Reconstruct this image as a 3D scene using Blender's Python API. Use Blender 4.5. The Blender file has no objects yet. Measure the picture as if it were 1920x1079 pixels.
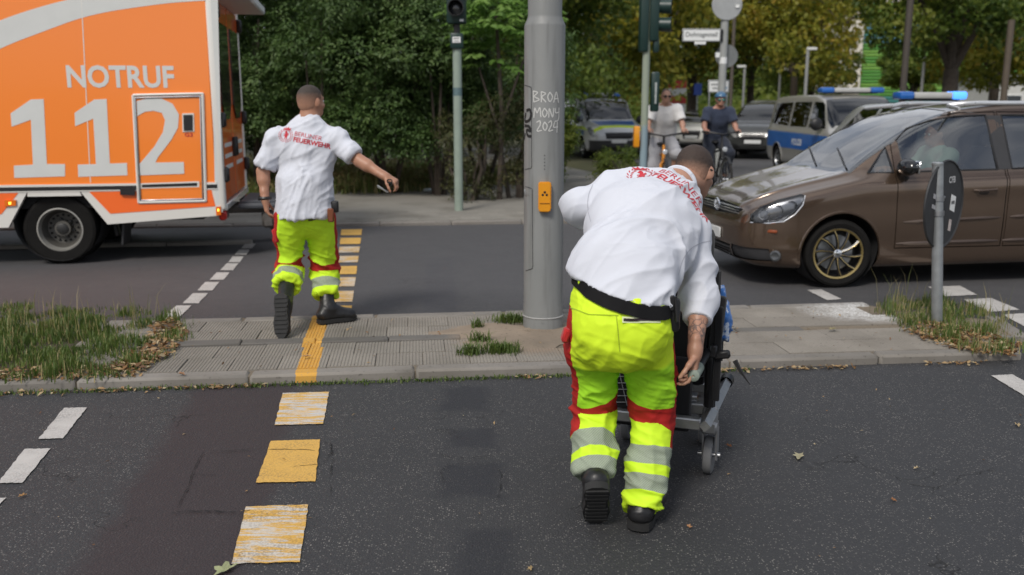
import bpy, bmesh, math, random
import numpy as np
from mathutils import Vector, Matrix, Quaternion
from mathutils.bvhtree import BVHTree
R = math.radians
random.seed(7)
rng = np.random.default_rng(7)
S = bpy.context.scene
COL = S.collection
# ------------------------------------------------------------- camera
CAM_H, FPX, PITCH = 1.65, 1700.0, math.atan((539.5 - 198) / 1700.0)
cd = bpy.data.cameras.new('camera'); cam = bpy.data.objects.new('camera', cd); COL.objects.link(cam)
cam.location = (0, 0, CAM_H); cam.rotation_euler = (R(90) - PITCH, 0, 0)
cd.sensor_width = 36; cd.lens = FPX / 1920 * 36
cd.clip_start = 0.05; cd.clip_end = 2000
cd.dof.use_dof = True; cd.dof.focus_distance = 4.2; cd.dof.aperture_fstop = 2.3
S.camera = cam
# ------------------------------------------------------------- sky and sun
SUN_EL, SUN_AZ = R(46), R(205)      # azimuth clockwise from +Y: the sun stands behind the camera's left shoulder
W = bpy.data.worlds.new('World'); S.world = W; W.use_nodes = True
nt = W.node_tree; nt.nodes.clear()
sky = nt.nodes.new('ShaderNodeTexSky'); sky.sky_type = 'NISHITA'; sky.sun_disc = False
sky.sun_elevation = SUN_EL; sky.sun_rotation = SUN_AZ; sky.dust_density = 2.0; sky.air_density = 1.0
tcw = nt.nodes.new('ShaderNodeTexCoord'); mpw = nt.nodes.new('ShaderNodeMapping'); mpw.inputs['Scale'].default_value = (1, 1, 2.6)
nzw = nt.nodes.new('ShaderNodeTexNoise'); nzw.inputs['Scale'].default_value = 2.3; nzw.inputs['Detail'].default_value = 7
crw = nt.nodes.new('ShaderNodeValToRGB'); crw.color_ramp.elements[0].position = .40; crw.color_ramp.elements[1].position = .56
mxw = nt.nodes.new('ShaderNodeMixRGB'); mxw.inputs['Color2'].default_value = (9.0, 9.3, 10.0, 1)   # thin bright cloud
bgw = nt.nodes.new('ShaderNodeBackground'); bgw.inputs['Strength'].default_value = 0.088
outw = nt.nodes.new('ShaderNodeOutputWorld')
for a, b in ((tcw.outputs['Generated'], mpw.inputs['Vector']), (mpw.outputs['Vector'], nzw.inputs['Vector']),
             (nzw.outputs['Fac'], crw.inputs['Fac']), (crw.outputs['Color'], mxw.inputs['Fac']),
             (sky.outputs['Color'], mxw.inputs['Color1']), (mxw.outputs['Color'], bgw.inputs['Color']),
             (bgw.outputs['Background'], outw.inputs['Surface'])):
    nt.links.new(a, b)
ld = bpy.data.lights.new('sun', 'SUN'); sun = bpy.data.objects.new('sun', ld); COL.objects.link(sun)
ld.energy = 2.4; ld.angle = R(14); ld.color = (1.0, .95, .88)
sdir = Vector((math.sin(SUN_AZ) * math.cos(SUN_EL), math.cos(SUN_AZ) * math.cos(SUN_EL), math.sin(SUN_EL)))
sun.rotation_euler = sdir.to_track_quat('Z', 'Y').to_euler(); sun.location = sdir * 60
S.view_settings.view_transform = 'Standard'; S.view_settings.look = 'None'
S.view_settings.gamma = 1; S.view_settings.exposure = 0.0; S.view_settings.use_curve_mapping = False
S.render.engine = 'CYCLES'
S.cycles.use_denoising = True; S.cycles.max_bounces = 6; S.cycles.transparent_max_bounces = 12
S.cycles.caustics_reflective = False; S.cycles.caustics_refractive = False

# ------------------------------------------------------------- helpers
def _ray(px, py):
    u = (px - 960) / FPX; v = (py - 539.5) / FPX
    return u, math.cos(PITCH) - v * math.sin(PITCH), -(math.sin(PITCH) + v * math.cos(PITCH))
def gnd(px, py, z=0.0):                     # a photo pixel on the plane of height z
    d = _ray(px, py); t = (z - CAM_H) / d[2]; return Vector((d[0] * t, d[1] * t, z))
def at(px, py, Y):                          # a photo pixel at the distance Y
    d = _ray(px, py); t = Y / d[1]; return Vector((d[0] * t, Y, CAM_H + d[2] * t))
def V(*a): return Vector(a)

def tag(o, label=None, cat=None, group=None, kind=None):
    if label: o['label'] = label
    if cat: o['category'] = cat
    if group: o['group'] = group
    if kind: o['kind'] = kind
    return o
def empty(name, loc=(0, 0, 0), rz=0, label=None, cat=None, group=None):
    o = bpy.data.objects.new(name, None); COL.objects.link(o)
    o.location = loc; o.rotation_euler = (0, 0, rz); o.empty_display_size = .1
    return tag(o, label, cat, group)
def link(name, me, parent=None, mats=None):
    o = bpy.data.objects.new(name, me); COL.objects.link(o)
    if parent: o.parent = parent
    for m in (mats or []): me.materials.append(m)
    return o
def kids(o): return [c for c in COL.objects if c.parent is o]
def copy_tree(o, parent=None):
    c = o.copy(); COL.objects.link(c); c.parent = parent
    for ch in kids(o): copy_tree(ch, c)
    return c
def smooth(me, ang=38):
    me.shade_smooth()
    if ang is not None: me.set_sharp_from_angle(angle=R(ang))

class MB:
    """collects shapes in one bmesh and links them as one object"""
    def __init__(s): s.bm = bmesh.new(); s.mi = 0
    def box(s, c, size, bev=0.0, rot=None, seg=1):
        r = bmesh.ops.create_cube(s.bm, size=1.0); vs = r['verts']
        M = Matrix.Translation(Vector(c)) @ (rot.to_4x4() if rot else Matrix()) @ Matrix.Diagonal((*size, 1))
        bmesh.ops.transform(s.bm, matrix=M, verts=vs)
        fs = list({f for v in vs for f in v.link_faces})
        for f in fs: f.material_index = s.mi
        if bev > 0:
            es = list({e for v in vs for e in v.link_edges})
            r = bmesh.ops.bevel(s.bm, geom=es, offset=bev, segments=seg, affect='EDGES', profile=.5)
            for f in r['faces']: f.material_index = s.mi
        return s
    def tube(s, pts, rad, n=10, cap=True, flat=None):
        pts = [Vector(p) for p in pts]; m = len(pts)
        rad = [rad] * m if isinstance(rad, (int, float)) else rad
        rings = []; up = None
        for i, p in enumerate(pts):
            d = (pts[min(i + 1, m - 1)] - pts[max(i - 1, 0)])
            d = d.normalized() if d.length > 1e-9 else Vector((0, 0, 1))
            if up is None:
                up = Vector((0, 0, 1)) if abs(d.z) < .9 else Vector((0, 1, 0))
            x = d.cross(up)
            if x.length < 1e-6: x = d.orthogonal()
            x.normalize(); y = x.cross(d).normalized(); up = y
            ring = []
            for k in range(n):
                a = 2 * math.pi * k / n
                ring.append(s.bm.verts.new(p + (x * math.cos(a) + y * math.sin(a) * (flat or 1)) * rad[i]))
            rings.append(ring)
        for a, b in zip(rings, rings[1:]):
            for k in range(n):
                s.bm.faces.new((a[k], a[(k + 1) % n], b[(k + 1) % n], b[k])).material_index = s.mi
        if cap:
            s.bm.faces.new(rings[0][::-1]).material_index = s.mi
            s.bm.faces.new(rings[-1]).material_index = s.mi
        return s
    def lathe(s, prof, c, axis, n=24, arc=None):
        """prof: (radius, offset along axis)"""
        axis = Vector(axis).normalized(); x = axis.orthogonal().normalized(); y = axis.cross(x); c = Vector(c)
        rings = []
        for r, h in prof:
            if r < 1e-6: rings.append([s.bm.verts.new(c + axis * h)])
            else: rings.append([s.bm.verts.new(c + axis * h + (x * math.cos(2 * math.pi * k / n) + y * math.sin(2 * math.pi * k / n)) * r) for k in range(n)])
        for a, b in zip(rings, rings[1:]):
            for k in range(n):
                k2 = (k + 1) % n
                q = ([a[k], a[k2]] if len(a) > 1 else [a[0]]) + ([b[k2], b[k]] if len(b) > 1 else [b[0]])
                if len(q) > 2: s.bm.faces.new(q).material_index = s.mi
        return s
    def prism(s, poly, h, M=None):
        """2D polygon (x,y) extruded from z=0 to h, moved by M"""
        M = M or Matrix()
        lo = [s.bm.verts.new(M @ Vector((x, y, 0))) for x, y in poly]
        hi = [s.bm.verts.new(M @ Vector((x, y, h))) for x, y in poly]
        n = len(poly)
        fs = [s.bm.faces.new(lo[::-1]), s.bm.faces.new(hi)]
        for k in range(n): fs.append(s.bm.faces.new((lo[k], lo[(k + 1) % n], hi[(k + 1) % n], hi[k])))
        for f in fs: f.material_index = s.mi
        return s
    def face(s, pts):
        s.bm.faces.new([s.bm.verts.new(Vector(p)) for p in pts]).material_index = s.mi; return s
    def ball(s, c, r, rot=None, u=16, v=10):
        q = bmesh.ops.create_uvsphere(s.bm, u_segments=u, v_segments=v, radius=1.0)
        r = (r, r, r) if isinstance(r, (int, float)) else r
        M = Matrix.Translation(Vector(c)) @ (rot.to_4x4() if rot else Matrix()) @ Matrix.Diagonal((*r, 1))
        bmesh.ops.transform(s.bm, matrix=M, verts=q['verts'])
        for f in {f for w in q['verts'] for f in w.link_faces}: f.material_index = s.mi
        return s
    def mesh(s, name, ang=38):
        bmesh.ops.recalc_face_normals(s.bm, faces=s.bm.faces)
        me = bpy.data.meshes.new(name); s.bm.to_mesh(me); s.bm.free(); smooth(me, ang); return me
    def build(s, name, mats, parent=None, ang=38):
        if not isinstance(mats, (list, tuple)): mats = [mats]
        return link(name, s.mesh(name, ang), parent, mats)

def frameM(o, x, y=None, z=None):
    """matrix from an origin and two of its axes"""
    x = Vector(x).normalized()
    if z is not None:
        z = Vector(z); y = z.cross(x).normalized(); z = x.cross(y)
    else:
        y = Vector(y); z = x.cross(y).normalized(); y = z.cross(x)
    M = Matrix((x, y, z)).transposed().to_4x4(); M.translation = Vector(o); return M

# ------------------------------------------------------------- materials
class NT:
    def __init__(s, name):
        s.m = bpy.data.materials.new(name); s.m.use_nodes = True; s.t = s.m.node_tree
        s.b = s.t.nodes['Principled BSDF']; s.out = s.t.nodes['Material Output']
    def n(s, typ, **kw):
        x = s.t.nodes.new('ShaderNode' + typ)
        for k, v in kw.items():
            if k.startswith('_'): setattr(x, k[1:], v)
            else: s.put(x.inputs[int(k[1:]) if k[0] == 'i' and k[1:].isdigit() else k.replace('__', ' ')], v)
        return x
    def put(s, sock, v):
        if hasattr(v, 'is_linked') or isinstance(v, bpy.types.NodeSocket): s.t.links.new(v, sock)
        elif isinstance(v, (tuple, list)) and len(v) == 3 and sock.type == 'RGBA': sock.default_value = (*v, 1)
        else: sock.default_value = v
    def math(s, op, a, b=0.0, c=0.0, clamp=False):
        x = s.n('Math', _operation=op, _use_clamp=clamp); s.put(x.inputs[0], a); s.put(x.inputs[1], b)
        if op in ('MULTIPLY_ADD', 'COMPARE', 'SMOOTH_MIN', 'SMOOTH_MAX', 'WRAP'): s.put(x.inputs[2], c)
        return x.outputs[0]
    def mix(s, f, a, b, mode='MIX'):
        x = s.n('MixRGB', _blend_type=mode); s.put(x.inputs[0], f); s.put(x.inputs[1], a); s.put(x.inputs[2], b); return x.outputs[0]
    def noise(s, scale, det=4, vec=None, rough=.55):
        x = s.n('TexNoise'); x.inputs['Scale'].default_value = scale; x.inputs['Detail'].default_value = det; x.inputs['Roughness'].default_value = rough
        if vec is not None: s.put(x.inputs['Vector'], vec)
        return x.outputs['Fac']
    def step(s, v, lo, hi):
        x = s.n('MapRange', _clamp=True); s.put(x.inputs['Value'], v); x.inputs['From Min'].default_value = lo; x.inputs['From Max'].default_value = hi
        return x.outputs['Result']
    def pos(s): return s.n('NewGeometry').outputs['Position']
    def obj(s): return s.n('TexCoord').outputs['Object']
    def attr(s, name): return s.n('Attribute', _attribute_name=name).outputs['Fac']
    def bump(s, h, strength=.3, dist=.01):
        x = s.n('Bump'); x.inputs['Strength'].default_value = strength; x.inputs['Distance'].default_value = dist
        s.put(x.inputs['Height'], h); s.put(s.b.inputs['Normal'], x.outputs['Normal'])
    def color(s, c): s.put(s.b.inputs['Base Color'], c)
    def set(s, **kw):
        for k, v in kw.items(): s.put(s.b.inputs[k.replace('__', ' ')], v)
        return s
def M(name, col, rough=.6, metal=0.0, var=.12, ns=6.0, bump=0.0, bs=60.0, coat=0.0, spec=.5, rvar=.1):
    n = NT(name); v = n.obj()
    f = n.noise(ns, 5, v)
    n.color(n.mix(f, tuple(c * (1 - var * 1.6) for c in col), tuple(min(1, c * (1 + var * 1.6)) for c in col)))
    n.set(Roughness=n.math('MULTIPLY_ADD', n.noise(ns * 2.3, 4, v), rvar * 2, rough - rvar), Metallic=metal)
    n.b.inputs['Coat Weight'].default_value = coat; n.b.inputs['Coat Roughness'].default_value = .04
    n.b.inputs['Specular IOR Level'].default_value = spec
    if bump: n.bump(n.noise(bs, 4, v), bump, .004)
    return n.m
def emis(name, col, strength):
    n = NT(name); n.color(col); n.put(n.b.inputs['Emission Color'], col); n.b.inputs['Emission Strength'].default_value = strength; return n.m
def glass(name, tint=(.5, .55, .55), body=.0, rough=.02):
    n = NT(name)
    tr = n.n('BsdfTransparent', Color=tint); gl = n.n('BsdfGlossy', Roughness=rough)
    fr = n.n('Fresnel', IOR=1.52); mx = n.n('MixShader')
    n.put(mx.inputs[0], n.math('MULTIPLY_ADD', fr.outputs[0], 1.5, body, clamp=True)); n.put(mx.inputs[1], tr.outputs[0]); n.put(mx.inputs[2], gl.outputs[0])
    n.put(n.out.inputs['Surface'], mx.outputs[0]); return n.m

BLACK = M('black_plastic', (.012, .012, .013), .45, var=.2)
RUBBER = M('rubber', (.016, .015, .014), .85, var=.3, ns=14, bump=.2, bs=80)
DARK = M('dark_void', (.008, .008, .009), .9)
STEEL = M('steel', (.45, .46, .47), .35, 1.0, var=.12)
GALV = M('galvanised_steel', (.36, .38, .39), .5, .75, var=.2, ns=14)
WHITE = M('white_paint', (.72, .73, .72), .45, var=.05)
CHROME = M('chrome', (.75, .76, .78), .12, 1.0, var=.03)
POLEGREEN = M('pale_green_pole_paint', (.26, .32, .27), .5, var=.14, ns=5)
SIGGREEN = M('dark_green_casing', (.008, .03, .026), .4, var=.1)
AMBER = M('amber_lens', (.75, .16, .01), .2)
REDLENS = M('red_lens', (.45, .02, .015), .2)
LAMPGLASS = M('lamp_glass', (.62, .65, .68), .1, .3)
# ---- flat print wrapped on a surface
def text_polys(txt, size, weight=0.0, sx=1.0):
    c = bpy.data.curves.new('lettering', 'FONT'); c.body = txt; c.size = size; c.offset = weight; c.resolution_u = 3
    o = bpy.data.objects.new('lettering', c); COL.objects.link(o); bpy.context.view_layer.update()
    me = bpy.data.meshes.new_from_object(o.evaluated_get(bpy.context.evaluated_depsgraph_get()))
    bpy.data.objects.remove(o); bpy.data.curves.remove(c)
    bm = bmesh.new(); bm.from_mesh(me); bpy.data.meshes.remove(me)
    bmesh.ops.remove_doubles(bm, verts=bm.verts, dist=1e-5)
    for v in bm.verts: v.co.x *= sx
    return bm
def poly_bm(polys):
    bm = bmesh.new()
    for p in polys: bm.faces.new([bm.verts.new((x, y, 0)) for x, y in p])
    return bm
def bm_size(bm):
    xs = [v.co.x for v in bm.verts]; ys = [v.co.y for v in bm.verts]; return min(xs), max(xs), min(ys), max(ys)
def grid_cut(bm, step):
    x0, x1, y0, y1 = bm_size(bm)
    for a0, a1, n in ((x0, x1, (1, 0, 0)), (y0, y1, (0, 1, 0))):
        c = a0 + step
        while c < a1:
            bmesh.ops.bisect_plane(bm, geom=bm.verts[:] + bm.edges[:] + bm.faces[:], plane_co=Vector(n) * c, plane_no=n, dist=1e-7); c += step
    return bm
def wrap(bm, name, mat, parent, bvh, Mx, off=.0015, step=.012, depth=.4):
    """print lying in the xy plane of Mx, dropped along -z of Mx on the surface"""
    grid_cut(bm, step); z = (Mx.to_3x3() @ Vector((0, 0, 1))).normalized()
    for v in bm.verts:
        p = Mx @ v.co; hit = bvh.ray_cast(p + z * depth, -z)
        v.co = hit[0] + z * off if hit[0] is not None else p
    bmesh.ops.recalc_face_normals(bm, faces=bm.faces)
    me = bpy.data.meshes.new(name); bm.to_mesh(me); bm.free(); me.shade_smooth(); return link(name, me, parent, [mat])
# ============================================================= GROUND
TH = R(6.2); RD = Vector((math.cos(TH), math.sin(TH), 0)); RN = Vector((-math.sin(TH), math.cos(TH), 0))
def sheet(name, poly, z, m, parent=None, h=None):
    """flat polygon at height z; with h it gets sides down to z-h"""
    bm = bmesh.new(); vs = [bm.verts.new((p[0], p[1], z)) for p in poly]; f = bm.faces.new(vs)
    if f.calc_center_median() and f.normal.z < 0 or sum(poly[i][0] * poly[(i + 1) % len(poly)][1] - poly[(i + 1) % len(poly)][0] * poly[i][1] for i in range(len(poly))) < 0: f.normal_flip()
    if h:
        r = bmesh.ops.extrude_face_region(bm, geom=[f]); 
        bmesh.ops.translate(bm, vec=(0, 0, -h), verts=[g for g in r['geom'] if isinstance(g, bmesh.types.BMVert)])
        bmesh.ops.recalc_face_normals(bm, faces=bm.faces)
    bmesh.ops.triangulate(bm, faces=[f for f in bm.faces if len(f.verts) > 4])
    me = bpy.data.meshes.new(name); bm.to_mesh(me); bm.free(); return link(name, me, parent, [m])

# --- road surface: dark asphalt, pale chippings, old purple coating along the crossing, bitumen patches
def dist_box(n, sx, sy, cx, cy, hx, hy):
    dx = n.math('SUBTRACT', n.math('ABSOLUTE', n.math('SUBTRACT', sx, cx)), hx)
    dy = n.math('SUBTRACT', n.math('ABSOLUTE', n.math('SUBTRACT', sy, cy)), hy)
    return n.math('MAXIMUM', dx, dy)
n = NT('asphalt'); P = n.pos()
sp = n.n('SeparateXYZ', Vector=P); X_, Y_ = sp.outputs[0], sp.outputs[1]
nA = n.noise(1.1, 5, P); nB = n.noise(7, 4, P); nF = n.noise(150, 2, P)
vo = n.n('TexVoronoi', Scale=112.0, Vector=P); chip = n.n('SeparateColor', Color=vo.outputs['Color'])
lowm = n.step(nB, .40, .66)
base = n.mix(nA, (.029, .030, .032), (.047, .047, .050))
base = n.mix(n.step(nF, .3, .75), n.mix(.5, base, (.022, .022, .024)), base)
chipmask = n.math('MULTIPLY', n.math('GREATER_THAN', chip.outputs[0], .66), n.math('LESS_THAN', vo.outputs['Distance'], .36))
chipmask = n.math('MULTIPLY', chipmask, n.math('MULTIPLY_ADD', lowm, .7, .3))
base = n.mix(chipmask, base, n.mix(chip.outputs[1], (.10, .096, .09), (.27, .255, .235)))
# purple-brown old coating: a strip that follows the crossing
wx = n.math('MULTIPLY_ADD', n.noise(2.2, 5, P), .22, -.11); wx2 = n.math('MULTIPLY_ADD', n.noise(9, 4, P), .10, -.05)
u = n.math('ADD', n.math('ADD', X_, n.math('MULTIPLY', Y_, .14)), n.math('ADD', wx, wx2))
strip = n.step(n.math('ABSOLUTE', n.math('ADD', u, .85)), .36, .26)
strip = n.math('MULTIPLY', strip, n.math('LESS_THAN', Y_, 5.25))
base = n.mix(n.math('MULTIPLY', strip, .8), base, n.mix(nB, (.026, .018, .020), (.038, .026, .028)))
wide = n.math('MULTIPLY', n.step(n.math('ABSOLUTE', n.math('ADD', u, 2.3)), 1.6, .9), n.step(n.math('ABSOLUTE', n.math('SUBTRACT', Y_, 8.5)), 1.9, 1.2))
base = n.mix(n.math('MULTIPLY', wide, .45), base, (.062, .048, .048))
# smooth bitumen patches
Xw = n.math('ADD', X_, wx2); Yw = n.math('ADD', Y_, n.math('MULTIPLY_ADD', n.noise(6, 4, P), .16, -.08))
d = None
for cx, cy, hx, hy in ((-.185, 3.83, .125, .17), (-.20, 4.34, .11, .13), (-.27, 4.98, .12, .2), (-.1, 3.1, .1, .22), (3.9, 5.35, .35, .2)):
    q = dist_box(n, Xw, Yw, cx, cy, hx, hy); d = q if d is None else n.math('MINIMUM', d, q)
base = n.mix(n.math('MULTIPLY', n.step(d, .05, -.03), .75), base, (.017, .018, .023))
far = n.step(dist_box(n, n.math('ADD', X_, n.math('MULTIPLY', Y_, .08)), Y_, -.01, 8.55, .125, 1.35), .03, .0)
base = n.mix(n.math('MULTIPLY', far, .75), base, (.026, .027, .033))
# cracks near the crossing
vc = n.n('TexVoronoi', _feature='DISTANCE_TO_EDGE', Scale=.9, Vector=n.n('VectorMath', _operation='ADD', i0=P, i1=n.n('TexNoise', Vector=P, Scale=2.4, Detail=5.0).outputs['Color']).outputs[0])
crk = n.math('MULTIPLY', n.step(vc.outputs['Distance'], .006, .002), n.step(n.noise(.8, 3, P), .54, .62))
base = n.mix(n.math('MULTIPLY', crk, .85), base, (.008, .008, .008))
# rust spots, paler far road
base = n.mix(n.math('MULTIPLY', n.step(n.noise(3.3, 2, P), .735, .775), .6), base, (.06, .024, .014))
base = n.mix(n.step(Y_, 6.4, 8.2), base, n.mix(.5, base, n.mix(n.noise(3, 5, P), (.085, .083, .087), (.125, .121, .124))))
n.color(base); n.set(Roughness=n.math('MULTIPLY_ADD', nB, .2, .62))
n.bump(n.math('ADD', n.math('MULTIPLY', vo.outputs['Distance'], 1.0), n.math('MULTIPLY', crk, -2.0)), .55, .006)
ASPHALT = n.m

n = NT('terrain'); P = n.pos()
n.color(n.mix(n.noise(.7, 6, P), (.035, .05, .015), (.10, .085, .045))); n.set(Roughness=.95); n.bump(n.noise(14, 5, P), .6, .05); TERRAIN = n.m

def concrete(name, a, b, scale=3.0, paint=False):
    n = NT(name); P = n.pos(); nz = n.noise(scale, 7, P, .65); c = n.mix(nz, a, b)
    c = n.mix(n.step(n.noise(40, 3, P), .62, .72), c, tuple(x * .6 for x in a))
    c = n.mix(n.math('MULTIPLY', n.step(n.noise(1.3, 5, P), .5, .7), .5), c, (.10, .088, .066))
    info = n.n('ObjectInfo'); c = n.mix(n.math('MULTIPLY', info.outputs['Random'], .28), c, tuple(x * .55 for x in a))
    if paint == 'soil':
        sx = n.n('SeparateXYZ', Vector=P).outputs[0]; c = n.mix(n.step(sx, -1.6, -2.4), c, n.mix(nz, (.035, .028, .018), (.09, .07, .045)))
    elif paint:
        sp = n.n('SeparateXYZ', Vector=P)
        pa, pb = gnd(568, 716, .06), gnd(603, 603, .06); sl = (pb.x - pa.x) / (pb.y - pa.y)
        u = n.math('ADD', sp.outputs[0], n.math('MULTIPLY_ADD', sp.outputs[1], -sl, sl * pa.y - pa.x))
        jag = n.math('MULTIPLY_ADD', n.noise(30, 3, P), .03, -.015)
        # the strip jogs sideways at the dark stones
        u = n.math('ADD', u, n.math('MULTIPLY', n.math('GREATER_THAN', n.math('SUBTRACT', sp.outputs[1], n.math('MULTIPLY', sp.outputs[0], .108)), 6.05), .02))
        mk = n.math('LESS_THAN', n.math('ABSOLUTE', n.math('ADD', u, jag)), .064)
        mk = n.math('MULTIPLY', mk, n.math('LESS_THAN', sp.outputs[1], 7.2))
        mk = n.math('MULTIPLY', mk, n.math('SUBTRACT', 1.0, n.math('MULTIPLY', n.step(n.noise(60, 4, P), .58, .7), .75)))
        c = n.mix(mk, c, n.mix(n.noise(8, 4, P), (.56, .27, .03), (.62, .36, .08)))
        # chalk-white powder spilt by the grass
        dx = n.math('MULTIPLY', n.math('SUBTRACT', sp.outputs[0], 2.86), 1.5); dy = n.math('MULTIPLY', n.math('SUBTRACT', sp.outputs[1], 7.0), 2.3)
        rr = n.math('SQRT', n.math('ADD', n.math('MULTIPLY', dx, dx), n.math('MULTIPLY', dy, dy)))
        rr = n.math('ADD', rr, n.math('MULTIPLY_ADD', n.noise(9, 6, P), .7, -.35))
        c = n.mix(n.math('MULTIPLY', n.step(rr, .95, .35), n.step(n.noise(45, 4, P), .30, .62)), c, (.62, .62, .61))
        # trodden sand
        dx = n.math('SUBTRACT', sp.outputs[0], .15); dy = n.math('MULTIPLY', n.math('SUBTRACT', sp.outputs[1], 6.15), 1.3)
        rr = n.math('SQRT', n.math('ADD', n.math('MULTIPLY', dx, dx), n.math('MULTIPLY', dy, dy)))
        rr = n.math('ADD', rr, n.math('MULTIPLY_ADD', n.noise(7, 6, P), .5, -.25))
        c = n.mix(n.math('MULTIPLY', n.step(rr, .62, .4), .75), c, (.26, .20, .145))
    n.color(c); n.set(Roughness=.9); n.bump(n.noise(120, 4, P), .3, .003); return n.m
TILE = concrete('ribbed_concrete', (.20, .18, .155), (.31, .285, .245), 4, True)
KERB = concrete('kerb_granite', (.19, .175, .155), (.27, .25, .225), 6, True)
SLAB = concrete('dark_slab', (.105, .098, .09), (.16, .15, .135), 5, True)
WALK = concrete('pavement_concrete', (.21, .20, .175), (.31, .29, .255), 1.4)
SOIL = concrete('soil', (.13, .105, .075), (.25, .205, .15), 6, 'soil')

GNDO = tag(sheet('ground', [(-400, -30), (400, -30), (400, 900), (-400, 900)], -.02, TERRAIN), kind='structure')
ROAD = tag(sheet('road', [(-14, -8), (30, -8), (30, 15.2), (5.2, 13.2), (-14, 11.6)], 0.0, ASPHALT), kind='structure')
SIDE = tag(sheet('side_street', [(4.2, 12.6), (26, 14.5), (17, 50), (10, 90), (4.5, 90), (5.2, 45), (3.4, 24)], .004, ASPHALT), kind='structure')

# --- traffic island
def isl(s, t, z=0.0): return Vector((-1.29, 5.28, 0)) + RD * s + RN * t + Vector((0, 0, z))     # s along the road, t across
IZ = .055
ISL = tag(sheet('traffic_island', [isl(-9, .02), isl(3.0, .02), isl(4.3, .14), isl(5.0, .5), isl(5.1, .9), isl(4.4, 1.5), isl(3.9, 1.6), isl(-9, 1.6)], IZ - .012, SOIL, h=.1), kind='structure')
def ribbed(w=.3, d=.3, ribs=14, h=.05):
    m = MB(); bm = m.bm; p = w / ribs; xs = []
    for k in range(ribs):
        x0 = -w / 2 + k * p; xs += [(x0 + p * .12, -.0045), (x0 + p * .38, 0), (x0 + p * .88, 0)]
    xs = [(-w / 2, -.0045)] + xs + [(w / 2, -.0045)]
    rows = [[bm.verts.new((x, y, z)) for x, z in xs] for y in (-d / 2, d / 2)]
    for k in range(len(xs) - 1): bm.faces.new((rows[0][k], rows[0][k + 1], rows[1][k + 1], rows[1][k]))
    lo = [bm.verts.new((x, y, -h)) for y in (-d / 2, d / 2) for x in (-w / 2, w / 2)]
    bm.faces.new(rows[0] + [lo[1], lo[0]]); bm.faces.new(rows[1][::-1] + [lo[2], lo[3]])
    bm.faces.new((rows[0][0], lo[0], lo[2], rows[1][0])); bm.faces.new((rows[0][-1], rows[1][-1], lo[3], lo[1]))
    return m.mesh('ribbed_tile', None)
tile_me = ribbed(.296, .296); tile_me.materials.append(TILE); tile_me.polygons.foreach_set('use_smooth', [False] * len(tile_me.polygons))
def stone_me(name, w, d, h, m, bev=.012):
    b = MB(); b.box((0, 0, -h / 2), (w, d, h), bev); me = b.mesh(name); me.materials.append(m); return me
def piece(name, me, s, t, z, parent, jit=.004, rz=0.0, fn=isl):
    o = bpy.data.objects.new(name, me); COL.objects.link(o); o.parent = parent
    o.location = fn(s, t, z + random.uniform(-jit, jit * .6))
    o.rotation_euler = (random.uniform(-.006, .006), random.uniform(-.006, .006), TH + rz + random.uniform(-.004, .004)); return o
for row, t in enumerate((.28, .58, 1.0, 1.3)):
    off = (0, .15, .05, .2)[row]
    for k in range(-7, 15):
        s = k * .3 + off
        if s < -1.35 - .12 * row or s > (4.2, 4.4, 4.3, 4.2)[row]: continue
        if row in (1, 2) and .98 < s < 1.75 and t > .5 and not (row == 1 and s < 1.2): continue     # sand around the mast
        piece('tile', tile_me, s, t, IZ, ISL)
    
slab_me = stone_me('paving_slab', .494, .115, .06, SLAB, .008)
for k in range(-2, 8):
    piece('paving_slab', slab_me, k * .5 - .25 + .02, .79, IZ + (.012 if k < 3 else 0), ISL, .004)
kerb_me = stone_me('kerb_stone', .99, .12, .16, KERB, .016)
for k in range(-6, 5):
    piece('kerb_stone', kerb_me, k * 1.0 + .2, .06 , IZ + .004, ISL, .003)
for k in range(-6, 5):
    piece('kerb_stone', kerb_me, k * 1.0 - .1, 1.525, IZ + .002, ISL, .003)
for (a, b, rz) in ((4.62, .26, .62), (5.06, .72, 1.3)): piece('kerb_stone', stone_me('kerb_stone', .62, .12, .16, KERB, .016), a, b, IZ, ISL, .002, rz)
smat = concrete('sand', (.20, .155, .115), (.36, .29, .215), 7)
bm = bmesh.new(); c0 = isl(1.5, .84); nr, na = 7, 40; rows = []
for i in range(nr + 1):
    row = []
    for k in range(na):
        a = 2 * math.pi * k / na; w = 1 + .16 * math.sin(3 * a + .5) + .10 * math.sin(7 * a) + .06 * math.sin(13 * a + 2); f = i / nr
        p = c0 + RD * (.66 * w * f * math.cos(a)) + RN * (.36 * w * f * math.sin(a)); row.append(bm.verts.new((p.x, p.y, IZ - .006 + .026 * (1 - f ** 2) + random.uniform(-.004, .004) * (f < .9))))
    rows.append(row)
for a, b in zip(rows, rows[1:]):
    for k in range(na): bm.faces.new((a[k], a[(k + 1) % na], b[(k + 1) % na], b[k]))
me = bpy.data.meshes.new('sand_patch'); bmesh.ops.recalc_face_normals(bm, faces=bm.faces); bm.to_mesh(me); bm.free(); me.shade_smooth()
link('sand_patch', me, ISL, [smat])['kind'] = 'stuff'

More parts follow.
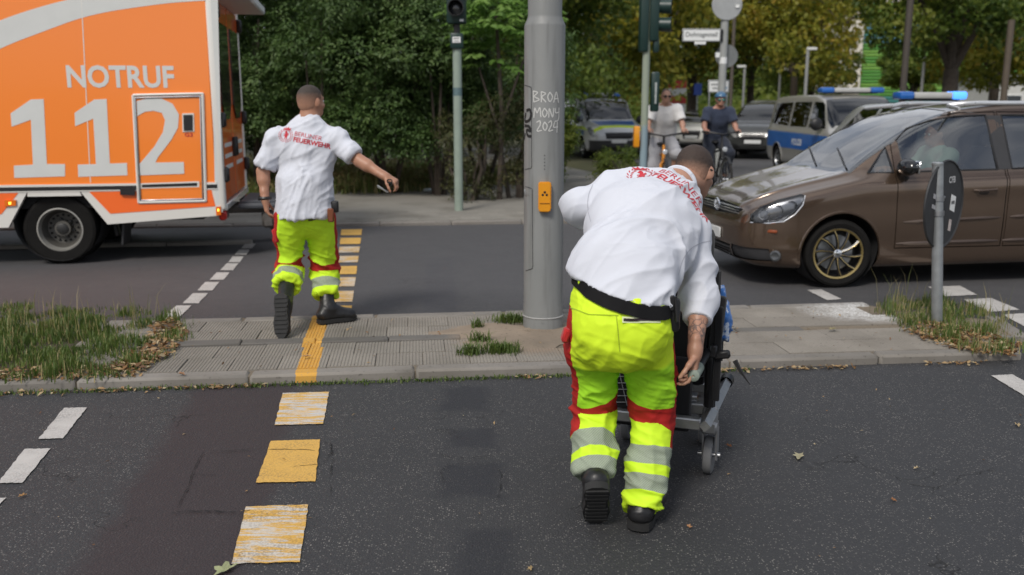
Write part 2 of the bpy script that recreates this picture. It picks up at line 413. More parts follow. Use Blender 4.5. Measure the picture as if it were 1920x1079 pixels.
# --- far side: kerb, pavement, cycle track
def fk(s, t, z=0.0): return Vector((-2.34, 12.50, 0)) + Vector((math.cos(R(7)), math.sin(R(7)), 0)) * s + Vector((-math.sin(R(7)), math.cos(R(7)), 0)) * t + Vector((0, 0, z))
PAVE = tag(sheet('pavement', [fk(-12, .1), fk(5.0, .1), fk(5.6, .8), fk(6.2, 4), fk(5.2, 11), fk(5.6, 22), fk(3.2, 22), fk(2.9, 8.6), fk(2.2, 6.1), fk(-1.0, 4.6), fk(-4, 3.9), fk(-12, 3.5)], .05, WALK, h=.09), kind='structure')
TH_ = TH; TH = R(7)
for k in range(-12, 6): piece('kerb_stone', kerb_me, k * 1.0, .05, .054, PAVE, .002, fn=fk)
tile2 = bpy.data.meshes.new('ribbed_tile'); tile2 = tile_me.copy(); tile2.materials.clear(); tile2.materials.append(WALK)
for j in range(4):
    for k in range(-13, 12): piece('tile', tile2, k * .3 + .15 * (j % 2), .28 + j * .3, .058, PAVE, .002, fn=fk)
TH = TH_
TRACK = tag(sheet('cycle_track', [V(-12, 9.75, 0), V(-3.15, 11.0, 0), V(-2.75, 11.25, 0), fk(-.55, -.12), fk(-12, -.12)], .035, ASPHALT, h=.06), kind='structure')
for k in range(9):
    o = bpy.data.objects.new('kerb_stone', kerb_me); COL.objects.link(o); o.parent = TRACK
    o.location = V(-3.65, 10.86, .045) - V(math.cos(R(8)), math.sin(R(8)), 0) * k; o.rotation_euler = (0, 0, R(8))

# --- painted markings
def paint(name, a, b, wear, y=None):
    n = NT(name); P = n.pos(); c = n.mix(n.noise(9, 5, P), a, b)
    if y: 
        mp = n.n('Mapping', Vector=P); mp.inputs['Scale'].default_value = (2.0, 13, 1)
        c = n.mix(n.step(n.noise(2.2, 5, mp.outputs[0], .7), y[0], y[1]), c, y[2])
    holes = n.math('MULTIPLY', n.step(n.noise(120, 3, P), .44, .62), n.step(n.noise(5, 3, P), .32, .66))
    c = n.mix(n.math('MULTIPLY', holes, wear), c, (.07, .066, .06)); n.color(c); n.set(Roughness=.75)
    n.bump(n.noise(150, 3, P), .35, .003); return n.m
PWHITE = paint('white_road_paint', (.42, .40, .38), (.55, .53, .50), .55)
PYEL = paint('yellow_road_paint', (.62, .36, .07), (.66, .40, .10), .5)
PYELW = paint('worn_yellow_road_paint', (.52, .49, .44), (.58, .53, .46), .6, (.46, .53, (.62, .36, .07)))
PYELW2 = paint('pale_yellow_road_paint', (.50, .50, .50), (.58, .55, .50), .5, (.45, .56, (.64, .38, .08)))
def mark(name, pts, m, label, cat, group=None, z=.006):
    """a painted block from four photo corners on the road"""
    q = [gnd(px, py, z) for px, py in pts]
    # ragged outline
    out = []
    for i in range(4):
        a, b = q[i], q[(i + 1) % 4]; nn = 14
        for k in range(nn):
            p = a.lerp(b, k / nn); 
            if k: p += Vector((random.uniform(-.003, .003), random.uniform(-.004, .004), 0))
            out.append(p)
    o = sheet(name, out, z, m); return tag(o, label, cat, group)
G1 = 'yellow blocks of the crossing marking'
mark('road_marking', [(530, 737), (617, 735), (606, 795), (515, 797)], PYELW2, 'yellow block worn to white in its middle, closest to the island kerb', 'road marking', G1)
mark('road_marking', [(508, 827), (600, 824), (591, 903), (480, 905)], PYEL, 'solid bright yellow block on the near road, little worn', 'road marking', G1)
mark('road_marking', [(461, 950), (578, 946), (562, 1054), (434, 1057)], PYELW, 'worn streaky yellow block nearest the camera on the asphalt', 'road marking', G1)
fy = [(430, 441), (446, 457.5), (462.5, 473.5), (480, 492), (499, 514), (520, 537), (545.5, 566), (573, 597)]
WORN = (0, 0, 1, 1, 0, 1, 1, 0)
def lerp(a, b, t): return a + (b - a) * t
for i, (y0, y1) in enumerate(fy):
    def xl(y): return lerp(640, 622, (y - 430) / 165)
    def xr(y): return lerp(679, 657, (y - 430) / 165)
    mark('road_marking', [(xl(y0), y0 + .5), (xr(y0), y0), (xr(y1), y1), (xl(y1), y1 + .5)], PYELW if WORN[i] else PYEL,
         ['yellow block of the far crossing line, right at the far kerb', 'second yellow block from the far kerb', 'third yellow block from the far kerb, a little worn', 'fourth yellow block from the far kerb, worn pale',
          'fifth yellow block from the far kerb', 'pale worn yellow block beside the walking man, sixth from the far kerb', 'worn block in the far crossing line, next to last before the island', 'yellow block beside the black boot, touching the island kerb'][i], 'road marking', 'yellow blocks of the far crossing line')
wd = [[(120, 765), (163, 764), (118, 822), (72, 823)], [(46, 842), (95, 841), (42, 905), (-4, 906)], [(-60, 934), (12, 933), (-50, 1000), (-110, 1000)]]
wl = ['white dash on near road below the left grass, closest to the kerb', 'white dash on near road, second from the left grass', 'white dash cut by the left frame edge, nearest the camera']
for q, l in zip(wd, wl): mark('road_marking', q, PWHITE, l, 'road marking', 'white dashes on the near road')
ctr = [(318, 591, 583.5, 15), (336, 584, 573, 0), (369, 558, 550, 0), (391, 537, 530, 0), (412, 519, 511, 0), (430, 501, 494, 0), (443, 488, 482, 0), (453, 474, 467, 0), (463, 463, 457, 0)]
cl = [[(305, 601), (325, 601), (329, 596), (311, 596)], [(306, 594), (337, 594), (359, 573), (331, 573)], [(342, 569), (372, 569), (390, 550), (362, 550)], [(370, 545), (398, 545), (411, 529), (385, 529)],
      [(393, 525), (419, 525), (431, 511), (406, 511)], [(413, 507), (437, 507), (447, 494), (425, 494)], [(428, 492), (450, 492), (457, 481), (436, 481)], [(440, 478), (462, 478), (469, 468), (448, 468)], [(452, 466), (472, 466), (480, 457), (460, 457)]]
for i, q in enumerate(cl): mark('road_marking', q, PWHITE, ['small white dash cut off by the island grass', 'large white dash next to the island grass', 'white dash second from the island grass', 'white dash third from the island grass', 'white dash halfway between the grass and the ambulance step',
    'white dash fifth from the grass towards the ambulance', 'white dash sixth from the grass towards the ambulance', 'white dash just before the ambulance rear step', 'farthest white dash, partly under the ambulance rear step'][i], 'road marking', 'white dashes behind the ambulance')
for q, l in (([(1513, 544), (1540, 543), (1578, 561), (1551, 563)], 'short slanted white dash in front of the brown car wheel'), ([(1740, 538), (1800, 536), (1832, 553), (1772, 556)], 'white block beside the round sign post, under the car'),
             ([(1806, 562), (1858, 559), (1912, 581), (1854, 585)], 'white block right of the round sign post'), ([(1880, 590), (1935, 587), (1980, 610), (1920, 612)], 'white block at the right frame edge beside the kerb'),
             ([(1858, 704), (1898, 702), (1960, 735), (1920, 742)], 'white dash on the near road at the right frame edge')):
    mark('road_marking', q, PWHITE, l, 'road marking', 'white marks on the right')

# cracks across the old coating
CRK = M('crack_bitumen', (.006, .006, .006), .8)
for pts, w in (([(385, 846), (430, 845), (480, 842), (545, 842), (600, 845)], .010), ([(322, 961), (360, 958), (400, 958), (440, 960), (475, 956)], .013), ([(540, 876), (570, 873), (598, 870), (612, 862), (622, 845), (620, 832), (604, 828)], .008), ([(382, 848), (368, 870), (360, 890), (352, 915), (340, 935), (334, 952)], .009),
               ([(823, 848), (836, 856), (870, 859), (905, 856), (926, 852)], .008), ([(832, 900), (826, 885), (836, 874), (870, 868), (912, 866)], .006), ([(932, 872), (940, 890), (938, 920), (930, 940)], .006), ([(620, 830), (624, 860), (618, 900), (622, 935)], .007), ([(360, 890), (400, 890), (420, 893)], .005)):
    P_ = []
    for a, b in zip(pts, pts[1:]):
        for k in range(6): P_.append(gnd(lerp(a[0], b[0], k / 6) + random.uniform(-1, 1), lerp(a[1], b[1], k / 6) + random.uniform(-1, 1), .0085))
    m = MB(); last = None
    for i, p in enumerate(P_):
        t = (P_[min(i + 1, len(P_) - 1)] - P_[max(i - 1, 0)]).normalized(); s = Vector((-t.y, t.x, 0)) * w * random.choice((.05, .2, .35)) * math.sin(math.pi * (i + .6) / (len(P_) + .2)) ** .4; cur = (m.bm.verts.new(p - s), m.bm.verts.new(p + s))
        if last: m.bm.faces.new((last[0], last[1], cur[1], cur[0]))
        last = cur
    m.build('road_crack', CRK, ROAD)
# ============================================================= VEHICLES
def pchip(pts):
    x = np.array([p[0] for p in pts], float); y = np.array([p[1] for p in pts], float); h = np.diff(x); d = np.diff(y) / h; m = np.zeros_like(x)
    m[0], m[-1] = d[0], d[-1]
    for i in range(1, len(x) - 1):
        m[i] = 0 if d[i - 1] * d[i] <= 0 else 3 * (h[i - 1] + h[i]) / ((2 * h[i] + h[i - 1]) / d[i - 1] + (h[i] + 2 * h[i - 1]) / d[i])
    def f(q):
        i = int(np.clip(np.searchsorted(x, q) - 1, 0, len(x) - 2)); t = (q - x[i]) / h[i]
        return float(y[i] * (1 + 2 * t) * (1 - t) ** 2 + m[i] * h[i] * t * (1 - t) ** 2 + y[i + 1] * t * t * (3 - 2 * t) + m[i + 1] * h[i] * t * t * (t - 1))
    return f
def catmull(P, n):
    P = [Vector((a, b)) for a, b in P]; Q = [2 * P[0] - P[1]] + P + [2 * P[-1] - P[-2]]; out = []
    for i in range(1, len(Q) - 2):
        a, b, c, d = Q[i - 1:i + 3]
        t0 = 0; t1 = max(1e-4, (b - a).length ** .5); t2 = t1 + max(1e-4, (c - b).length ** .5); t3 = t2 + max(1e-4, (d - c).length ** .5)
        for k in range(n):
            t = t1 + (t2 - t1) * k / n
            A1 = a * ((t1 - t) / t1) + b * (t / t1); A2 = b * ((t2 - t) / (t2 - t1)) + c * ((t - t1) / (t2 - t1)); A3 = c * ((t3 - t) / (t3 - t2)) + d * ((t - t2) / (t3 - t2))
            B1 = A1 * ((t2 - t) / t2) + A2 * (t / t2); B2 = A2 * ((t3 - t) / (t3 - t1)) + A3 * ((t - t1) / (t3 - t1))
            out.append(B1 * ((t2 - t) / (t2 - t1)) + B2 * ((t - t1) / (t2 - t1)))
    out.append(P[-1]); return out
def car_shell(sp, nst=90, per=5):
    zb, Wf, zl, zr, Wr = (pchip(sp[k]) for k in ('bottom', 'width', 'belt', 'top', 'roofw')); L = sp['top'][-1][0]
    bm = bmesh.new(); rings = []
    e = np.linspace(0, 1, nst); xs = L * (e + .35 / (2 * math.pi) * -np.sin(2 * math.pi * e))
    crease = sp.get('crease', .012)
    for x in xs:
        b, w, l, r, wr = zb(x), Wf(x), zl(x), zr(x), Wr(x); wr = min(wr, w - .04); l = max(l, b + .1); r = max(r, l + .01); H = r - l
        rd = min(.10, H * .28); mz = b + (l - b) * .45
        K = [(0, b), (w * .55, b), (w - .10, b + .005), (w - .035, b + .05), (w - .008, b + (l - b) * .25), (w, mz), (w - .004, b + (l - b) * .72), (w - crease, l - .05), (w - .045, l),
             (wr + (w - .045 - wr) * .55, l + (H - rd) * .45), (wr, r - rd), (wr - rd * .55, r - rd * .32), (wr * .6, r - .012 * min(1, H / .1)), (0, r)]
        S_ = catmull(K, per); ring = [bm.verts.new((x, -p.x, p.y)) for p in S_]
        ring += [bm.verts.new((x, p.x, p.y)) for p in S_[-2:0:-1]]; rings.append(ring)
    n = len(rings[0])
    for a, c in zip(rings, rings[1:]):
        for k in range(n): bm.faces.new((a[k], a[(k + 1) % n], c[(k + 1) % n], c[k]))
    for ring in (rings[0], rings[-1]):        # end caps as strips
        hN = n // 2
        for k in range(hN):
            q = [ring[k], ring[k + 1], ring[(n - k - 1) % n], ring[(n - k) % n]]; q = [v for i, v in enumerate(q) if v not in q[:i]]
            if len(q) > 2: bm.faces.new(q)
    bmesh.ops.remove_doubles(bm, verts=bm.verts, dist=1e-5); bmesh.ops.recalc_face_normals(bm, faces=bm.faces)
    return bm
AXI = {'xz': (0, 2), 'xy': (0, 1), 'yz': (1, 2)}
def inpoly(p, poly):
    c = False; j = len(poly) - 1
    for i in range(len(poly)):
        (xi, yi), (xj, yj) = poly[i], poly[j]
        if (yi > p[1]) != (yj > p[1]) and p[0] < (xj - xi) * (p[1] - yi) / (yj - yi) + xi: c = not c
        j = i
    return c
def cut_poly(bm, poly, plane, test):
    ia, ib = AXI[plane]
    for i in range(len(poly)):
        p, q = poly[i], poly[(i + 1) % len(poly)]; lo = (min(p[0], q[0]) - .004, min(p[1], q[1]) - .004); hi = (max(p[0], q[0]) + .004, max(p[1], q[1]) + .004)
        no = Vector((0, 0, 0)); no[ia] = q[1] - p[1]; no[ib] = p[0] - q[0]; co = Vector((0, 0, 0)); co[ia], co[ib] = p
        if no.length < 1e-9: continue
        sel = []
        for f in bm.faces:
            A_ = [v.co[ia] for v in f.verts]; B_ = [v.co[ib] for v in f.verts]
            if max(A_) >= lo[0] and min(A_) <= hi[0] and max(B_) >= lo[1] and min(B_) <= hi[1] and test(f.calc_center_median()): sel.append(f)
        if sel:
            g = set(sel) | {e for f in sel for e in f.edges} | {v for f in sel for v in f.verts}
            bmesh.ops.bisect_plane(bm, geom=list(g), plane_co=co, plane_no=no, dist=1e-5)
    out = []
    for f in bm.faces:
        c = f.calc_center_median()
        if test(c) and inpoly((c[ia], c[ib]), poly): out.append(f)
    return out
def take(bm, faces, off=0.0):
    """move faces out of bm into a bmesh of their own"""
    nb = bmesh.new(); mp = {}
    for f in faces:
        vs = []
        for v in f.verts:
            if v not in mp: mp[v] = nb.verts.new(v.co + (v.normal * off if off else Vector()))
            vs.append(mp[v])
        try: nb.faces.new(vs)
        except ValueError: pass
    bmesh.ops.delete(bm, geom=list(faces), context='FACES')
    return nb
def shrink(poly, d):
    c = (sum(p[0] for p in poly) / len(poly), sum(p[1] for p in poly) / len(poly)); out = []; n = len(poly)
    ar = sum(poly[i][0] * poly[(i + 1) % n][1] - poly[(i + 1) % n][0] * poly[i][1] for i in range(n)); sg = 1 if ar > 0 else -1
    for i in range(n):
        p0, p, p1 = (Vector(poly[(i + k) % n]) for k in (-1, 0, 1)); a = (p - p0).normalized(); b = (p1 - p).normalized()
        na, nb_ = Vector((-a.y, a.x)) * sg, Vector((-b.y, b.x)) * sg; m = (na + nb_); m = m / max(.3, m.dot(na)) ; out.append(tuple(p + m * d))
    return out
def bm_link(bm, name, mats, parent, ang=30, thick=0.0):
    if thick:
        bmesh.ops.recalc_face_normals(bm, faces=bm.faces)
        be = [e for e in bm.edges if e.is_boundary]; r = bmesh.ops.extrude_edge_only(bm, edges=be)
        vs = [g for g in r['geom'] if isinstance(g, bmesh.types.BMVert)]; c = {v: v.co.copy() for v in vs}
        for v in vs:
            v.co.y += -math.copysign(thick, v.co.y) if abs(v.co.y) > .45 else 0
            if abs(v.co.y) <= .45: v.co.x += thick
    me = bpy.data.meshes.new(name); bm.to_mesh(me); bm.free(); smooth(me, ang); return link(name, me, parent, mats if isinstance(mats, list) else [mats])
def paint_mat(name, col, metal=.45, rough=.32, dirt=.15):
    n = NT(name); P = n.obj(); n.color(n.mix(n.math('MULTIPLY', n.noise(3, 6, P), dirt), col, tuple(c * .6 + .03 for c in col)))
    n.set(Metallic=metal, Roughness=n.math('MULTIPLY_ADD', n.noise(6, 5, P), .12, rough - .06)); n.b.inputs['Coat Weight'].default_value = .9
    n.b.inputs['Coat Roughness'].default_value = .05; return n.m
GLASSD = glass('car_glass', (.52, .58, .56), .15); GLASSB = glass('dark_car_glass', (.06, .07, .07), .04); GLASSC = glass('clear_lens', (.85, .87, .9), .02)
INTERIOR = M('car_interior', (.028, .027, .027), .8); PLASTIC = M('grey_plastic', (.03, .03, .032), .55)
TYRE = M('tyre_rubber', (.010, .0095, .009), .8, var=.25, ns=10, spec=.15)
BLUELENS = M('blue_lens', (.02, .12, .42), .15, coat=.6); BLUELIT = emis('lit_blue_lamp', (.08, .32, 1.0), 1.4)
PLATE = M('number_plate', (.62, .63, .62), .4)
LAMPH = M('lamp_housing', (.22, .22, .23), .25, .7)
def wheel(parent, name, c, axis, r, w, rim=.62, style='steel', n=40, spokes=10, mats=None):
    """axis points outwards"""
    c = Vector(c); axis = Vector(axis).normalized(); rr = r * rim; h = w / 2
    m = MB(); m.lathe([(rr, h * .72), (rr * 1.06, h * .92), (r * .88, h), (r * .955, h * .9), (r * .99, h * .68), (r, h * .4), (r * .985, h * .34), (r, h * .28), (r, -h * .4), (r * .97, -h * .85), (r * .86, -h), (rr, -h * .7), (rr, h * .72)], c, axis, n)
    ty = m.build('wheel', TYRE, parent, 25)
    m = MB()
    if style == 'spoke':
        m.lathe([(rr * 1.01, h * .72), (rr * 1.03, h * .86), (rr * .97, h * .88), (rr * .93, h * .72), (rr * .91, -h * .5), (0, -h * .5)], c, axis, n); m.build('rim', mats[1], ty, 25)
        x = axis.orthogonal().normalized(); y = axis.cross(x); sp = MB(); bl = MB()
        if abs(axis.z) < .3: x = Vector((0, 0, 1)); x = (x - axis * x.dot(axis)).normalized(); y = axis.cross(x)
        for k in range(spokes):
            a = 2 * math.pi * k / spokes; P = []
            for t in (.16, .4, .7, .97): 
                q = a + .30 * (t - .16) ** 1.3; P.append(c + (x * math.cos(q) + y * math.sin(q)) * rr * t + axis * h * (.52 + .22 * math.sin(t * 2.4)))
            bl.tube(P, [.018, .016, .015, .02], 6); sp.tube([p + axis * .010 for p in P], [.0085, .006, .006, .010], 5)
            bl.build('spoke', mats[1], ty); sp.build('spoke_edge', mats[0], ty)
            bl, sp = MB(), MB()
        g = MB(); g.lathe([(rr * .925, h * .70), (rr * .93, h * .86), (rr * 1.0, h * .90), (rr * 1.03, h * .80)], c, axis, n); g.build('rim_edge', mats[0], ty)
        g = MB(); g.lathe([(rr * .17, h * .5), (rr * .17, h * .78), (rr * .12, h * .84), (0, h * .86)], c, axis, 20); g.build('hub_cap', CHROME, ty)
        g = MB(); g.lathe([(rr * .72, -h * .1), (rr * .72, h * .0), (0, h * .02)], c, axis, 28); g.build('brake_disc', STEEL, ty)
    elif style == 'truck':
        m.lathe([(rr * 1.0, h * .70), (rr * 1.03, h * .88), (rr * .97, h * .9), (rr * .93, h * .66), (rr * .89, h * .35)], c, axis, n); m.build('rim', mats[0], ty, 25); m = MB()
        m.lathe([(rr * .89, h * .35), (rr * .80, -.02), (rr * .74, -h * .55), (rr * .40, -h * .62), (rr * .38, -h * .2), (rr * .36, h * .05), (0, h * .08)], c, axis, n); m.build('rim_dish', M('dull_rim_dish', (.10, .095, .085), .55, .4, var=.3), ty, 25)
        g = MB(); x = axis.orthogonal().normalized(); y = axis.cross(x)
        for k in range(16):
            a = 2 * math.pi * k / 16; p = c + (x * math.cos(a) + y * math.sin(a)) * rr * .63
            g.lathe([(rr * .055, -h * .50), (rr * .055, -h * .56), (0, -h * .555)], p, axis, 10)
        g.build('rim_hole', DARK, ty)['kind'] = 'stuff'
        g = MB()
        for k in range(6):
            a = 2 * math.pi * k / 6; p = c + (x * math.cos(a) + y * math.sin(a)) * rr * .44; g.lathe([(.018, -h * .6), (.016, -h * .3), (0, -h * .28)], p, axis, 6)
        g.lathe([(rr * .26, h * .0), (rr * .25, h * .2), (rr * .2, h * .26), (0, h * .26)], c, axis, 20); g.build('wheel_nuts', mats[1], ty)['kind'] = 'stuff'
    else:
        m.lathe([(rr, h * .7), (rr * 1.02, h * .86), (rr * .95, h * .84), (rr * .85, h * .45), (rr * .3, h * .6), (0, h * .62)], c, axis, n); m.build('rim', mats[0] if mats else STEEL, ty, 25)
        x = axis.orthogonal().normalized(); y = axis.cross(x); g = MB()
        for k in range(7):
            a = 2 * math.pi * k / 7; p = c + (x * math.cos(a) + y * math.sin(a)) * rr * .64 + axis * h * .54; g.ball(p, (rr * .15,) * 3, u=8, v=6)
        g.build('rim_hole', DARK, ty)['kind'] = 'stuff'
    return ty
def seats(parent, xs, zb, hw, m=INTERIOR):
    for x in xs:
        for s in (-1, 1):
            b = MB(); b.box((x, s * hw, zb + .12), (.5, .48, .18), .05, seg=2); b.box((x + .30, s * hw, zb + .48), (.16, .48, .66), .06, Matrix.Rotation(.22, 3, 'Y'), 2); b.box((x + .40, s * hw, zb + .92), (.10, .26, .2), .04, Matrix.Rotation(.18, 3, 'Y'), 2); b.build('seat', m, parent)
def build_car(root, sp, body, detail=1):
    """root's local axes: x towards the tail, z up, y to the far side; both sides are built"""
    bm = car_shell(sp, *((96, 5) if detail > 1 else (52, 3)))
    near = lambda c: c.y < -.3; far_ = lambda c: c.y > .3
    bvh0 = BVHTree.FromBMesh(bm)
    # wheel arches
    ar, axl = sp['arch'], sp['axles']
    for ax in axl:
        poly = [(ax + ar * math.cos(a), sp['wr'] + ar * math.sin(a)) for a in np.linspace(0, 2 * math.pi, 33 if detail > 1 else 19)[:-1]]
        for t in (near, far_):
            fs = cut_poly(bm, poly, 'xz', lambda c, t=t: t(c) and abs(c.y) > .42); bmesh.ops.delete(bm, geom=fs, context='FACES')
    # glass
    for poly, nm in sp['windows']:
        for t in (near, far_):
            fs = cut_poly(bm, poly, 'xz', t)
            if fs: bm_link(take(bm, fs, -.004), nm, sp.get('glass', GLASSB), root)
    fs = cut_poly(bm, sp['shield'], 'xy', lambda c: c.z > sp['cowl'])
    if fs:
        g = take(bm, fs, -.004); bm_link(g, 'windscreen', sp.get('front_glass', sp.get('glass', GLASSB)), root)
    # lamps
    for poly in sp['lamps']:
        for t in (near, far_):
            fs = cut_poly(bm, poly, 'xz', t)
            if fs:
                g = take(bm, fs); dk = g.copy(); bmesh.ops.recalc_face_normals(dk, faces=dk.faces)
                for v in dk.verts: v.co += Vector((.05, -math.copysign(.035, v.co.y), 0))
                bm_link(dk, 'lamp_housing', LAMPH if detail > 1 else LAMPGLASS, root); h = bm_link(g, 'headlight', GLASSC, root)
    for poly, plane, test, nm, mt, off in sp.get('panels', ()):
        fs = cut_poly(bm, poly, plane, test)
        if fs: bm_link(take(bm, fs, off), nm, mt, root, thick=.02 if off < 0 else 0)
    # doors with shut gaps
    for poly, nm in sp.get('doors', ()):
        for t in (near, far_):
            inner = cut_poly(bm, shrink(poly, .0085), 'xz', t); ci = {f for f in inner}
            d = take(bm, inner); ring = cut_poly(bm, poly, 'xz', t); bmesh.ops.delete(bm, geom=ring, context='FACES')
            bm_link(d, nm, body, root, thick=.012)
    o = bm_link(bm, 'body', body, root, 32)
    # arches, wheels
    for ax in axl:
        for s in (-1, 1):
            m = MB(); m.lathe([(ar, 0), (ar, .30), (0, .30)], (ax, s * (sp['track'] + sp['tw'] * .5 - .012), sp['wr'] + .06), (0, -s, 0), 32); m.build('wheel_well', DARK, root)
            P = []
            for a in np.linspace(-.15, math.pi + .15, 26):
                q = Vector((ax + (ar + .012) * math.cos(a), s * 1.6, sp['wr'] + (ar + .012) * math.sin(a))); h = bvh0.ray_cast(q, Vector((0, -s, 0)))
                if h[0] is not None and abs(h[0].y) > .5: P.append(h[0] + Vector((0, s * -.002, 0)))
            if len(P) > 3: MB().tube(P, .014, 6).build('arch_lip', sp.get('lip', body), root)
            st = sp.get('steer', 0) if ax == axl[0] else 0
            wheel(root, 'wheel', (ax, s * sp['track'], sp['wr']), Matrix.Rotation(st, 3, 'Z') @ Vector((0, s, 0)), sp['wr'] - .004, sp['tw'], sp.get('rim', .66), sp.get('wstyle', 'plain'), 48 if detail > 1 else 24, mats=sp.get('wmats'))
    # interior: floor, dash, seats
    zs = sp['cowl']; m = MB(); m.box((sp['dash'] + 1.45, 0, .34), (2.6, 1.4, .1), .02); m.box((sp['dash'] + .1, 0, zs - .17), (.45, 1.36, .26), .06, seg=2); m.build('dashboard', INTERIOR, root)
    seats(root, sp['seats'], .42 + sp.get('seatz', 0), .37)
    return o, bvh0
def both(pts): return [(x, z) for x, z in pts]

# ---------------------------------------------------- brown compact van
TB = paint_mat('brown_metallic_paint', (.140, .095, .066), .72, .23, .15)
TLX = [(1.135, 1.045), (1.355, 1.255), (1.365, 1.05)]
TLW = [(1.47, 1.055), (1.47, 1.315), (1.62, 1.405), (1.82, 1.475), (2.05, 1.51), (2.345, 1.522), (2.385, 1.07)]
TLR = [(2.53, 1.075), (2.50, 1.522), (2.9, 1.52), (3.18, 1.50), (3.38, 1.10)]
TLQ = [(3.47, 1.11), (3.30, 1.49), (3.8, 1.45), (4.02, 1.2), (4.0, 1.14)]
touran = dict(bottom=[(0, .33), (.04, .25), (.2, .19), (.6, .17), (3.8, .19), (4.25, .26), (4.4, .4)],
    width=[(0, .56), (.03, .66), (.10, .745), (.22, .81), (.45, .862), (.8, .89), (1.2, .897), (3.5, .897), (4.0, .875), (4.3, .81), (4.4, .70)],
    belt=[(0, .60), (.04, .67), (.12, .735), (.3, .81), (.6, .885), (.9, .95), (1.1, .985), (1.5, 1.0), (2.5, 1.03), (3.6, 1.07), (4.2, 1.08), (4.4, .95)],
    top=[(0, .62), (.04, .715), (.12, .785), (.3, .87), (.6, .955), (.85, 1.015), (.98, 1.05), (1.2, 1.19), (1.45, 1.335), (1.7, 1.455), (1.95, 1.545), (2.2, 1.595), (2.6, 1.63), (3.1, 1.635), (3.7, 1.61), (4.05, 1.56), (4.25, 1.42), (4.36, 1.15), (4.4, 1.0)],
    roofw=[(0, .40), (.1, .56), (.5, .66), (1.0, .70), (1.3, .70), (1.8, .645), (2.3, .635), (3.6, .625), (4.2, .60), (4.4, .56)],
    arch=.372, axles=(.87, 3.548), wr=.319, track=.775, tw=.205, rim=.735, steer=R(-6), wstyle='spoke', wmats=[M('gold_rim_edge', (.50, .38, .16), .3, .9), M('black_rim', (.012, .012, .013), .3)],
    windows=[(TLX, 'quarter_window'), (TLW, 'front_door_window'), (TLR, 'rear_door_window'), (TLQ, 'rear_quarter_window')], glass=GLASSD, front_glass=GLASSD,
    shield=[(.99, -.70), (1.35, -.655), (1.95, -.56), (2.06, -.45), (2.10, 0), (2.06, .45), (1.95, .56), (1.35, .655), (.99, .70), (.955, .4), (.945, 0), (.955, -.4)], cowl=1.035, dash=.98, seats=(1.75, 2.75),
    lamps=[[(.06, .60), (.07, .675), (.14, .745), (.29, .815), (.49, .868), (.52, .855), (.49, .77), (.42, .68), (.33, .62), (.2, .60)]],
    doors=[([(1.385, .36), (1.372, 1.02), (1.40, 1.275), (1.60, 1.425), (1.84, 1.505), (2.10, 1.545), (2.44, 1.552), (2.462, 1.05), (2.45, .36)], 'front_door'),
           ([(2.47, .36), (2.478, 1.05), (2.455, 1.552), (2.9, 1.55), (3.22, 1.525), (3.43, 1.10), (3.36, .85), (3.12, .62), (3.08, .36)], 'rear_door')],
    panels=[([(-.50, .655), (-.56, .705), (-.40, .728), (0, .740), (.40, .728), (.56, .705), (.50, .655), (0, .63)], 'yz', lambda c: c.x < .2, 'grille', BLACK, -.02),
            ([(-.40, .24), (-.42, .36), (.42, .36), (.40, .24)], 'yz', lambda c: c.x < .25, 'lower_grille', BLACK, -.03),
            ([(-.80, .255), (-.805, .37), (-.45, .375), (-.43, .245)], 'yz', lambda c: c.x < .5 and c.y < 0, 'fog_lamp_surround', PLASTIC, -.015),
            ([(.80, .255), (.805, .37), (.45, .375), (.43, .245)], 'yz', lambda c: c.x < .5 and c.y > 0, 'fog_lamp_surround', PLASTIC, -.015)])
def lift(p): return [(x, z if z < 1.05 else 1.05 + (z - 1.05) * 1.085) for x, z in p]
touran['top'] = lift(touran['top']); TLX, TLW, TLR, TLQ = (lift(q) for q in (TLX, TLW, TLR, TLQ)); touran['windows'] = [(lift(q), nm) for q, nm in touran['windows']]; touran['doors'] = [(lift(q), nm) for q, nm in touran['doors']]
TA = R(8); d0 = Vector((math.cos(TA), math.sin(TA), 0)); e0 = Vector((-math.sin(TA), math.cos(TA), 0))
tc = gnd(1570, 541) - d0 * .87 + e0 * .875
TOU = empty('parked_car', tc, TA, 'brown metallic compact van with gold-rimmed black wheels and silver roof rails', 'car')
_, tbv = build_car(TOU, touran, TB, 2)
def side(x, z, s=-1, bv=None):
    h = (bv or tbv).ray_cast(Vector((x, s * 1.8, z)), Vector((0, -s, 0))); return h[0] if h[0] is not None else Vector((x, s * .88, z))
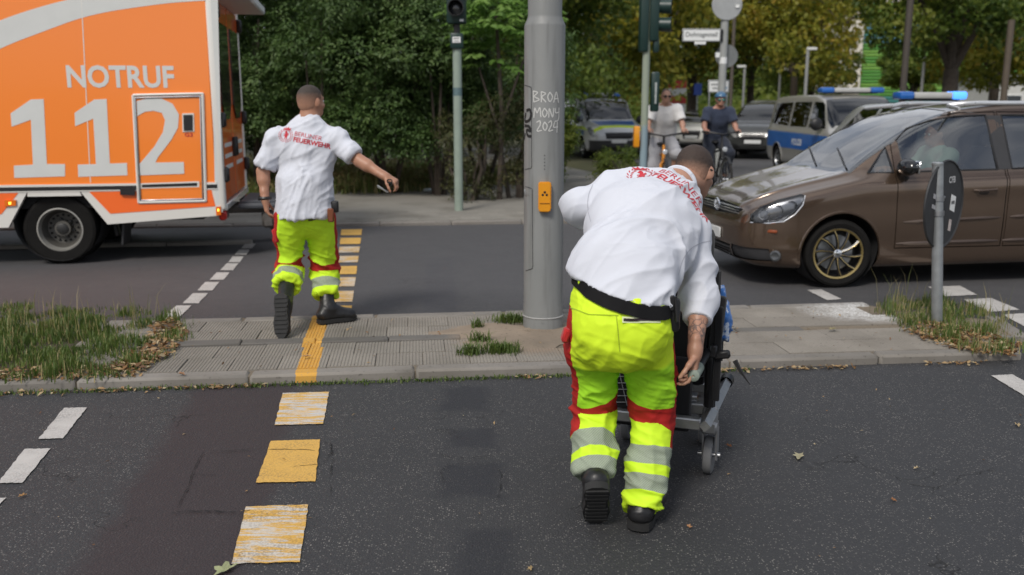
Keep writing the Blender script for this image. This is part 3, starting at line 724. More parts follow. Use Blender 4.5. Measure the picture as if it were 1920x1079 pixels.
for s in (-1, 1):
    m = MB(); m.tube([side(x, 1.60, s) * 1 + Vector((0, -s * .055, .02 + .05 * math.sin(min(1, max(0, (x - 1.95) / .35)) * 1.57) * (1 if x < 3.6 else max(0, (3.98 - x) / .38)))) for x in np.linspace(1.95, 3.98, 18)], [.012] + [.019] * 16 + [.012], 8, flat=1.2)
    m.build('roof_rail', M('silver_rail', (.62, .63, .64), .3, .6), TOU)
    # mirror: shell, glass, arm
    p = side(1.42, 1.06, s) + Vector((0, s * .13, .045)); m = MB(); m.ball(p, (.075, .125, .078), u=18, v=12); m.tube([side(1.47, 1.0, s), p + Vector((.02, -s * .06, -.045))], .03, 8); mi = m.build('mirror', M('gloss_black', (.008, .008, .009), .12, coat=.5), TOU)
    m = MB(); m.box(p + Vector((.066, 0, 0)), (.02, .19, .115), .008); m.build('mirror_glass', CHROME, mi)
    for x0 in (2.13, 3.08):
        m = MB(); a, b = side(x0, .885, s), side(x0 + .22, .895, s); m.tube([a, a + Vector((.02, s * .035, 0)), b + Vector((-.02, s * .035, 0)), b], [.014, .013, .013, .015], 8); m.build('door_handle', TB, TOU)
        m = MB(); m.ball(a.lerp(b, .45) + Vector((0, -s * .001, -.02)), (.06, .006, .028), u=14, v=8); m.build('handle_recess', M('dark_brown_recess', (.04, .028, .022), .4), TOU)
    for x0, x1 in ((1.45, 2.42), (2.51, 3.05)):
        m = MB(); m.tube([side(x, .605 + .03 * (x - 1.45), s) + Vector((0, s * .004, 0)) for x in np.linspace(x0, x1, 8)], [.004] + [.016] * 6 + [.004], 6); m.build('rub_strip', TB, TOU)
        m = MB(); m.tube([side(x, .405 + .01 * (x - 1.45), s) + Vector((0, -s * .006, 0)) for x in np.linspace(x0 - .05, x1, 8)], [.01] + [.02] * 6 + [.01], 6); m.build('sill_strip', TB, TOU)
    for poly in (TLW, TLR, TLX, TLQ):
        P = [side(x, z, s) + Vector((0, s * .001, 0)) for x, z in poly]; pts = []
        for i in range(len(P)):
            pts += [P[i].lerp(P[(i + 1) % len(P)], k / 4) for k in range(4)]
        MB().tube(pts + [pts[0]], .009, 5).build('window_seal', BLACK, TOU)
    P = [side(2.395, 1.07, s), side(2.52, 1.075, s), side(2.49, 1.558, s), side(2.355, 1.558, s)]
    bm = bmesh.new(); bm.faces.new([bm.verts.new(p + Vector((0, s * .004, 0))) for p in P]); bm_link(bm, 'door_pillar', PLASTIC, TOU)
    m = MB(); m.lathe([(.05, 0), (.05, .03), (.035, .035), (0, .02)], side(.30, .31, s) * 1 + Vector((-.02, s * .0, 0)), Vector((-.6, s * .8, 0)), 20); m.build('fog_lamp', M('fog_glass', (.10, .105, .11), .15, .5), TOU)
    for x, z, r in ((.14, .68, .052), (.24, .71, .066), (.37, .755, .052)):
        q = side(x, z, s); m = MB(); m.lathe([(r, 0), (r * .9, -.02), (r * .5, -.05), (0, -.055)], q + Vector((.035, -s * .02, 0)), Vector((-.75, s * .66, 0)), 20); m.build('headlight_reflector', LAMPGLASS, TOU)
    m = MB(); m.tube([side(x, z, s) + Vector((.0, s * .002, 0)) for x, z in ((.065, .602), (.2, .602), (.33, .622), (.42, .682), (.49, .772), (.518, .855))], .006, 5); m.build('headlight_trim', CHROME, TOU)
    m = MB(); m.box(side(.235, .53, s) + Vector((0, s * .001, 0)), (.09, .03, .03), .008, Matrix.Rotation(s * .7, 3, 'Z')); m.build('side_reflector', M('dull_orange', (.25, .06, .02), .3), TOU)
def front(y, z, bv=None):
    h = (bv or tbv).ray_cast(Vector((-1, y, z)), Vector((1, 0, 0))); return h[0] if h[0] is not None else Vector((.05, y, z))
for z in (.668, .690, .712):
    m = MB(); m.tube([front(y, z) + Vector((-.004, 0, 0)) for y in np.linspace(-.52, .52, 19)], .005, 5); m.build('grille_bar', CHROME, TOU)
m = MB()
for z in (.27, .30, .33): m.tube([front(y, z) + Vector((.0, 0, 0)) for y in np.linspace(-.40, .40, 11)], .007, 5)
m.build('lower_grille_bars', PLASTIC, TOU)
q = front(0, .70) + Vector((-.012, 0, 0)); m = MB(); m.lathe([(.066, 0), (.066, .012), (.056, .016), (.054, .010), (0, .010)], q, (-1, 0, -.15), 32)
for pts in ([(-.034, .040), (-.016, -.002), (0, .034), (.016, -.002), (.034, .040)], [(-.050, .016), (-.026, -.042), (0, .006), (.026, -.042), (.050, .016)]): m.tube([q + Vector((-.017, a, b)) for a, b in pts], .0055, 5)
m.build('badge', CHROME, TOU)
m = MB(); q = front(0.05, .44) + Vector((-.012, 0, 0)); m.box(q, (.014, .46, .10), .004); m.build('number_plate', PLATE, TOU)
for y0, y1 in ((-.60, .0), (.02, .62)):
    P = [tbv.ray_cast(Vector((1.02 + .035 * k, y0 + (y1 - y0) * k / 6, 2.2)), Vector((0, 0, -1)))[0] + Vector((0, 0, .012)) for k in range(7)]; m = MB(); m.tube(P, .008, 5); m.build('wiper', BLACK, TOU)
for s in (-1, 1): pass
# driver, seen through the side window
def seated(name, parent_loc, rz, label, h=.012, arm_out=False, shirt=None, trous=None, hairc=(.03, .02, .015), lean=0.0, sk=(.40, .21, .135)):
    """a seated person facing local -x; hip at local origin"""
    Rz = Matrix.Rotation(rz, 3, 'Z'); o = Vector(parent_loc); g = lambda x, y, z: o + Rz @ Vector((x, y, z))
    J = dict(front=Rz @ Vector((-1, 0, 0)), pelvis=g(0, 0, .08), waist=g(.05, 0, .26), chest=g(.10, 0, .44), neck=g(.09, 0, .62), head=g(.05, 0, .76), face=Rz @ Vector((-1, 0, -.05)), up=Vector((0, 0, 1)), w=(.17, .17, .19))
    for s, k in (('L', -1), ('R', 1)):
        J['sh' + s] = g(.09, -.19 * k * -1, .55) if False else g(.09, .19 * k, .55)
        J['el' + s] = g(-.08, .25 * k, .34); J['wr' + s] = g(-.34, .17 * k, .42); J['hand' + s] = (Rz @ Vector((-1, -.25 * k, .1)), Vector((0, 0, -1)), .8)
        J['hip' + s] = g(0, .10 * k, .06); J['kn' + s] = g(-.44, .12 * k, .14); J['an' + s] = g(-.62, .12 * k, -.22); J['heel' + s] = g(-.58, .12 * k, -.30); J['toe' + s] = g(-.82, .12 * k, -.28)
        J['th' + s] = 1
    if arm_out: J['elL'], J['wrL'] = g(-.10, -.30, .42), g(-.38, -.26, .40)
    b, L, ax = body_mesh(name, J, h, skin_mat('skin_' + name, sk)); tag(b, label, 'person')
    shirt_mesh('shirt', J, h, shirt, b, cuff=(.7, .7), hem=(g(0, 0, .06), Vector((0, 0, -1)))); trouser_mesh('trousers', J, h, trous, b, hem=(.34, .34), seat=.15, rad=(.10, .10, .085, .07))
    hair_mesh(J, L, ax, hair_mat('hair_' + name, hairc, sk, (-.08, -.05)), b, .008, .009); eyes(L, ax, b); return b
# ---------------------------------------------------- vans and cars in the side street
def van_spec(stripe):
    W1 = [(1.30, 1.12), (1.62, 1.12), (1.62, 1.66), (1.52, 1.60)]
    return dict(bottom=[(0, .36), (.05, .26), (.3, .22), (4.7, .24), (5.14, .4)],
    width=[(0, .64), (.03, .72), (.12, .83), (.3, .90), (.7, .955), (1.2, .964), (4.6, .964), (5.0, .94), (5.14, .86)],
    belt=[(0, .72), (.05, .85), (.2, .94), (.5, 1.0), (.85, 1.06), (1.2, 1.08), (5.0, 1.10), (5.14, 1.08)],
    top=[(0, .74), (.05, .90), (.2, 1.01), (.5, 1.10), (.80, 1.17), (.9, 1.23), (1.15, 1.46), (1.4, 1.66), (1.6, 1.79), (1.8, 1.86), (2.2, 1.905), (3.2, 1.91), (4.7, 1.885), (5.0, 1.84), (5.10, 1.65), (5.14, 1.3)],
    roofw=[(0, .5), (.3, .66), (.9, .76), (1.6, .77), (2.2, .77), (5.0, .76), (5.14, .72)],
    arch=.385, axles=(.92, 4.12), wr=.335, track=.83, tw=.215, rim=.62, wmats=[STEEL],
    windows=[([(1.10, 1.14), (1.24, 1.30), (1.50, 1.66), (1.62, 1.72), (2.05, 1.73), (2.10, 1.14)], 'front_door_window'), ([(2.22, 1.15), (2.20, 1.73), (3.35, 1.73), (3.35, 1.15)], 'side_window'), ([(3.5, 1.15), (3.5, 1.73), (4.75, 1.70), (4.85, 1.2)], 'rear_side_window')],
    shield=[(.885, -.80), (1.2, -.80), (1.62, -.70), (1.68, 0), (1.62, .70), (1.2, .80), (.885, .80), (.85, 0)], cowl=1.14, dash=.9, seats=(1.75, 2.8), seatz=.2,
    lamps=[[(.04, .70), (.10, .86), (.30, .98), (.42, .98), (.38, .86), (.22, .74), (.10, .68)]],
    panels=[([(-.42, .62), (-.46, .82), (.46, .82), (.42, .62)], 'yz', lambda c: c.x < .25, 'grille', BLACK, -.02),
            ([(-.72, .30), (-.74, .50), (.74, .50), (.72, .30)], 'yz', lambda c: c.x < .3, 'lower_grille', PLASTIC, -.015)] + stripe)
POLB = M('police_blue_foil', (.012, .10, .36), .35, coat=.4); POLY_ = M('neon_yellow_foil', (.62, .80, .02), .4)
SILVER = paint_mat('silver_paint', (.42, .43, .44), .5, .32); SILVERB = paint_mat('warm_silver_paint', (.38, .37, .34), .4, .35)
sd1 = [([(.75, .62), (.75, .98), (4.95, 1.02), (4.95, .62)], 'xz', lambda c: abs(c.y) > .5 and c.z < 1.04, 'blue_stripe', POLB, 0.0)]
hood = [([(.14, -.62), (.14, .62), (.80, .68), (.80, -.68)], 'xy', lambda c: c.z > .86, 'blue_bonnet_foil', POLB, 0.0)]
st1 = [([(-.88, .24), (-.90, .58), (.90, .58), (.88, .24)], 'yz', lambda c: c.x < .5, 'bumper', PLASTIC, 0.0), ([(.30, .88), (.75, 1.0), (4.9, 1.06), (4.9, .97), (.75, .90)], 'xz', lambda c: abs(c.y) > .5 and c.z < 1.09, 'yellow_stripe', POLY_, 0.0), ([(.7, .70), (.7, .88), (4.95, .95), (4.95, .70)], 'xz', lambda c: abs(c.y) > .5 and c.z < 1.04, 'blue_stripe', POLB, 0.0),
       ([(.04, -.80), (.14, -.80), (.28, -.4), (.30, 0), (.28, .4), (.14, .80), (.04, .80), (.12, .4), (.14, 0), (.12, -.4)], 'xy', lambda c: c.z > .80, 'yellow_bonnet_foil', POLY_, 0.0), ([(.30, -.6), (.32, 0), (.30, .6), (.80, .68), (.80, -.68)], 'xy', lambda c: c.z > .9, 'blue_bonnet_foil', POLB, 0.0)]
def light_bar(root, x, z, w=1.35, lit=False, n=2):
    m = MB(); m.box((x, 0, z + .065), (.30, w * .56, .10), .025, seg=2); b = m.build('light_bar', M('light_bar_shell', (.45, .45, .43), .3), root)
    m = MB(); m.box((x, 0, z + .0), (.20, w * .8, .04), .01); m.build('light_bar_foot', BLACK, b)
    for s in (-1, 1):
        m = MB(); m.box((x, s * w * .385, z + .065), (.32, w * .21, .125), .04, seg=2); m.build('blue_lamp', BLUELIT if lit and s == -1 else BLUELENS, b)
def mirror(root, x, z, y, m=BLACK, sz=.1):
    for s in (-1, 1):
        b = MB(); b.ball((x, s * (y + .12), z), (.07, sz, sz * 1.05), u=12, v=8); b.tube([(x + .03, s * (y - .06), z - .05), (x, s * (y + .08), z - .03)], .025, 6); b.build('mirror', m, root)
def plate(root, z=.42, y=0):
    b = MB(); b.box((-.012, y, z), (.02, .5, .11), .004); b.build('number_plate', PLATE, root)
def place(px, Y, head, name, label, group=None, dz=0):
    """nose centre over photo column px at distance Y, nose pointing along head (degrees from -Y, + to the left)"""
    x = at(px, 400, Y).x; a = R(90 - head); return empty(name, (x, Y, dz), a, label, 'police van' if 'police' in label else 'car', group)
v = place(1158, 28.6, -11, 'police_van', 'police van with a neon yellow band below its windscreen, parked beside the bush', 'police vehicles')
build_car(v, van_spec(st1), paint_mat('light_silver_paint', (.62, .63, .64), .1, .35)); light_bar(v, 2.0, 1.93); mirror(v, 1.18, 1.2, .93, sz=.12); plate(v, .55)
v = place(1648, 19.4, -2, 'police_van', 'silver and blue police van with unlit light bar, behind the brown car bonnet', 'police vehicles')
v2 = v; _, vb2 = build_car(v, van_spec(sd1 + hood), SILVERB); light_bar(v, 2.0, 1.93, 1.5); mirror(v, 1.18, 1.24, .93, sz=.14); plate(v, .55)
for s in (-1, 1):
    t = text_polys('POLIZEI', .2, .004); x0, x1, _, _ = bm_size(t)
    Mx = Matrix.Translation((2.3 if s < 0 else 2.3 + x1, s * .975, .72)) @ Matrix.Rotation(R(90), 4, 'X') @ (Matrix.Rotation(R(180), 4, 'Y') if s > 0 else Matrix())
    wrap(t, 'lettering', WHITE, v, vb2, Mx, .004, .2)
def small_car(h=1.45, L=4.4, hood_z=.95, cow=1.0, tailx=.9, w=.88, rake=.95, suv=0.0):
    k = L / 4.4; T = h
    return dict(bottom=[(0, .34 + suv), (.05, .24 + suv), (.3, .19 + suv), (4.0 * k, .21 + suv), (L, .4 + suv)],
    width=[(0, w * .66), (.04, w * .77), (.15, w * .88), (.4, w * .965), (.9, w), (3.6 * k, w), (4.1 * k, w * .95), (L, w * .78)],
    belt=[(0, .58 + suv), (.05, .68 + suv), (.3, hood_z - .13), (1.0, hood_z - .03), (1.5, hood_z), (3.6 * k, hood_z + .05), (L, hood_z - .1)],
    top=[(0, .60 + suv), (.05, .72 + suv), (.3, hood_z - .08), (1.0, hood_z + .03), (1.0 + .12, hood_z + .06), (1.0 + rake * .5, (hood_z + T) / 2 + .05), (1.0 + rake, T - .045), (1.0 + rake * 1.5, T), (3.1 * k, T - .02), (3.7 * k, T - .16), (4.15 * k, hood_z + .16), (L, hood_z - .04)],
    roofw=[(0, w * .5), (.5, w * .72), (1.1, w * .78), (1.0 + rake, w * .66), (3.2 * k, w * .64), (L, w * .6)],
    arch=.365 + suv * .3, axles=(.88, .88 + 2.65 * k), wr=.32 + suv * .25, track=w - .115, tw=.215, rim=.66, wmats=[STEEL],
    windows=[([(1.25, hood_z + .05), (1.1 + rake * .75, T - .13), (1.1 + rake * 1.1, T - .09), (2.3, T - .085), (2.35, hood_z + .06)], 'front_door_window'), ([(2.45, hood_z + .07), (2.42, T - .085), (3.0 * k, T - .11), (3.55 * k, hood_z + .12)], 'rear_door_window')],
    shield=[(1.06, -w * .80), (1.0 + rake * .95, -w * .60), (1.0 + rake, 0), (1.0 + rake * .95, w * .60), (1.06, w * .80), (1.0, 0)], cowl=hood_z + .045, dash=1.0, seats=(1.75, 2.6),
    lamps=[[(.06, .60 + suv), (.08, .69 + suv), (.35, hood_z - .15), (.5, hood_z - .14), (.42, hood_z - .22), (.2, .60 + suv)]],
    panels=[([(-.30, .36 + suv), (-.38, .68 + suv), (.38, .68 + suv), (.30, .36 + suv)], 'yz', lambda c: c.x < .25, 'grille', BLACK, -.02),
            ([(-.78, .26 + suv), (-.78, .36 + suv), (-.45, .38 + suv), (-.42, .26 + suv)], 'yz', lambda c: c.x < .4 and c.y < 0, 'air_intake', BLACK, -.015), ([(.78, .26 + suv), (.78, .36 + suv), (.45, .38 + suv), (.42, .26 + suv)], 'yz', lambda c: c.x < .4 and c.y > 0, 'air_intake', BLACK, -.015)])
v = place(1290, 36.0, 4, 'parked_car', 'white sporty coupe facing the camera between the two cyclists', 'cars in the side street')
build_car(v, small_car(1.38, 4.35, .92, rake=1.0), paint_mat('white_car_paint', (.72, .71, .66), 0, .3)); mirror(v, 1.35, 1.0, .84, WHITE); plate(v, .44)
v = place(1366, 33.0, 38, 'parked_car', 'beige car with a pale mirror, right of the cyclist in the dark shirt', 'cars in the side street')
build_car(v, small_car(1.50, 4.4, .98), paint_mat('beige_car_paint', (.50, .46, .37), .2, .35)); mirror(v, 1.35, 1.06, .84, WHITE); plate(v, .44)
v = place(1404, 28.2, 22, 'parked_car', 'dark grey off-road car standing just left of the silver police van', 'cars in the side street')
build_car(v, small_car(1.74, 4.6, 1.12, suv=.1, w=.93), paint_mat('dark_grey_car_paint', (.035, .037, .036), .3, .35)); mirror(v, 1.35, 1.22, .9); plate(v, .55)
v = place(2215, 11.9, -86, 'parked_car', 'dark car whose roof shows between the police van and the brown car', 'cars in the side street')
build_car(v, small_car(1.68, 4.4, 1.05, suv=.06, w=.90, rake=.8), paint_mat('graphite_car_paint', (.05, .052, .054), .4, .3)); mirror(v, 1.35, 1.15, .86)
v = place(1852, 12.9, -3, 'police_van', 'police vehicle behind the brown car roof, right lamp of its light bar lit', 'police vehicles')
v['category'] = 'police car'
build_car(v, small_car(1.70, 4.5, 1.02, suv=.04, w=.90, rake=.85), SILVER); light_bar(v, 1.95, 1.74, 1.12, True); mirror(v, 1.35, 1.1, .86)
v = place(1432, 46.0, 12, 'parked_car', 'white van far down the side street above the dark grey car', 'cars in the side street')
build_car(v, van_spec([]), WHITE); mirror(v, 1.18, 1.2, .93, WHITE)

# ---------------------------------------------------- ambulance
AA = R(10); AO = Vector((-3.175, 9.70, 0)); ad = Vector((math.cos(AA), math.sin(AA), 0)); an_ = Vector((-math.sin(AA), math.cos(AA), 0))
AMB = empty('ambulance', AO, AA, 'orange and white box-bodied ambulance with NOTRUF 112 lettering, cut by the left frame edge', 'ambulance')
def asd(px, py):      # photo pixel on the side of the box -> local x, z
    d = Vector(_ray(px, py)); o = Vector((0, 0, CAM_H)); t = (AO - o).dot(an_) / d.dot(an_); p = o + d * t - AO; return (p.dot(ad), p.z)
ORANGE = paint_mat('orange_day_glow_foil', (.95, .235, .018), 0, .42, .06); ORANGE2 = paint_mat('red_orange_foil', (.95, .150, .012), 0, .42, .06)
AWHITE = paint_mat('ambulance_white', (.74, .72, .67), 0, .42, .2); REFL = M('grey_reflective_foil', (.62, .63, .61), .5, var=.04)
XS = lambda pts: [asd(*p) for p in pts]
SM = Matrix.Rotation(R(90), 4, 'X')          # xy -> xz, z -> -y
def splate(name, pts, m, out, thick, parent=AMB, px=True):
    P = XS(pts) if px else pts
    Mx = Matrix.Translation((0, -out + thick, 0)) @ SM; b = MB(); b.prism(P, thick, Mx); return b.build(name, m, parent)
zt = 2.95; x1, zl = asd(407, 347); xl = -4.4; zbase = asd(200, 349)[1]
mb = MB(); mb.box(((x1 + xl) / 2 - .0, 1.08, (zbase + zt) / 2), (x1 - xl, 2.16, zt - zbase), .012); mb.build('box_body', ORANGE, AMB)
mb = MB(); mb.box(((x1 + xl) / 2, 1.08, zbase - .13), (x1 - xl - .05, 1.96, .22), .01); mb.build('chassis', DARK, AMB)
# white strip and black groove
z1 = zbase
for a, b, m, nm, o in ((.000, .024, AWHITE, 'white_strip', .012), (-.042, .000, BLACK, 'rubbing_strip', .010), (-.052, -.042, AWHITE, 'white_strip', .012)):
    splate(nm, [(xl, z1 + a), (x1, z1 + a), (x1, z1 + b), (xl, z1 + b)], m, o, .03, px=False)
# skirts
zt2 = z1 - .054
W_ = asd(150, 353)[0]; WL = asd(50, 353)[0]
sk = [(W_, zt2), asd(202, 421), asd(407, 405), (x1, zt2)]; splate('rear_skirt', sk, AWHITE, .004, .06, px=False)
splate('skirt_panel', [(W_ + .09, zt2 - .006), asd(207, 401), asd(404, 387), (x1 - .06, zt2 - .006)], ORANGE2, .008, .012, px=False)
splate('front_skirt', [(xl, zt2), (WL, zt2), asd(16, 427), (xl, asd(0, 430)[1])], AWHITE, .004, .06, px=False)
splate('skirt_panel', [(xl, zt2 - .006), (WL - .085, zt2 - .006), asd(3, 402), (xl, asd(0, 404)[1])], ORANGE2, .008, .012, px=False)
splate('arch_cap', [(WL + .005, zt2), (WL + .0, zt2 - .045), (W_ + .01, zt2 - .045), (W_ - .005, zt2)], AWHITE, .006, .06, px=False)
# grey sweeping band
up_ = [(-260, 165), (-120, 95), (0, 39), (70, 15), (135, -2), (230, -20), (395, -38)]; lo_ = [(393, 1), (320, 6), (250, 15), (200, 23), (150, 35), (80, 60), (0, 92), (-120, 160), (-260, 240)]
def poly_smooth(p, n=6): return [tuple(v) for v in catmull(p, n)]
splate('grey_band', poly_smooth(XS(up_)) + poly_smooth(XS(lo_)), REFL, .002, .004, px=False)
for a, b in (((152, 0), (169, 343)),): splate('panel_seam', [a, (a[0] + 1.6, a[1]), (b[0] + 1.6, b[1]), b], AWHITE, .003, .004)
splate('grey_edge_strip', [(394, -60), (407, -60), (418, 398), (404, 398)], REFL, .0045, .006)
# 112
one = lambda x: None
ONE = [(20, 213), (58, 187), (82, 186), (88, 308), (122, 308), (122, 331), (27, 334), (26, 311), (62, 309), (58, 225), (22, 238)]
ONE2 = [(140, 212), (177, 187), (200, 186), (206, 307), (238, 306), (239, 329), (147, 332), (146, 309), (180, 308), (175, 223), (141, 237)]
TWO = [(257, 190), (280, 184), (303, 185), (324, 195), (336, 215), (334, 240), (322, 262), (296, 296), (292, 305), (345, 304), (346, 326), (263, 329), (262, 308), (290, 275), (306, 248), (310, 226), (304, 212), (288, 208), (272, 210), (258, 218)]
for P in (ONE, ONE2, TWO): splate('digit', [(x, y) for x, y in P], REFL, .0035 if P is not TWO else .0165, .004)
xA, zA = asd(127, 165); xB, _ = asd(328, 165); zT = asd(127, 122)[1]
t = text_polys('NOTRUF', 1.0, .028); a0, a1, b0, b1 = bm_size(t)
for v_ in t.verts: v_.co = Vector((xA + (v_.co.x - a0) / (a1 - a0) * (xB - xA), -.0035, zA + (v_.co.y - b0) / (b1 - b0) * (zT - zA)))
bm_link(t, 'lettering', REFL, AMB)
# locker door
dr = [(250, 179), (380, 176), (386, 377), (261, 380)]
ld_ = splate('locker_door', dr, ORANGE, .012, .012)
def rim_tube(pts, r, m, nm, y):
    P = XS(pts); b = MB(); Q = []
    for i in range(len(P)):
        p, q = Vector(P[i]), Vector(P[(i + 1) % len(P)])
        for k in range(7): w = p.lerp(q, (0, .012, .2, .4, .6, .8, .988)[k]); Q.append(Vector((w.x, y, w.y)))
    b.tube(Q + [Q[0]], r, 6, cap=False); b.build(nm, m, ld_)
rim_tube(dr, .016, AWHITE, 'door_frame', -.010); rim_tube([(254, 184), (376, 181), (381, 373), (264, 376)], .008, CHROME, 'door_trim', -.02)
splate('door_trim', [(263, 344), (374, 340), (374, 351), (264, 354)], AWHITE, .0145, .004, ld_); splate('rubbing_strip', [(267, 346.5), (370, 343), (370, 348.5), (267, 351.5)], BLACK, .018, .008, ld_)
splate('handle_surround', [(342, 213), (364, 212.5), (365, 247), (343, 248)], AWHITE, .02, .012, ld_); splate('door_handle', [(344.5, 216), (361.5, 215.5), (362, 245), (345.5, 245.5)], BLACK, .028, .02, ld_)
t = text_polys('G3', 1.0, .02); a0, a1, b0, b1 = bm_size(t); xA, zA = asd(347, 256.5); xB, _ = asd(362, 256.5); zT = asd(347, 249.5)[1]
for v_ in t.verts: v_.co = Vector((xA + (v_.co.x - a0) / (a1 - a0) * (xB - xA), -.0165, zA + (v_.co.y - b0) / (b1 - b0) * (zT - zA)))
bm_link(t, 'lettering', M('red_lettering', (.5, .02, .02), .5), ld_)
splate('hinge_handle', [(227, 353), (254, 353), (254, 366), (227, 365)], BLACK, .04, .04)
for q in ([(405, 388), (414, 387), (415, 403), (406, 404)], [(10, 376), (31, 375), (31, 386), (10, 387)]): splate('marker_lamp', q, AMBER, .022, .02)
for q in ([(408.5, 392), (411, 392), (411, 396), (408.5, 396)], [(18, 379), (22, 379), (22, 383), (18, 383)]): splate('lit_bulb', q, emis('lit_amber_bulb', (1, .55, .05), 4), .025, .004)
for k, y in enumerate((352.6, 357.4)):
    for j in range(4): splate('stencil_mark', [(90 + j * 4.3, y), (93 + j * 4.3, y), (93 + j * 4.3, y + 2.2), (90 + j * 4.3, y + 2.2)], BLACK, .0075, .004)
# rear corner posts and rear face (local x = x1)
mb = MB(); mb.box((x1 + .035, .045, (z1 - .28 + zt) / 2), (.09, .10, zt - z1 + .28), .03, seg=3); mb.build('corner_post', AWHITE, AMB)
mb = MB(); mb.box((x1 + .035, 2.115, (z1 - .28 + zt) / 2), (.09, .10, zt - z1 + .28), .03, seg=3); mb.build('corner_post', AWHITE, AMB)
mb = MB(); mb.box((x1 + .03, 1.08, z1 - .25), (.12, 2.1, .07), .01); mb.build('rear_frame', AWHITE, AMB)
for k in range(2):
    ya, yb = .10 + k * .985, 1.075 + k * .985; b = MB(); b.box((x1 + .035, (ya + yb) / 2, (z1 - .2 + 2.75) / 2), (.06, yb - ya - .012, 2.75 - z1 + .2), .012); dr_ = b.build('rear_door', ORANGE2, AMB)
    b = MB(); wz = [(ya + .12, 1.62), (ya + .12, 2.5), (yb - .12, 2.5), (yb - .12, 1.62), ((ya + yb) / 2, 1.42)] if False else [(ya + .12, 1.66), (ya + .12, 2.52), (yb - .12, 2.52), (yb - .12, 1.66), (yb - .3, 1.50), (ya + .3, 1.50)]
    b.prism(wz, .014, Matrix.Translation((x1 + .068, 0, 0)) @ Matrix(((0, 0, 1, 0), (1, 0, 0, 0), (0, 1, 0, 0), (0, 0, 0, 1)))); b.build('door_window', M('tinted_pane', (.012, .015, .016), .08, coat=.5), dr_)
    b = MB(); b.box((x1 + .085, yb - .1 if k == 0 else ya + .06, 1.18), (.05, .05, .22), .012); b.build('door_handle', BLACK, dr_)
    hy = ya - .03 if k == 0 else yb + .03
    for z in (.92, 1.5, 2.62): b = MB(); b.box((x1 + .09, hy, z), (.07, .10, .16), .02); b.build('hinge', BLACK, dr_)
    for z in (.98, 1.1, 1.22): b = MB(); b.box((x1 + .0655, (ya + yb) / 2, z), (.006, .6, .045), 0); b.build('reflective_stripe', REFL, dr_)
mb = MB(); mb.box((x1 + .22, 1.0, 2.80), (.42, 1.9, .10), .02); mb.build('rear_canopy', WHITE, AMB)
for s, m, z in ((0, REDLENS, z1 - .33), (1, REDLENS, z1 - .33)):
    b = MB(); b.box((x1 + .03, .10 + 1.96 * s, z), (.08, .12, .13), .02); b.build('tail_lamp', m, AMB)
    b = MB(); b.box((x1 + .035, .24 + 1.66 * s, z), (.07, .12, .13), .02); b.build('bumper_end', PLASTIC, AMB)
# rear step with fittings
b = MB(); b.box((x1 + .42, .78, .56), (.50, 1.05, .07), .03, seg=2); b.box((x1 + .42, .78, .603), (.46, 1.0, .016), .004); st_ = b.build('rear_step', M('dark_step_plate', (.065, .07, .08), .6, bump=.4, bs=60), AMB)
b = MB()
for y in (.75, 1.25): b.box((x1 + .18, y, .47), (.5, .07, .08), .01)
b.tube([(x1 + .45, .5, .46), (x1 + .55, .5, .32), (x1 + .50, .55, .28)], .04, 8); b.box((x1 + .48, .38, .40), (.14, .12, .2), .03); b.box((x1 + .56, .75, .38), (.11, .11, .22), .03); b.box((x1 + .54, .57, .34), (.12, .42, .05), .015)
b.build('step_bracket', M('worn_grey_metal', (.12, .11, .10), .6, .5, ns=30, var=.3), st_)['kind'] = 'stuff'
b = MB(); b.box((x1 - .55, .55, .50), (.75, .6, .16), .03); b.build('under_box', BLACK, AMB)
b = MB(); b.box((x1 - 1.16, .40, .42), (.05, .1, .36), .01, Matrix.Rotation(-.15, 3, 'Y')); b.build('bracket', BLACK, AMB)
wx, wz_ = asd(108, 428)
b = MB(); b.box((wx + .62, .30, .40), (.03, .34, .46), .008, Matrix.Rotation(.12, 3, 'Y')); b.box((wx + .52, .3, .60), (.24, .4, .2), .03); b.build('mud_flap', PLASTIC, AMB)
for s in (0, 1):
    yy = .17 if s == 0 else 1.99
    for k, dy in enumerate((0, .27)):
        wheel(AMB, 'wheel', (wx, yy + (dy if s == 0 else -dy), .365), (0, -1 if s == 0 else 1, 0), .372, .22, .60, 'truck' if k == 0 else 'plain', 44, mats=[M('worn_rim', (.36, .35, .32), .45, .5, var=.25), M('hub_dark', (.02, .02, .02), .5)] if k == 0 else [BLACK])
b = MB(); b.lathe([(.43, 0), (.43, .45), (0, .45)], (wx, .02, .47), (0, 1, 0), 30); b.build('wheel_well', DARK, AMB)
b = MB(); b.tube([(wx - .1, .45, .38), (wx - .1, 1.7, .38)], .09, 10); b.build('axle', DARK, AMB)
# cab in front of the box (outside the frame)
b = MB(); b.prism([(xl, .45), (xl, 2.35), (xl - .25, 2.4), (xl - .75, 2.2), (xl - 1.15, 1.45), (xl - 1.75, 1.25), (xl - 1.95, .95), (xl - 1.95, .45)], 1.98, Matrix.Translation((0, 2.07, 0)) @ SM); cb = b.build('cab', ORANGE, AMB)
b = MB(); b.prism([(xl - .12, 1.4), (xl - .12, 2.1), (xl - .62, 2.1), (xl - .95, 1.48)], 2.0, Matrix.Translation((0, 2.08, 0)) @ SM); b.build('cab_window', M('tinted_pane', (.012, .015, .016), .08), cb)
for s in (0, 1): wheel(AMB, 'wheel', (xl - 1.15, .2 if s == 0 else 1.96, .365), (0, -1 if s == 0 else 1, 0), .372, .22, .60, 'plain', 30, mats=[BLACK])
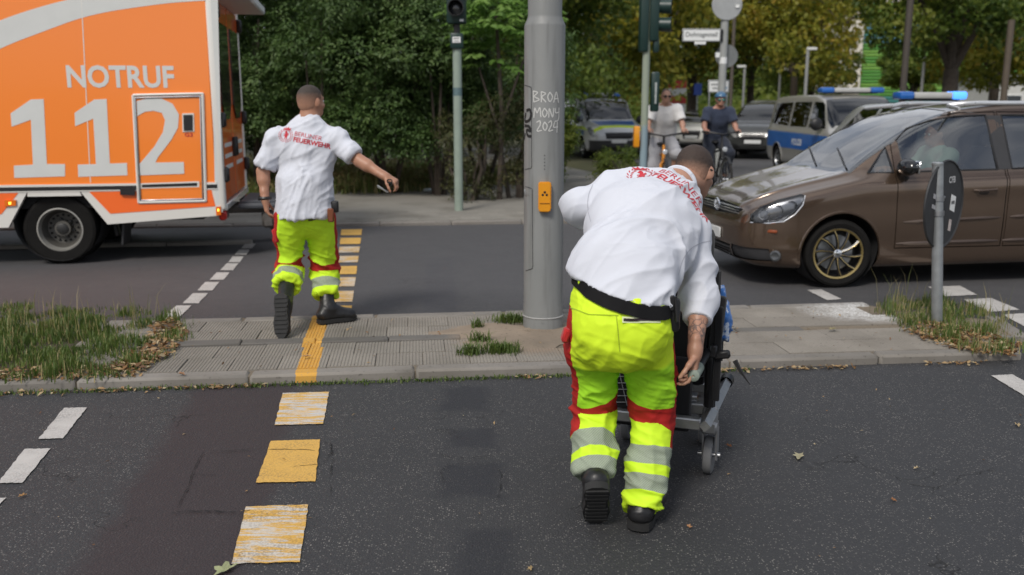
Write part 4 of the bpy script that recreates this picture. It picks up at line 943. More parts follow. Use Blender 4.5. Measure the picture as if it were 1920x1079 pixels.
# ============================================================= PEOPLE (distance-field bodies and clothes)
def _h(ix, iy, iz):
    v = (ix * 374761393 + iy * 668265263 + iz * 2147483647 * 3 + 1013904223).astype(np.int64) & 0x7fffffff
    v = ((v ^ (v >> 13)) * 1274126177) & 0x7fffffff
    return ((v ^ (v >> 16)) & 0xffff) / 65535.0
def vnoise(P):
    i = np.floor(P).astype(np.int64); f = P - i; f = f * f * (3 - 2 * f); r = 0
    for dx in (0, 1):
        for dy in (0, 1):
            for dz in (0, 1):
                w = (f[:, 0] if dx else 1 - f[:, 0]) * (f[:, 1] if dy else 1 - f[:, 1]) * (f[:, 2] if dz else 1 - f[:, 2])
                r = r + w * _h(i[:, 0] + dx, i[:, 1] + dy, i[:, 2] + dz)
    return r
def A(v): return np.array(v, dtype=np.float32)
class Field:
    def __init__(s, lo, hi, h):
        s.h = h; s.lo = A(lo); s.n = np.ceil((A(hi) - s.lo) / h).astype(int) + 1; s.f = np.full(s.n, .5, np.float32)
    def _sl(s, lo, hi):
        a = np.clip(np.floor((A(lo) - s.lo) / s.h).astype(int), 0, s.n); b = np.clip(np.ceil((A(hi) - s.lo) / s.h).astype(int) + 1, 0, s.n)
        g = [s.lo[i] + s.h * np.arange(a[i], b[i], dtype=np.float32) for i in range(3)]
        return tuple(slice(a[i], b[i]) for i in range(3)), g
    def put(s, sl, d, k, sub=False):
        c = s.f[sl]
        if c.size == 0: return
        if sub:
            d = -d; hh = np.clip(.5 - .5 * (c - d) / k, 0, 1) if k else 0
            s.f[sl] = np.maximum(c, d) if not k else c * (1 - hh) + d * hh + k * hh * (1 - hh); return
        if k <= 0: s.f[sl] = np.minimum(c, d); return
        hh = np.clip(.5 + .5 * (c - d) / k, 0, 1); s.f[sl] = c * (1 - hh) + d * hh - k * hh * (1 - hh)
    def cap(s, a, b, ra, rb, k=.02, flat=None, fac=1.0, cuts=(), sub=False):
        a, b = A(a), A(b); m = max(ra, rb) * max(1, fac) + k + 3 * s.h
        sl, (x, y, z) = s._sl(np.minimum(a, b) - m, np.maximum(a, b) + m)
        ab = b - a; L = float(ab @ ab) + 1e-9
        px, py, pz = x[:, None, None] - a[0], y[None, :, None] - a[1], z[None, None, :] - a[2]
        t = np.clip((px * ab[0] + py * ab[1] + pz * ab[2]) / L, 0, 1)
        dx, dy, dz = px - t * ab[0], py - t * ab[1], pz - t * ab[2]
        if flat is not None:            # squash (fac<1) along the axis flat
            n = A(Vector(flat).normalized()); q = (dx * n[0] + dy * n[1] + dz * n[2]) * (1 / fac - 1)
            dx, dy, dz = dx + q * n[0], dy + q * n[1], dz + q * n[2]
        d = np.sqrt(dx * dx + dy * dy + dz * dz) - (ra + (rb - ra) * t)
        if flat is not None: d = d * min(1, fac) ** .5
        for (c, n) in cuts:
            c = A(c) - a; n = A(Vector(n).normalized())
            d = np.maximum(d, (px - c[0]) * n[0] + (py - c[1]) * n[1] + (pz - c[2]) * n[2])
        s.put(sl, d, k, sub)
    def ell(s, c, ax, r, k=.02, cuts=(), sub=False):
        """ellipsoid with axes ax (3 vectors) and radii r"""
        c = A(c); m = max(r) + k + 3 * s.h; sl, (x, y, z) = s._sl(c - m, c + m)
        px, py, pz = x[:, None, None] - c[0], y[None, :, None] - c[1], z[None, None, :] - c[2]
        k0 = 0; k1 = 0
        for v, rr in zip(ax, r):
            v = A(Vector(v).normalized()); q = px * v[0] + py * v[1] + pz * v[2]; k0 = k0 + (q / rr) ** 2; k1 = k1 + (q / rr ** 2) ** 2
        k0 = np.sqrt(k0); d = k0 * (k0 - 1) / (np.sqrt(k1) + 1e-6)
        for (cc, n) in cuts:
            cc = A(cc) - c; n = A(Vector(n).normalized()); d = np.maximum(d, (px - cc[0]) * n[0] + (py - cc[1]) * n[1] + (pz - cc[2]) * n[2])
        s.put(sl, d, k, sub)
    def cut(s, c, n, lo=None, hi=None):
        """remove what lies beyond the plane (inside a box when lo, hi are given)"""
        sl, (x, y, z) = s._sl(s.lo if lo is None else lo, s.lo + s.h * s.n if hi is None else hi)
        c = A(c); n = A(Vector(n).normalized())
        d = (x[:, None, None] - c[0]) * n[0] + (y[None, :, None] - c[1]) * n[1] + (z[None, None, :] - c[2]) * n[2]
        s.f[sl] = np.maximum(s.f[sl], d)
    def mesh(s):
        f = s.f; f[0] = f[-1] = .5; f[:, 0] = f[:, -1] = .5; f[:, :, 0] = f[:, :, -1] = .5
        ins = f < 0; c = [ins[dx:ins.shape[0] - 1 + dx, dy:ins.shape[1] - 1 + dy, dz:ins.shape[2] - 1 + dz] for dx in (0, 1) for dy in (0, 1) for dz in (0, 1)]
        o = c[0].copy(); a = c[0].copy()
        for q in c[1:]: o |= q; a &= q
        act = o & ~a; I = np.argwhere(act); idx = np.full(act.shape, -1, np.int32); idx[act] = np.arange(len(I))
        cor = {(dx, dy, dz): f[I[:, 0] + dx, I[:, 1] + dy, I[:, 2] + dz] for dx in (0, 1) for dy in (0, 1) for dz in (0, 1)}
        acc = np.zeros((len(I), 3)); cnt = np.zeros(len(I))
        ks = list(cor)
        for p in ks:
            for q in ks:
                if p < q and sum(abs(p[i] - q[i]) for i in range(3)) == 1:
                    fa, fb = cor[p], cor[q]; x = (fa < 0) != (fb < 0); t = np.where(x, fa / np.where(x, fa - fb, 1), 0)
                    for i in range(3): acc[:, i] += np.where(x, p[i] + t * (q[i] - p[i]), 0)
                    cnt += x
        Vt = s.lo + s.h * (I + acc / cnt[:, None]); F = []
        for ax in range(3):
            a1, a2 = [(1, 2), (2, 0), (0, 1)][ax]
            hi = [slice(None)] * 3; lo = [slice(None)] * 3; hi[ax] = slice(1, None); lo[ax] = slice(None, -1)
            A0, A1 = ins[tuple(lo)], ins[tuple(hi)]
            for sg in (0, 1):
                E = np.argwhere((A0 & ~A1) if sg == 0 else (~A0 & A1))
                e1 = np.zeros(3, int); e1[a1] = 1; e2 = np.zeros(3, int); e2[a2] = 1
                q = [idx[tuple((E - d).T)] for d in (0 * e1, e1, e1 + e2, e2)]
                if sg == 1: q = q[::-1]
                F.append(np.stack(q, 1))
        F = np.concatenate(F); return Vt, F
def relax(Vt, F, it=2, w=.5):
    for _ in range(it):
        a = np.zeros_like(Vt); c = np.zeros(len(Vt))
        for i in range(4):
            for j in (1, 3):
                np.add.at(a, F[:, i], Vt[F[:, (i + j) % 4]]); np.add.at(c, F[:, i], 1)
        Vt = Vt * (1 - w) + w * a / np.maximum(c, 1)[:, None]
    return Vt
def vnormals(Vt, F):
    n = np.cross(Vt[F[:, 2]] - Vt[F[:, 0]], Vt[F[:, 3]] - Vt[F[:, 1]]); N = np.zeros_like(Vt)
    for i in range(4): np.add.at(N, F[:, i], n)
    return N / (np.linalg.norm(N, axis=1)[:, None] + 1e-12)
def np_mesh(name, Vt, F, mats, parent=None, attrs=None, origin=None):
    me = bpy.data.meshes.new(name)
    if origin is not None: Vt = Vt - A(origin)
    me.vertices.add(len(Vt)); me.vertices.foreach_set('co', Vt.astype(np.float32).ravel())
    k = F.shape[1]; me.loops.add(F.size); me.loops.foreach_set('vertex_index', F.astype(np.int32).ravel())
    me.polygons.add(len(F)); me.polygons.foreach_set('loop_start', np.arange(0, F.size, k, dtype=np.int32))
    me.update(calc_edges=True); me.validate()
    for nm, arr in (attrs or {}).items():
        at_ = me.attributes.new(nm, 'FLOAT', 'POINT'); at_.data.foreach_set('value', arr.astype(np.float32))
    me.shade_smooth(); return link(name, me, parent, mats if isinstance(mats, (list, tuple)) else [mats])

def skin_mat(name, a, tattoo=None):
    n = NT(name); P = n.pos()
    c = n.mix(n.noise(9, 5, P), tuple(x * .84 for x in a), tuple(min(1, x * 1.12) for x in a))
    c = n.mix(n.math('MULTIPLY', n.noise(40, 3, P), .25), c, (a[0] * .9, a[1] * .6, a[2] * .5))
    if tattoo:     # blue-black ink lines on the forearm, inside a sphere
        dd = n.n('VectorMath', _operation='DISTANCE', i0=P, i1=tuple(tattoo[0])).outputs['Value']
        vo = n.n('TexVoronoi', _feature='DISTANCE_TO_EDGE', Scale=38.0, Vector=n.n('VectorMath', _operation='ADD', i0=P, i1=n.n('VectorMath', _operation='SCALE', i0=n.n('TexNoise', Vector=P, Scale=22.0).outputs['Color'], Scale=.05).outputs[0]).outputs[0])
        ink = n.math('MAXIMUM', n.step(vo.outputs['Distance'], .12, .04), n.step(n.noise(32, 4, P), .52, .6))
        c = n.mix(n.math('MULTIPLY', n.math('MULTIPLY', ink, n.step(dd, tattoo[1], tattoo[1] * .8)), .72), c, (.035, .04, .045))
    n.color(c); n.set(Roughness=.48); n.b.inputs['Subsurface Weight'].default_value = .08; n.b.inputs['Subsurface Radius'].default_value = (.01, .004, .002)
    n.bump(n.noise(220, 2, P), .12, .002); return n.m
def cloth(name, a, rough=.85, weave=700, amt=.06, pat=None):
    n = NT(name); P = n.pos(); c = n.mix(n.noise(5, 5, P), tuple(x * (1 - amt) for x in a), tuple(min(1, x * (1 + amt)) for x in a))
    if pat: c = n.mix(n.step(n.noise(pat[0], 5, P), pat[1], pat[1] + .08), c, pat[2])
    n.color(c); n.set(Roughness=rough); n.b.inputs['Sheen Weight'].default_value = .15; n.b.inputs['Specular IOR Level'].default_value = .25
    n.bump(n.noise(weave, 2, P), .25, .0015); return n.m
def hair_mat(name, dark, skin, z):
    n = NT(name); P = n.pos(); fd = n.attr('fade'); sp = n.noise(320, 2, P)
    f = n.step(n.math('ADD', fd, n.math('MULTIPLY_ADD', sp, .05, -.025)), z[0], z[1])
    c = n.mix(n.noise(120, 3, P), tuple(x * .6 for x in dark), tuple(x * 1.5 for x in dark)); c = n.mix(f, skin, c)
    n.color(c); n.set(Roughness=.7); n.bump(sp, .7, .004); return n.m
HIVIS = (.60, .88, .03)
def trouser_mat(name, bands, side_rng, red=(.40, .018, .015), upper=None, sidecut=.55, thigh=(.38, .76, .028)):
    """bands: (lo, hi, 'red' | 'silver') along the leg, measured in metres below the knee (attribute leg_s)"""
    n = NT(name); P = n.pos(); s = n.attr('leg_s'); sd = n.attr('leg_side')
    sw = n.math('ADD', s, n.math('MULTIPLY_ADD', n.noise(7, 2, P), .03, -.015))
    c = n.mix(n.step(s, -.05, .02), thigh, HIVIS)  # greener thigh: effect of light on fluorescent cloth, painted into the colour
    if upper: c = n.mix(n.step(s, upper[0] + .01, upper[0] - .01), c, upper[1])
    R_ = n.mix(n.noise(6, 3, P), tuple(x * .8 for x in red), tuple(x * 1.15 for x in red))
    panel = n.math('MULTIPLY', n.math('GREATER_THAN', n.math('ADD', sd, n.math('MULTIPLY_ADD', n.noise(5, 2, P), .2, -.1)), sidecut), n.math('MULTIPLY', n.math('GREATER_THAN', s, side_rng[0]), n.math('LESS_THAN', s, side_rng[1])))
    c = n.mix(panel, c, R_)
    for lo, hi, kind in bands:
        tilt = n.math('ADD', sw, n.math('MULTIPLY', n.math('SUBTRACT', 1.0, sd), .03 if kind == 'red' else .0))
        mk = n.math('MULTIPLY', n.math('GREATER_THAN', tilt, lo), n.math('LESS_THAN', tilt, hi))
        if kind == 'red': c = n.mix(mk, c, R_)
        else:
            w = n.n('TexWave', Scale=62.0, Vector=n.n('Mapping', Vector=P, Rotation=(0, R(35), 0)).outputs[0])
            sv = n.mix(n.step(w.outputs['Fac'], .45, .6), (.36, .40, .33), (.20, .25, .16)); c = n.mix(mk, c, sv)
    n.color(c); n.set(Roughness=.7); n.b.inputs['Specular IOR Level'].default_value = .3
    n.bump(n.noise(600, 2, P), .2, .0015); return n.m

def add_hand(F, w, d, pn, th, curl=.5, sc=1.0, k=.006, spread=1.0):
    """w wrist, d towards the fingers, pn palm normal, th +1/-1 the side of the thumb"""
    w = Vector(w); d = Vector(d).normalized(); pn = (Vector(pn) - d * Vector(pn).dot(d)).normalized(); sd = d.cross(pn) * th
    for o in (-.024, -.004, .018): F.cap(w - d * .01 + sd * o * sc * .7, w + (d * .082 + sd * o) * sc, .021 * sc, .0155 * sc, .014)
    F.cap(w - d * .05, w + d * .01, .028 * sc, .027 * sc, .02, flat=pn, fac=.8)
    for i, (L, cu) in enumerate(((.072, .9), (.080, 1.0), (.074, 1.08), (.058, 1.15))):
        p = w + (d * (.086 - .004 * abs(i - 1)) + sd * (.031 - .0205 * i)) * sc; a = 0; dd = (d + sd * (.07 - .05 * i) * spread).normalized(); r = .0092 * sc
        for j, fr in enumerate((.48, .3, .22)):
            a += curl * cu * (.75, 1.0, .7)[j]; v = (dd * math.cos(a) + pn * math.sin(a)).normalized(); q = p + v * L * fr * sc
            F.cap(p, q, r, r * .92, k if j == 0 else .003); p = q; r *= .92
    p = w + (d * .02 + sd * .026) * sc
    for v, L, r in (((d * .55 + sd * .75 + pn * .35), .045, .0135), ((d * .85 + sd * .3 + pn * (.25 + curl * .35)), .034, .0105), ((d * .9 + sd * .05 + pn * (.3 + curl * .5)), .026, .0095)):
        q = p + v.normalized() * L * sc; F.cap(p, q, r * sc, r * .92 * sc, .006); p = q
def add_head(F, C, f, u, neck, k=.012, sc=1.0):
    f = Vector(f).normalized(); u = (Vector(u) - f * Vector(u).dot(f)).normalized(); r = f.cross(u); C = Vector(C); ax = (r, f, u)
    L = lambda x, y, z: C + (r * x + f * y + u * z) * sc
    q = lambda *a: tuple(v * sc for v in a)
    F.ell(L(0, -.012, .022), ax, q(.076, .098, .088), .01); F.ell(L(0, .03, -.04), ax, q(.06, .066, .078), .03)
    F.ell(L(0, .048, -.082), ax, q(.042, .045, .03), .025)
    F.cap(L(0, .092, .0), L(0, .112, -.034), .008 * sc, .013 * sc, .012); F.cap(L(-.035, .082, .022), L(.035, .082, .022), .011 * sc, .011 * sc, .015)
    F.ell(L(0, .092, -.064), ax, q(.022, .012, .010), .008)
    for s in (-1, 1):
        F.ell(L(.031 * s, .098, .002), ax, q(.016, .014, .010), .008, sub=True); F.cap(L(.045 * s, .07, -.03), L(.05 * s, .045, -.035), .016 * sc, .014 * sc, .02)
        F.ell(L(.078 * s, -.012, -.012), (r * .9 - f * .35 * s, f, u), q(.009, .020, .031), .006)
    F.cap(L(0, -.022, -.05), neck, .058 * sc, .064 * sc, .03)
    return L, ax
def body_mesh(name, J, h, skin, parent=None, sh=.19):
    """one continuous figure; J holds joints as Vectors, hands as (dir, palm normal, curl)"""
    pts = [v for v in J.values() if isinstance(v, Vector)]
    lo = [min(p[i] for p in pts) - .28 for i in range(3)]; hi = [max(p[i] for p in pts) + .28 for i in range(3)]
    F = Field(lo, hi, h); fr = J['front']
    F.cap(J['pelvis'], J['waist'], .135, .125, .03, fr, .72); F.cap(J['waist'], J['chest'], .125, .145, .04, fr, .7); F.cap(J['chest'], J['neck'], .15, .06, .04, fr, .7)
    for s in 'LR':
        F.cap(J['neck'], J['sh' + s], .05, .055, .04); F.cap(J['sh' + s], J['el' + s], .052, .042, .02); F.cap(J['el' + s], J['wr' + s], .044, .029, .012)
        m = J['el' + s].lerp(J['wr' + s], .3); F.cap(J['el' + s], m, .04, .046, .02)
        d, pn, cu = J['hand' + s]; add_hand(F, J['wr' + s], d, pn, J.get('th' + s, 1), cu)
        F.cap(J['hip' + s], J['kn' + s], .085, .058, .03); F.cap(J['kn' + s], J['an' + s], .058, .042, .02)
        U = J['an' + s] - J['heel' + s]; td = (J['toe' + s] - J['heel' + s]).normalized(); U = (U - td * U.dot(td)).normalized()
        F.cap(J['heel' + s] + U * .06 + td * .03, J['toe' + s] + U * .05 - td * .06, .032, .026, .02); F.cap(J['an' + s], J['heel' + s] + U * .06 + td * .04, .038, .032, .02)
    L, ax = add_head(F, J['head'], J['face'], J['up'], J['neck'])
    Vt, Fc = F.mesh(); Vt = relax(Vt, Fc, 1, .4)
    return np_mesh(name, Vt, Fc, skin, parent), L, ax
def fold(Vt, N, amp, fx, seed=0.0, ridge=True, mask=None):
    """push the surface along its normal by stretched noise; fx = 3 (direction, frequency) pairs"""
    out = np.zeros(len(Vt))
    for m_, a_, sd_ in ((1.0, 1.0, 0.0), (1.8, .5, 5.1), (3.1, .18, 9.7)):
        Q = np.stack([Vt @ A(Vector(d).normalized()) * fr * m_ + seed + sd_ for d, fr in fx], 1)
        w = vnoise(Q * .45 + 7.7 + sd_) - .5; Q = Q + w[:, None] * 1.5; n = vnoise(Q)
        n = np.clip(1 - np.abs(2 * n - 1) * 1.35, 0, 1) ** 2 - .22 if ridge else n - .5
        out += a_ * n * np.clip(vnoise(Q * .3 + 2.2 + sd_) * 2.2 - .5, 0, 1)
    return Vt + N * (amp * out * (1 if mask is None else mask))[:, None]
def shirt_mesh(name, J, h, mat, parent, fat=1.0, hem=None, cuff=(.6, .6), k=.045, folds=(.006, 11, 3.2), wide=.19, seed=0.0, sleeve=(.078, .072)):
    pts = [J[q] for q in ('pelvis', 'waist', 'chest', 'neck', 'shL', 'shR', 'elL', 'elR', 'wrL', 'wrR')]
    lo = [min(p[i] for p in pts) - .27 for i in range(3)]; hi = [max(p[i] for p in pts) + .27 for i in range(3)]
    F = Field(lo, hi, h); fr = J['front']; up = (J['neck'] - J['pelvis']).normalized()
    hp, hn = hem or (J['pelvis'], -up)
    w0, w1, w2 = J.get('w', (.185, .19, .20))
    F.cap(J['pelvis'] - up * .1, J['waist'], w0 * fat, w1 * fat, k, fr, J.get('lowflat', .72)); F.cap(J['waist'], J['chest'], w1 * fat, w2 * fat, k, fr, .70)
    mid = J['chest'].lerp(J['neck'], .55); F.cap(J['chest'], mid, w2 * fat, .135 * fat, k, fr, .72)
    F.cap(mid, J['neck'] - up * .03, .13, .072, k, fr, .85)
    for a, b, ra, rb in J.get('extra', ()): F.cap(a, b, ra, rb, k)
    F.cut(hp, hn)
    for i, s in enumerate('LR'):
        F.cap(J['neck'] - up * .055, J['sh' + s], .058, sleeve[0] * .92, k); F.cap(J['chest'].lerp(J['sh' + s], .5), J['sh' + s], .115, sleeve[0] * .95, k, fr, .8)
        a, b, c = J['sh' + s], J['el' + s], J['wr' + s]; ct = cuff[i]
        if ct <= 1.0: e = a.lerp(b, ct); F.cap(a, a.lerp(b, ct + .08), sleeve[0], sleeve[1], k * .9, cuts=[(e, b - a)])
        else:
            F.cap(a, b, sleeve[0], sleeve[1], k * .9); e = b.lerp(c, ct - 1); F.cap(b, b.lerp(c, ct - 1 + .05), sleeve[1], sleeve[1] * .78, .03, cuts=[(e, c - b)])
    Vt, Fc = F.mesh(); Vt = relax(Vt, Fc, 2); N = vnormals(Vt, Fc); rt = fr.cross(up).normalized()
    Vt = fold(Vt, N, folds[0], ((rt - up * .25, folds[1]), (up, folds[2]), (fr, folds[1])), seed); Vt = fold(Vt, N, folds[0] * .8, ((rt + up * 1.1, folds[1] * .35), (up - rt * .9, folds[1] * 1.2), (fr, 5)), seed + 4)
    return np_mesh(name, Vt, Fc, mat, parent), Vt, Fc
def trouser_mesh(name, J, h, mat, parent, rad=(.115, .105, .088, .078), top=None, hem=(.3, .3), seed=0.0, fat=1.0, seat=.165, folds=.007, kn_cut=None):
    pts = [J[q] for q in ('pelvis', 'waist', 'hipL', 'hipR', 'knL', 'knR', 'anL', 'anR')]
    lo = [min(p[i] for p in pts) - .24 for i in range(3)]; hi = [max(p[i] for p in pts) + .24 for i in range(3)]
    F = Field(lo, hi, h); fr = J['front']; up = (J['waist'] - J['pelvis']).normalized()
    rt = (J['hipR'] - J['hipL']).normalized()
    F.cap(J['pelvis'] - up * .02, J['waist'] + up * .08, seat * 1.12 * fat, seat * fat * 1.05, .03, fr, .78)
    for i, s in enumerate('LR'):
        H, K, AN = J['hip' + s], J['kn' + s], J['an' + s]
        bum = (H + J['pelvis']) / 2 - fr * .055; F.cap(bum, H.lerp(K, .25) - fr * .03, .098 * fat, .09 * fat, .04)
        F.cap(H, H.lerp(K, .35), rad[0] * fat, rad[1] * fat, .035); F.cap(H.lerp(K, .35), K, rad[1] * fat, rad[2] * fat, .03)
        e = K.lerp(AN, 0) + (AN - K).normalized() * hem[i]
        F.cap(K, e + (AN - K).normalized() * .03, rad[2] * fat, rad[3] * fat, .03, cuts=[(e, AN - K)])
    if top: F.cut(*top)
    Vt, Fc = F.mesh(); Vt = relax(Vt, Fc, 2); N = vnormals(Vt, Fc)
    s_ = np.zeros(len(Vt)); sd = np.zeros(len(Vt)); best = np.full(len(Vt), 9.0)
    for i, q in enumerate('LR'):
        H, K, AN = (A(J[x + q]) for x in ('hip', 'kn', 'an')); out = A(rt) * (-1 if q == 'L' else 1)
        for a, b, off in ((H, K, -np.linalg.norm(K - H)), (K, AN, 0.0)):
            ab = b - a; ln = np.linalg.norm(ab); tr = (Vt - a) @ ab / ln; t = np.clip(tr, 0, ln); c = a + t[:, None] * ab / ln; dv = Vt - c; d = np.linalg.norm(dv, axis=1)
            m = d < best; best = np.where(m, d, best); tt = tr if off == 0.0 else np.minimum(tr, ln)
            s_ = np.where(m, off + np.where(tr > ln, ln, np.where((off != 0.0), tr, np.maximum(tr, 0))), s_)
            sd = np.where(m, (dv @ out) / (d + 1e-6), sd)
    leg = np.clip(1 - np.abs(s_ + .02) / .22, 0, 1) + np.clip((s_ - .1) / .2, 0, 1) + .35
    Vt = fold(Vt, N, folds * 1.2, ((rt, 4), (Vector((0, 0, 1)) + rt * .35, 17), (fr, 5)), seed, True, leg)
    Vt = fold(Vt, N, folds * .8, ((rt, 9), (Vector((0, 0, 1)) - rt * .5, 6), (fr, 7)), seed + 3.3)
    return np_mesh(name, Vt, Fc, mat, parent, {'leg_s': s_, 'leg_side': sd}), Vt, Fc
BOOT = M('black_boot_leather', (.012, .012, .013), .42, var=.3, ns=18, bump=.25, bs=60)
SOLE = M('black_boot_sole', (.014, .014, .014), .75, var=.2)
def foot(J, s, toe, heel, up):
    J['toe' + s], J['heel' + s] = Vector(toe), Vector(heel); d = (J['toe' + s] - J['heel' + s]).normalized(); U = Vector(up); U = (U - d * U.dot(d)).normalized()
    J['an' + s] = J['heel' + s] + U * .10 + d * .055
def boot_mesh(J, s, parent, h=.006, shaft=.16, sc=1.0):
    AN, H, T = J['an' + s], J['heel' + s], J['toe' + s]; d = (T - H).normalized(); U = (AN - H); U = (U - d * U.dot(d)).normalized(); sd = d.cross(U)
    lo = [min(p[i] for p in (AN, H, T)) - .22 for i in range(3)]; hi = [max(p[i] for p in (AN, H, T)) + .22 for i in range(3)]
    F = Field(lo, hi, h); shin = (J['kn' + s] - AN).normalized()
    F.cap(H + U * .065 + d * .02, AN + shin * .03, .045, .05, .02); F.cap(AN, AN + shin * shaft, .05, .06, .02, cuts=[(AN + shin * (shaft - .02), shin)])
    F.cap(H + U * .055 + d * .02, T + U * .045 - d * .05, .044, .046, .03, U, .85); F.cap(AN + d * .03, T + U * .045 - d * .07, .045, .042, .03)
    F.ell(T + U * .045 - d * .055, (d, sd, U), (.06, .05, .036), .02); F.cut(H + U * .026, -U)
    Vt, Fc = F.mesh(); Vt = relax(Vt, Fc, 1); N = vnormals(Vt, Fc); Vt = fold(Vt, N, .003, ((sd, 8), (U, 30), (d, 30)))
    b = np_mesh('boot', Vt, Fc, BOOT, parent)
    out = [(-.045, -.012), (-.05, .03), (-.043, .1), (-.054, .18), (-.045, .245), (-.02, .282), (.02, .282), (.045, .245), (.054, .18), (.043, .1), (.05, .03), (.045, -.012), (.02, -.03), (-.02, -.03)]
    L = (T - H).length; sc = L / .272; m = MB(); Mx = frameM(H, sd, d)
    if Mx.to_3x3() @ Vector((0, 0, 1)) @ U < 0: Mx = frameM(H, -sd, d)
    m.prism([(x, y * sc) for x, y in out], .03, Mx)
    for k in range(9):        # tread bars
        y = (.0 + k * .03) * sc; w = .036 if 2 < k < 5 else .044
        m.box(Mx @ Vector((0, y, -.003)), (w * 2, .014, .008), rot=Mx.to_3x3())
    m.build('sole', SOLE, b)
    return b
def hair_mesh(J, L, ax, mat, parent, h=.005, grow=.006, front=.04, low=-.055, sc=1.0):
    r, f, u = ax; C = J['head']; lo = [C[i] - .19 for i in range(3)]; hi = [C[i] + .19 for i in range(3)]
    F = Field(lo, hi, h); g = grow
    F.ell(L(0, -.012, .022), ax, (.076 + g * .7, .098 + g, .088 + g), .01)
    F.ell(L(0, -.035, -.02), ax, (.063 + g * .5, .062 + g, .068), .02)
    F.cut(L(0, front, .04), f * .85 - u * .5); F.cut(L(0, -.03, low), -u * .9 + f * .25)
    for s in (-1, 1): F.ell(L(.085 * s, .0, -.02), ax, (.03, .030, .042), .006, sub=True)
    Vt, Fc = F.mesh(); Vt = relax(Vt, Fc, 1); N = vnormals(Vt, Fc); Vt = Vt + N * (.002 * (vnoise(Vt * 160) - .5))[:, None]
    return np_mesh('hair', Vt, Fc, mat, parent, {'fade': (Vt - A(C)) @ A(u)})
def eyes(L, ax, parent):
    for s in (-1, 1):
        m = MB(); m.ball(L(.031 * s, .084, .001), .0115, u=10, v=8); e = m.build('eye', M('eye_white', (.7, .68, .65), .2), parent)
        m = MB(); m.ball(L(.031 * s, .0915, .001), .0055, u=8, v=6); m.build('iris', M('eye_iris', (.05, .035, .02), .15), e)

PRINTRED = cloth('red_shirt_print', (.50, .03, .045), .7)
BEAR = [(-.10, -.5), (.0, -.5), (.03, -.3), (.1, -.22), (.12, -.42), (.06, -.5), (.2, -.5), (.24, -.3), (.24, -.02), (.34, .04), (.4, .16), (.34, .18), (.24, .1), (.2, .12), (.34, .22), (.36, .32), (.2, .26), (.14, .28), (.16, .42), (.08, .5), (.02, .55), (-.1, .52), (-.2, .42), (-.26, .40), (-.2, .34), (-.1, .3), (-.12, .2), (-.3, .18), (-.34, .1), (-.2, .1), (-.14, .02), (-.3, -.02), (-.36, -.1), (-.24, -.12), (-.12, -.1), (-.1, -.26)]
def crest(sz):
    """standing bear under a small crown between two sprigs"""
    P = [[(x * .55 * sz, (y * .62 - .02) * sz) for x, y in BEAR]]
    cr = [(-.24, .40), (.24, .40), (.32, .62), (.17, .5), (.1, .66), (0, .5), (-.1, .66), (-.17, .5), (-.32, .62)]
    P.append([(x * sz, y * sz) for x, y in cr]); P.append([(x * sz, y * sz) for x, y in ((-.24, .34), (.24, .34), (.24, .38), (-.24, .38))])
    for s in (-1, 1):
        for k in range(8):
            a = R(-78 + k * 19); c = Vector((s * .47 * math.cos(a), .44 * math.sin(a) - .02)); t = Vector((-s * math.sin(a), math.cos(a))); nn = Vector((t.y, -t.x))
            for w in (-.55, .55):
                dd = (t * .8 + nn * w).normalized(); q = c + nn * w * .12; e = Vector((-dd.y, dd.x)) * .03
                P.append([tuple((q - dd * .09) * sz), tuple((q + e) * sz), tuple((q + dd * .09) * sz), tuple((q - e) * sz)])
    return poly_bm(P)
def shirt_print(shirt, Vt, Fc, Mx, size, cM=None):
    bvh = BVHTree.FromPolygons([Vector(v) for v in Vt], [tuple(int(i) for i in f) for f in Fc])
    t1 = text_polys('BERLINER', size * .92, 0, 1.06); t2 = text_polys('FEUERWEHR', size, .0016 * size / .05, .98)
    for bm, dx, dy, nm in ((t1, 0, size * .92, 'print_lettering'), (t2, 0, 0, 'print_lettering'), (crest(size * 2.0), -size * 1.25, size * .72, 'print_crest')):
        bmesh.ops.translate(bm, verts=bm.verts, vec=(dx, dy, 0)); wrap(bm, nm, PRINTRED, shirt, bvh, cM if cM is not None and nm == 'print_crest' else Mx)

TSHIRT = cloth('white_jersey', (.60, .62, .68), .9, 500, .03)
BELT = M('black_webbing', (.006, .006, .0065), .8, spec=.2, bump=.3, bs=300)
SKIN1 = (.42, .235, .16)

# ---------------------------------------------------- paramedic bending over the chair
J2 = dict(front=Vector((.12, .93, -.35)).normalized(), pelvis=at(1163, 592, 3.36), waist=at(1168, 520, 3.42), chest=at(1207, 432, 3.64), neck=at(1270, 347, 3.92),
          shL=at(1152, 374, 3.80), elL=at(1088, 388, 3.80), wrL=at(1170, 470, 4.02), handL=(Vector((.5, .6, -.3)), Vector((0, .3, -1)), .7), thL=1,
          shR=at(1292, 440, 3.72), elR=at(1312, 560, 3.64), wrR=at(1303, 660, 3.46), handR=(Vector((-.05, -.10, -1)), Vector((-.9, .25, 0)), .62), thR=-1,
          hipL=at(1115, 612, 3.40), hipR=at(1214, 618, 3.42), knL=at(1111, 768, 3.56), knR=at(1224, 782, 3.52), 
          head=at(1303, 322, 4.05), face=Vector((.52, .78, -.36)), up=Vector((.18, .38, .9)), w=(.188, .195, .205))
foot(J2, 'L', (.335, 3.375, .012), (.325, 3.24, .205), (0, .8, .6)); foot(J2, 'R', (.605, 3.56, .012), (.50, 3.325, .012), (0, 0, 1))
J2['extra'] = [(at(1150, 350, 3.84), at(1228, 341, 3.88), .058, .062)]
SK2 = skin_mat('skin_fair_tattooed', SKIN1, (at(1306, 632, 3.53), .085))
P2, HL, HA = body_mesh('person', J2, .0055, SK2)
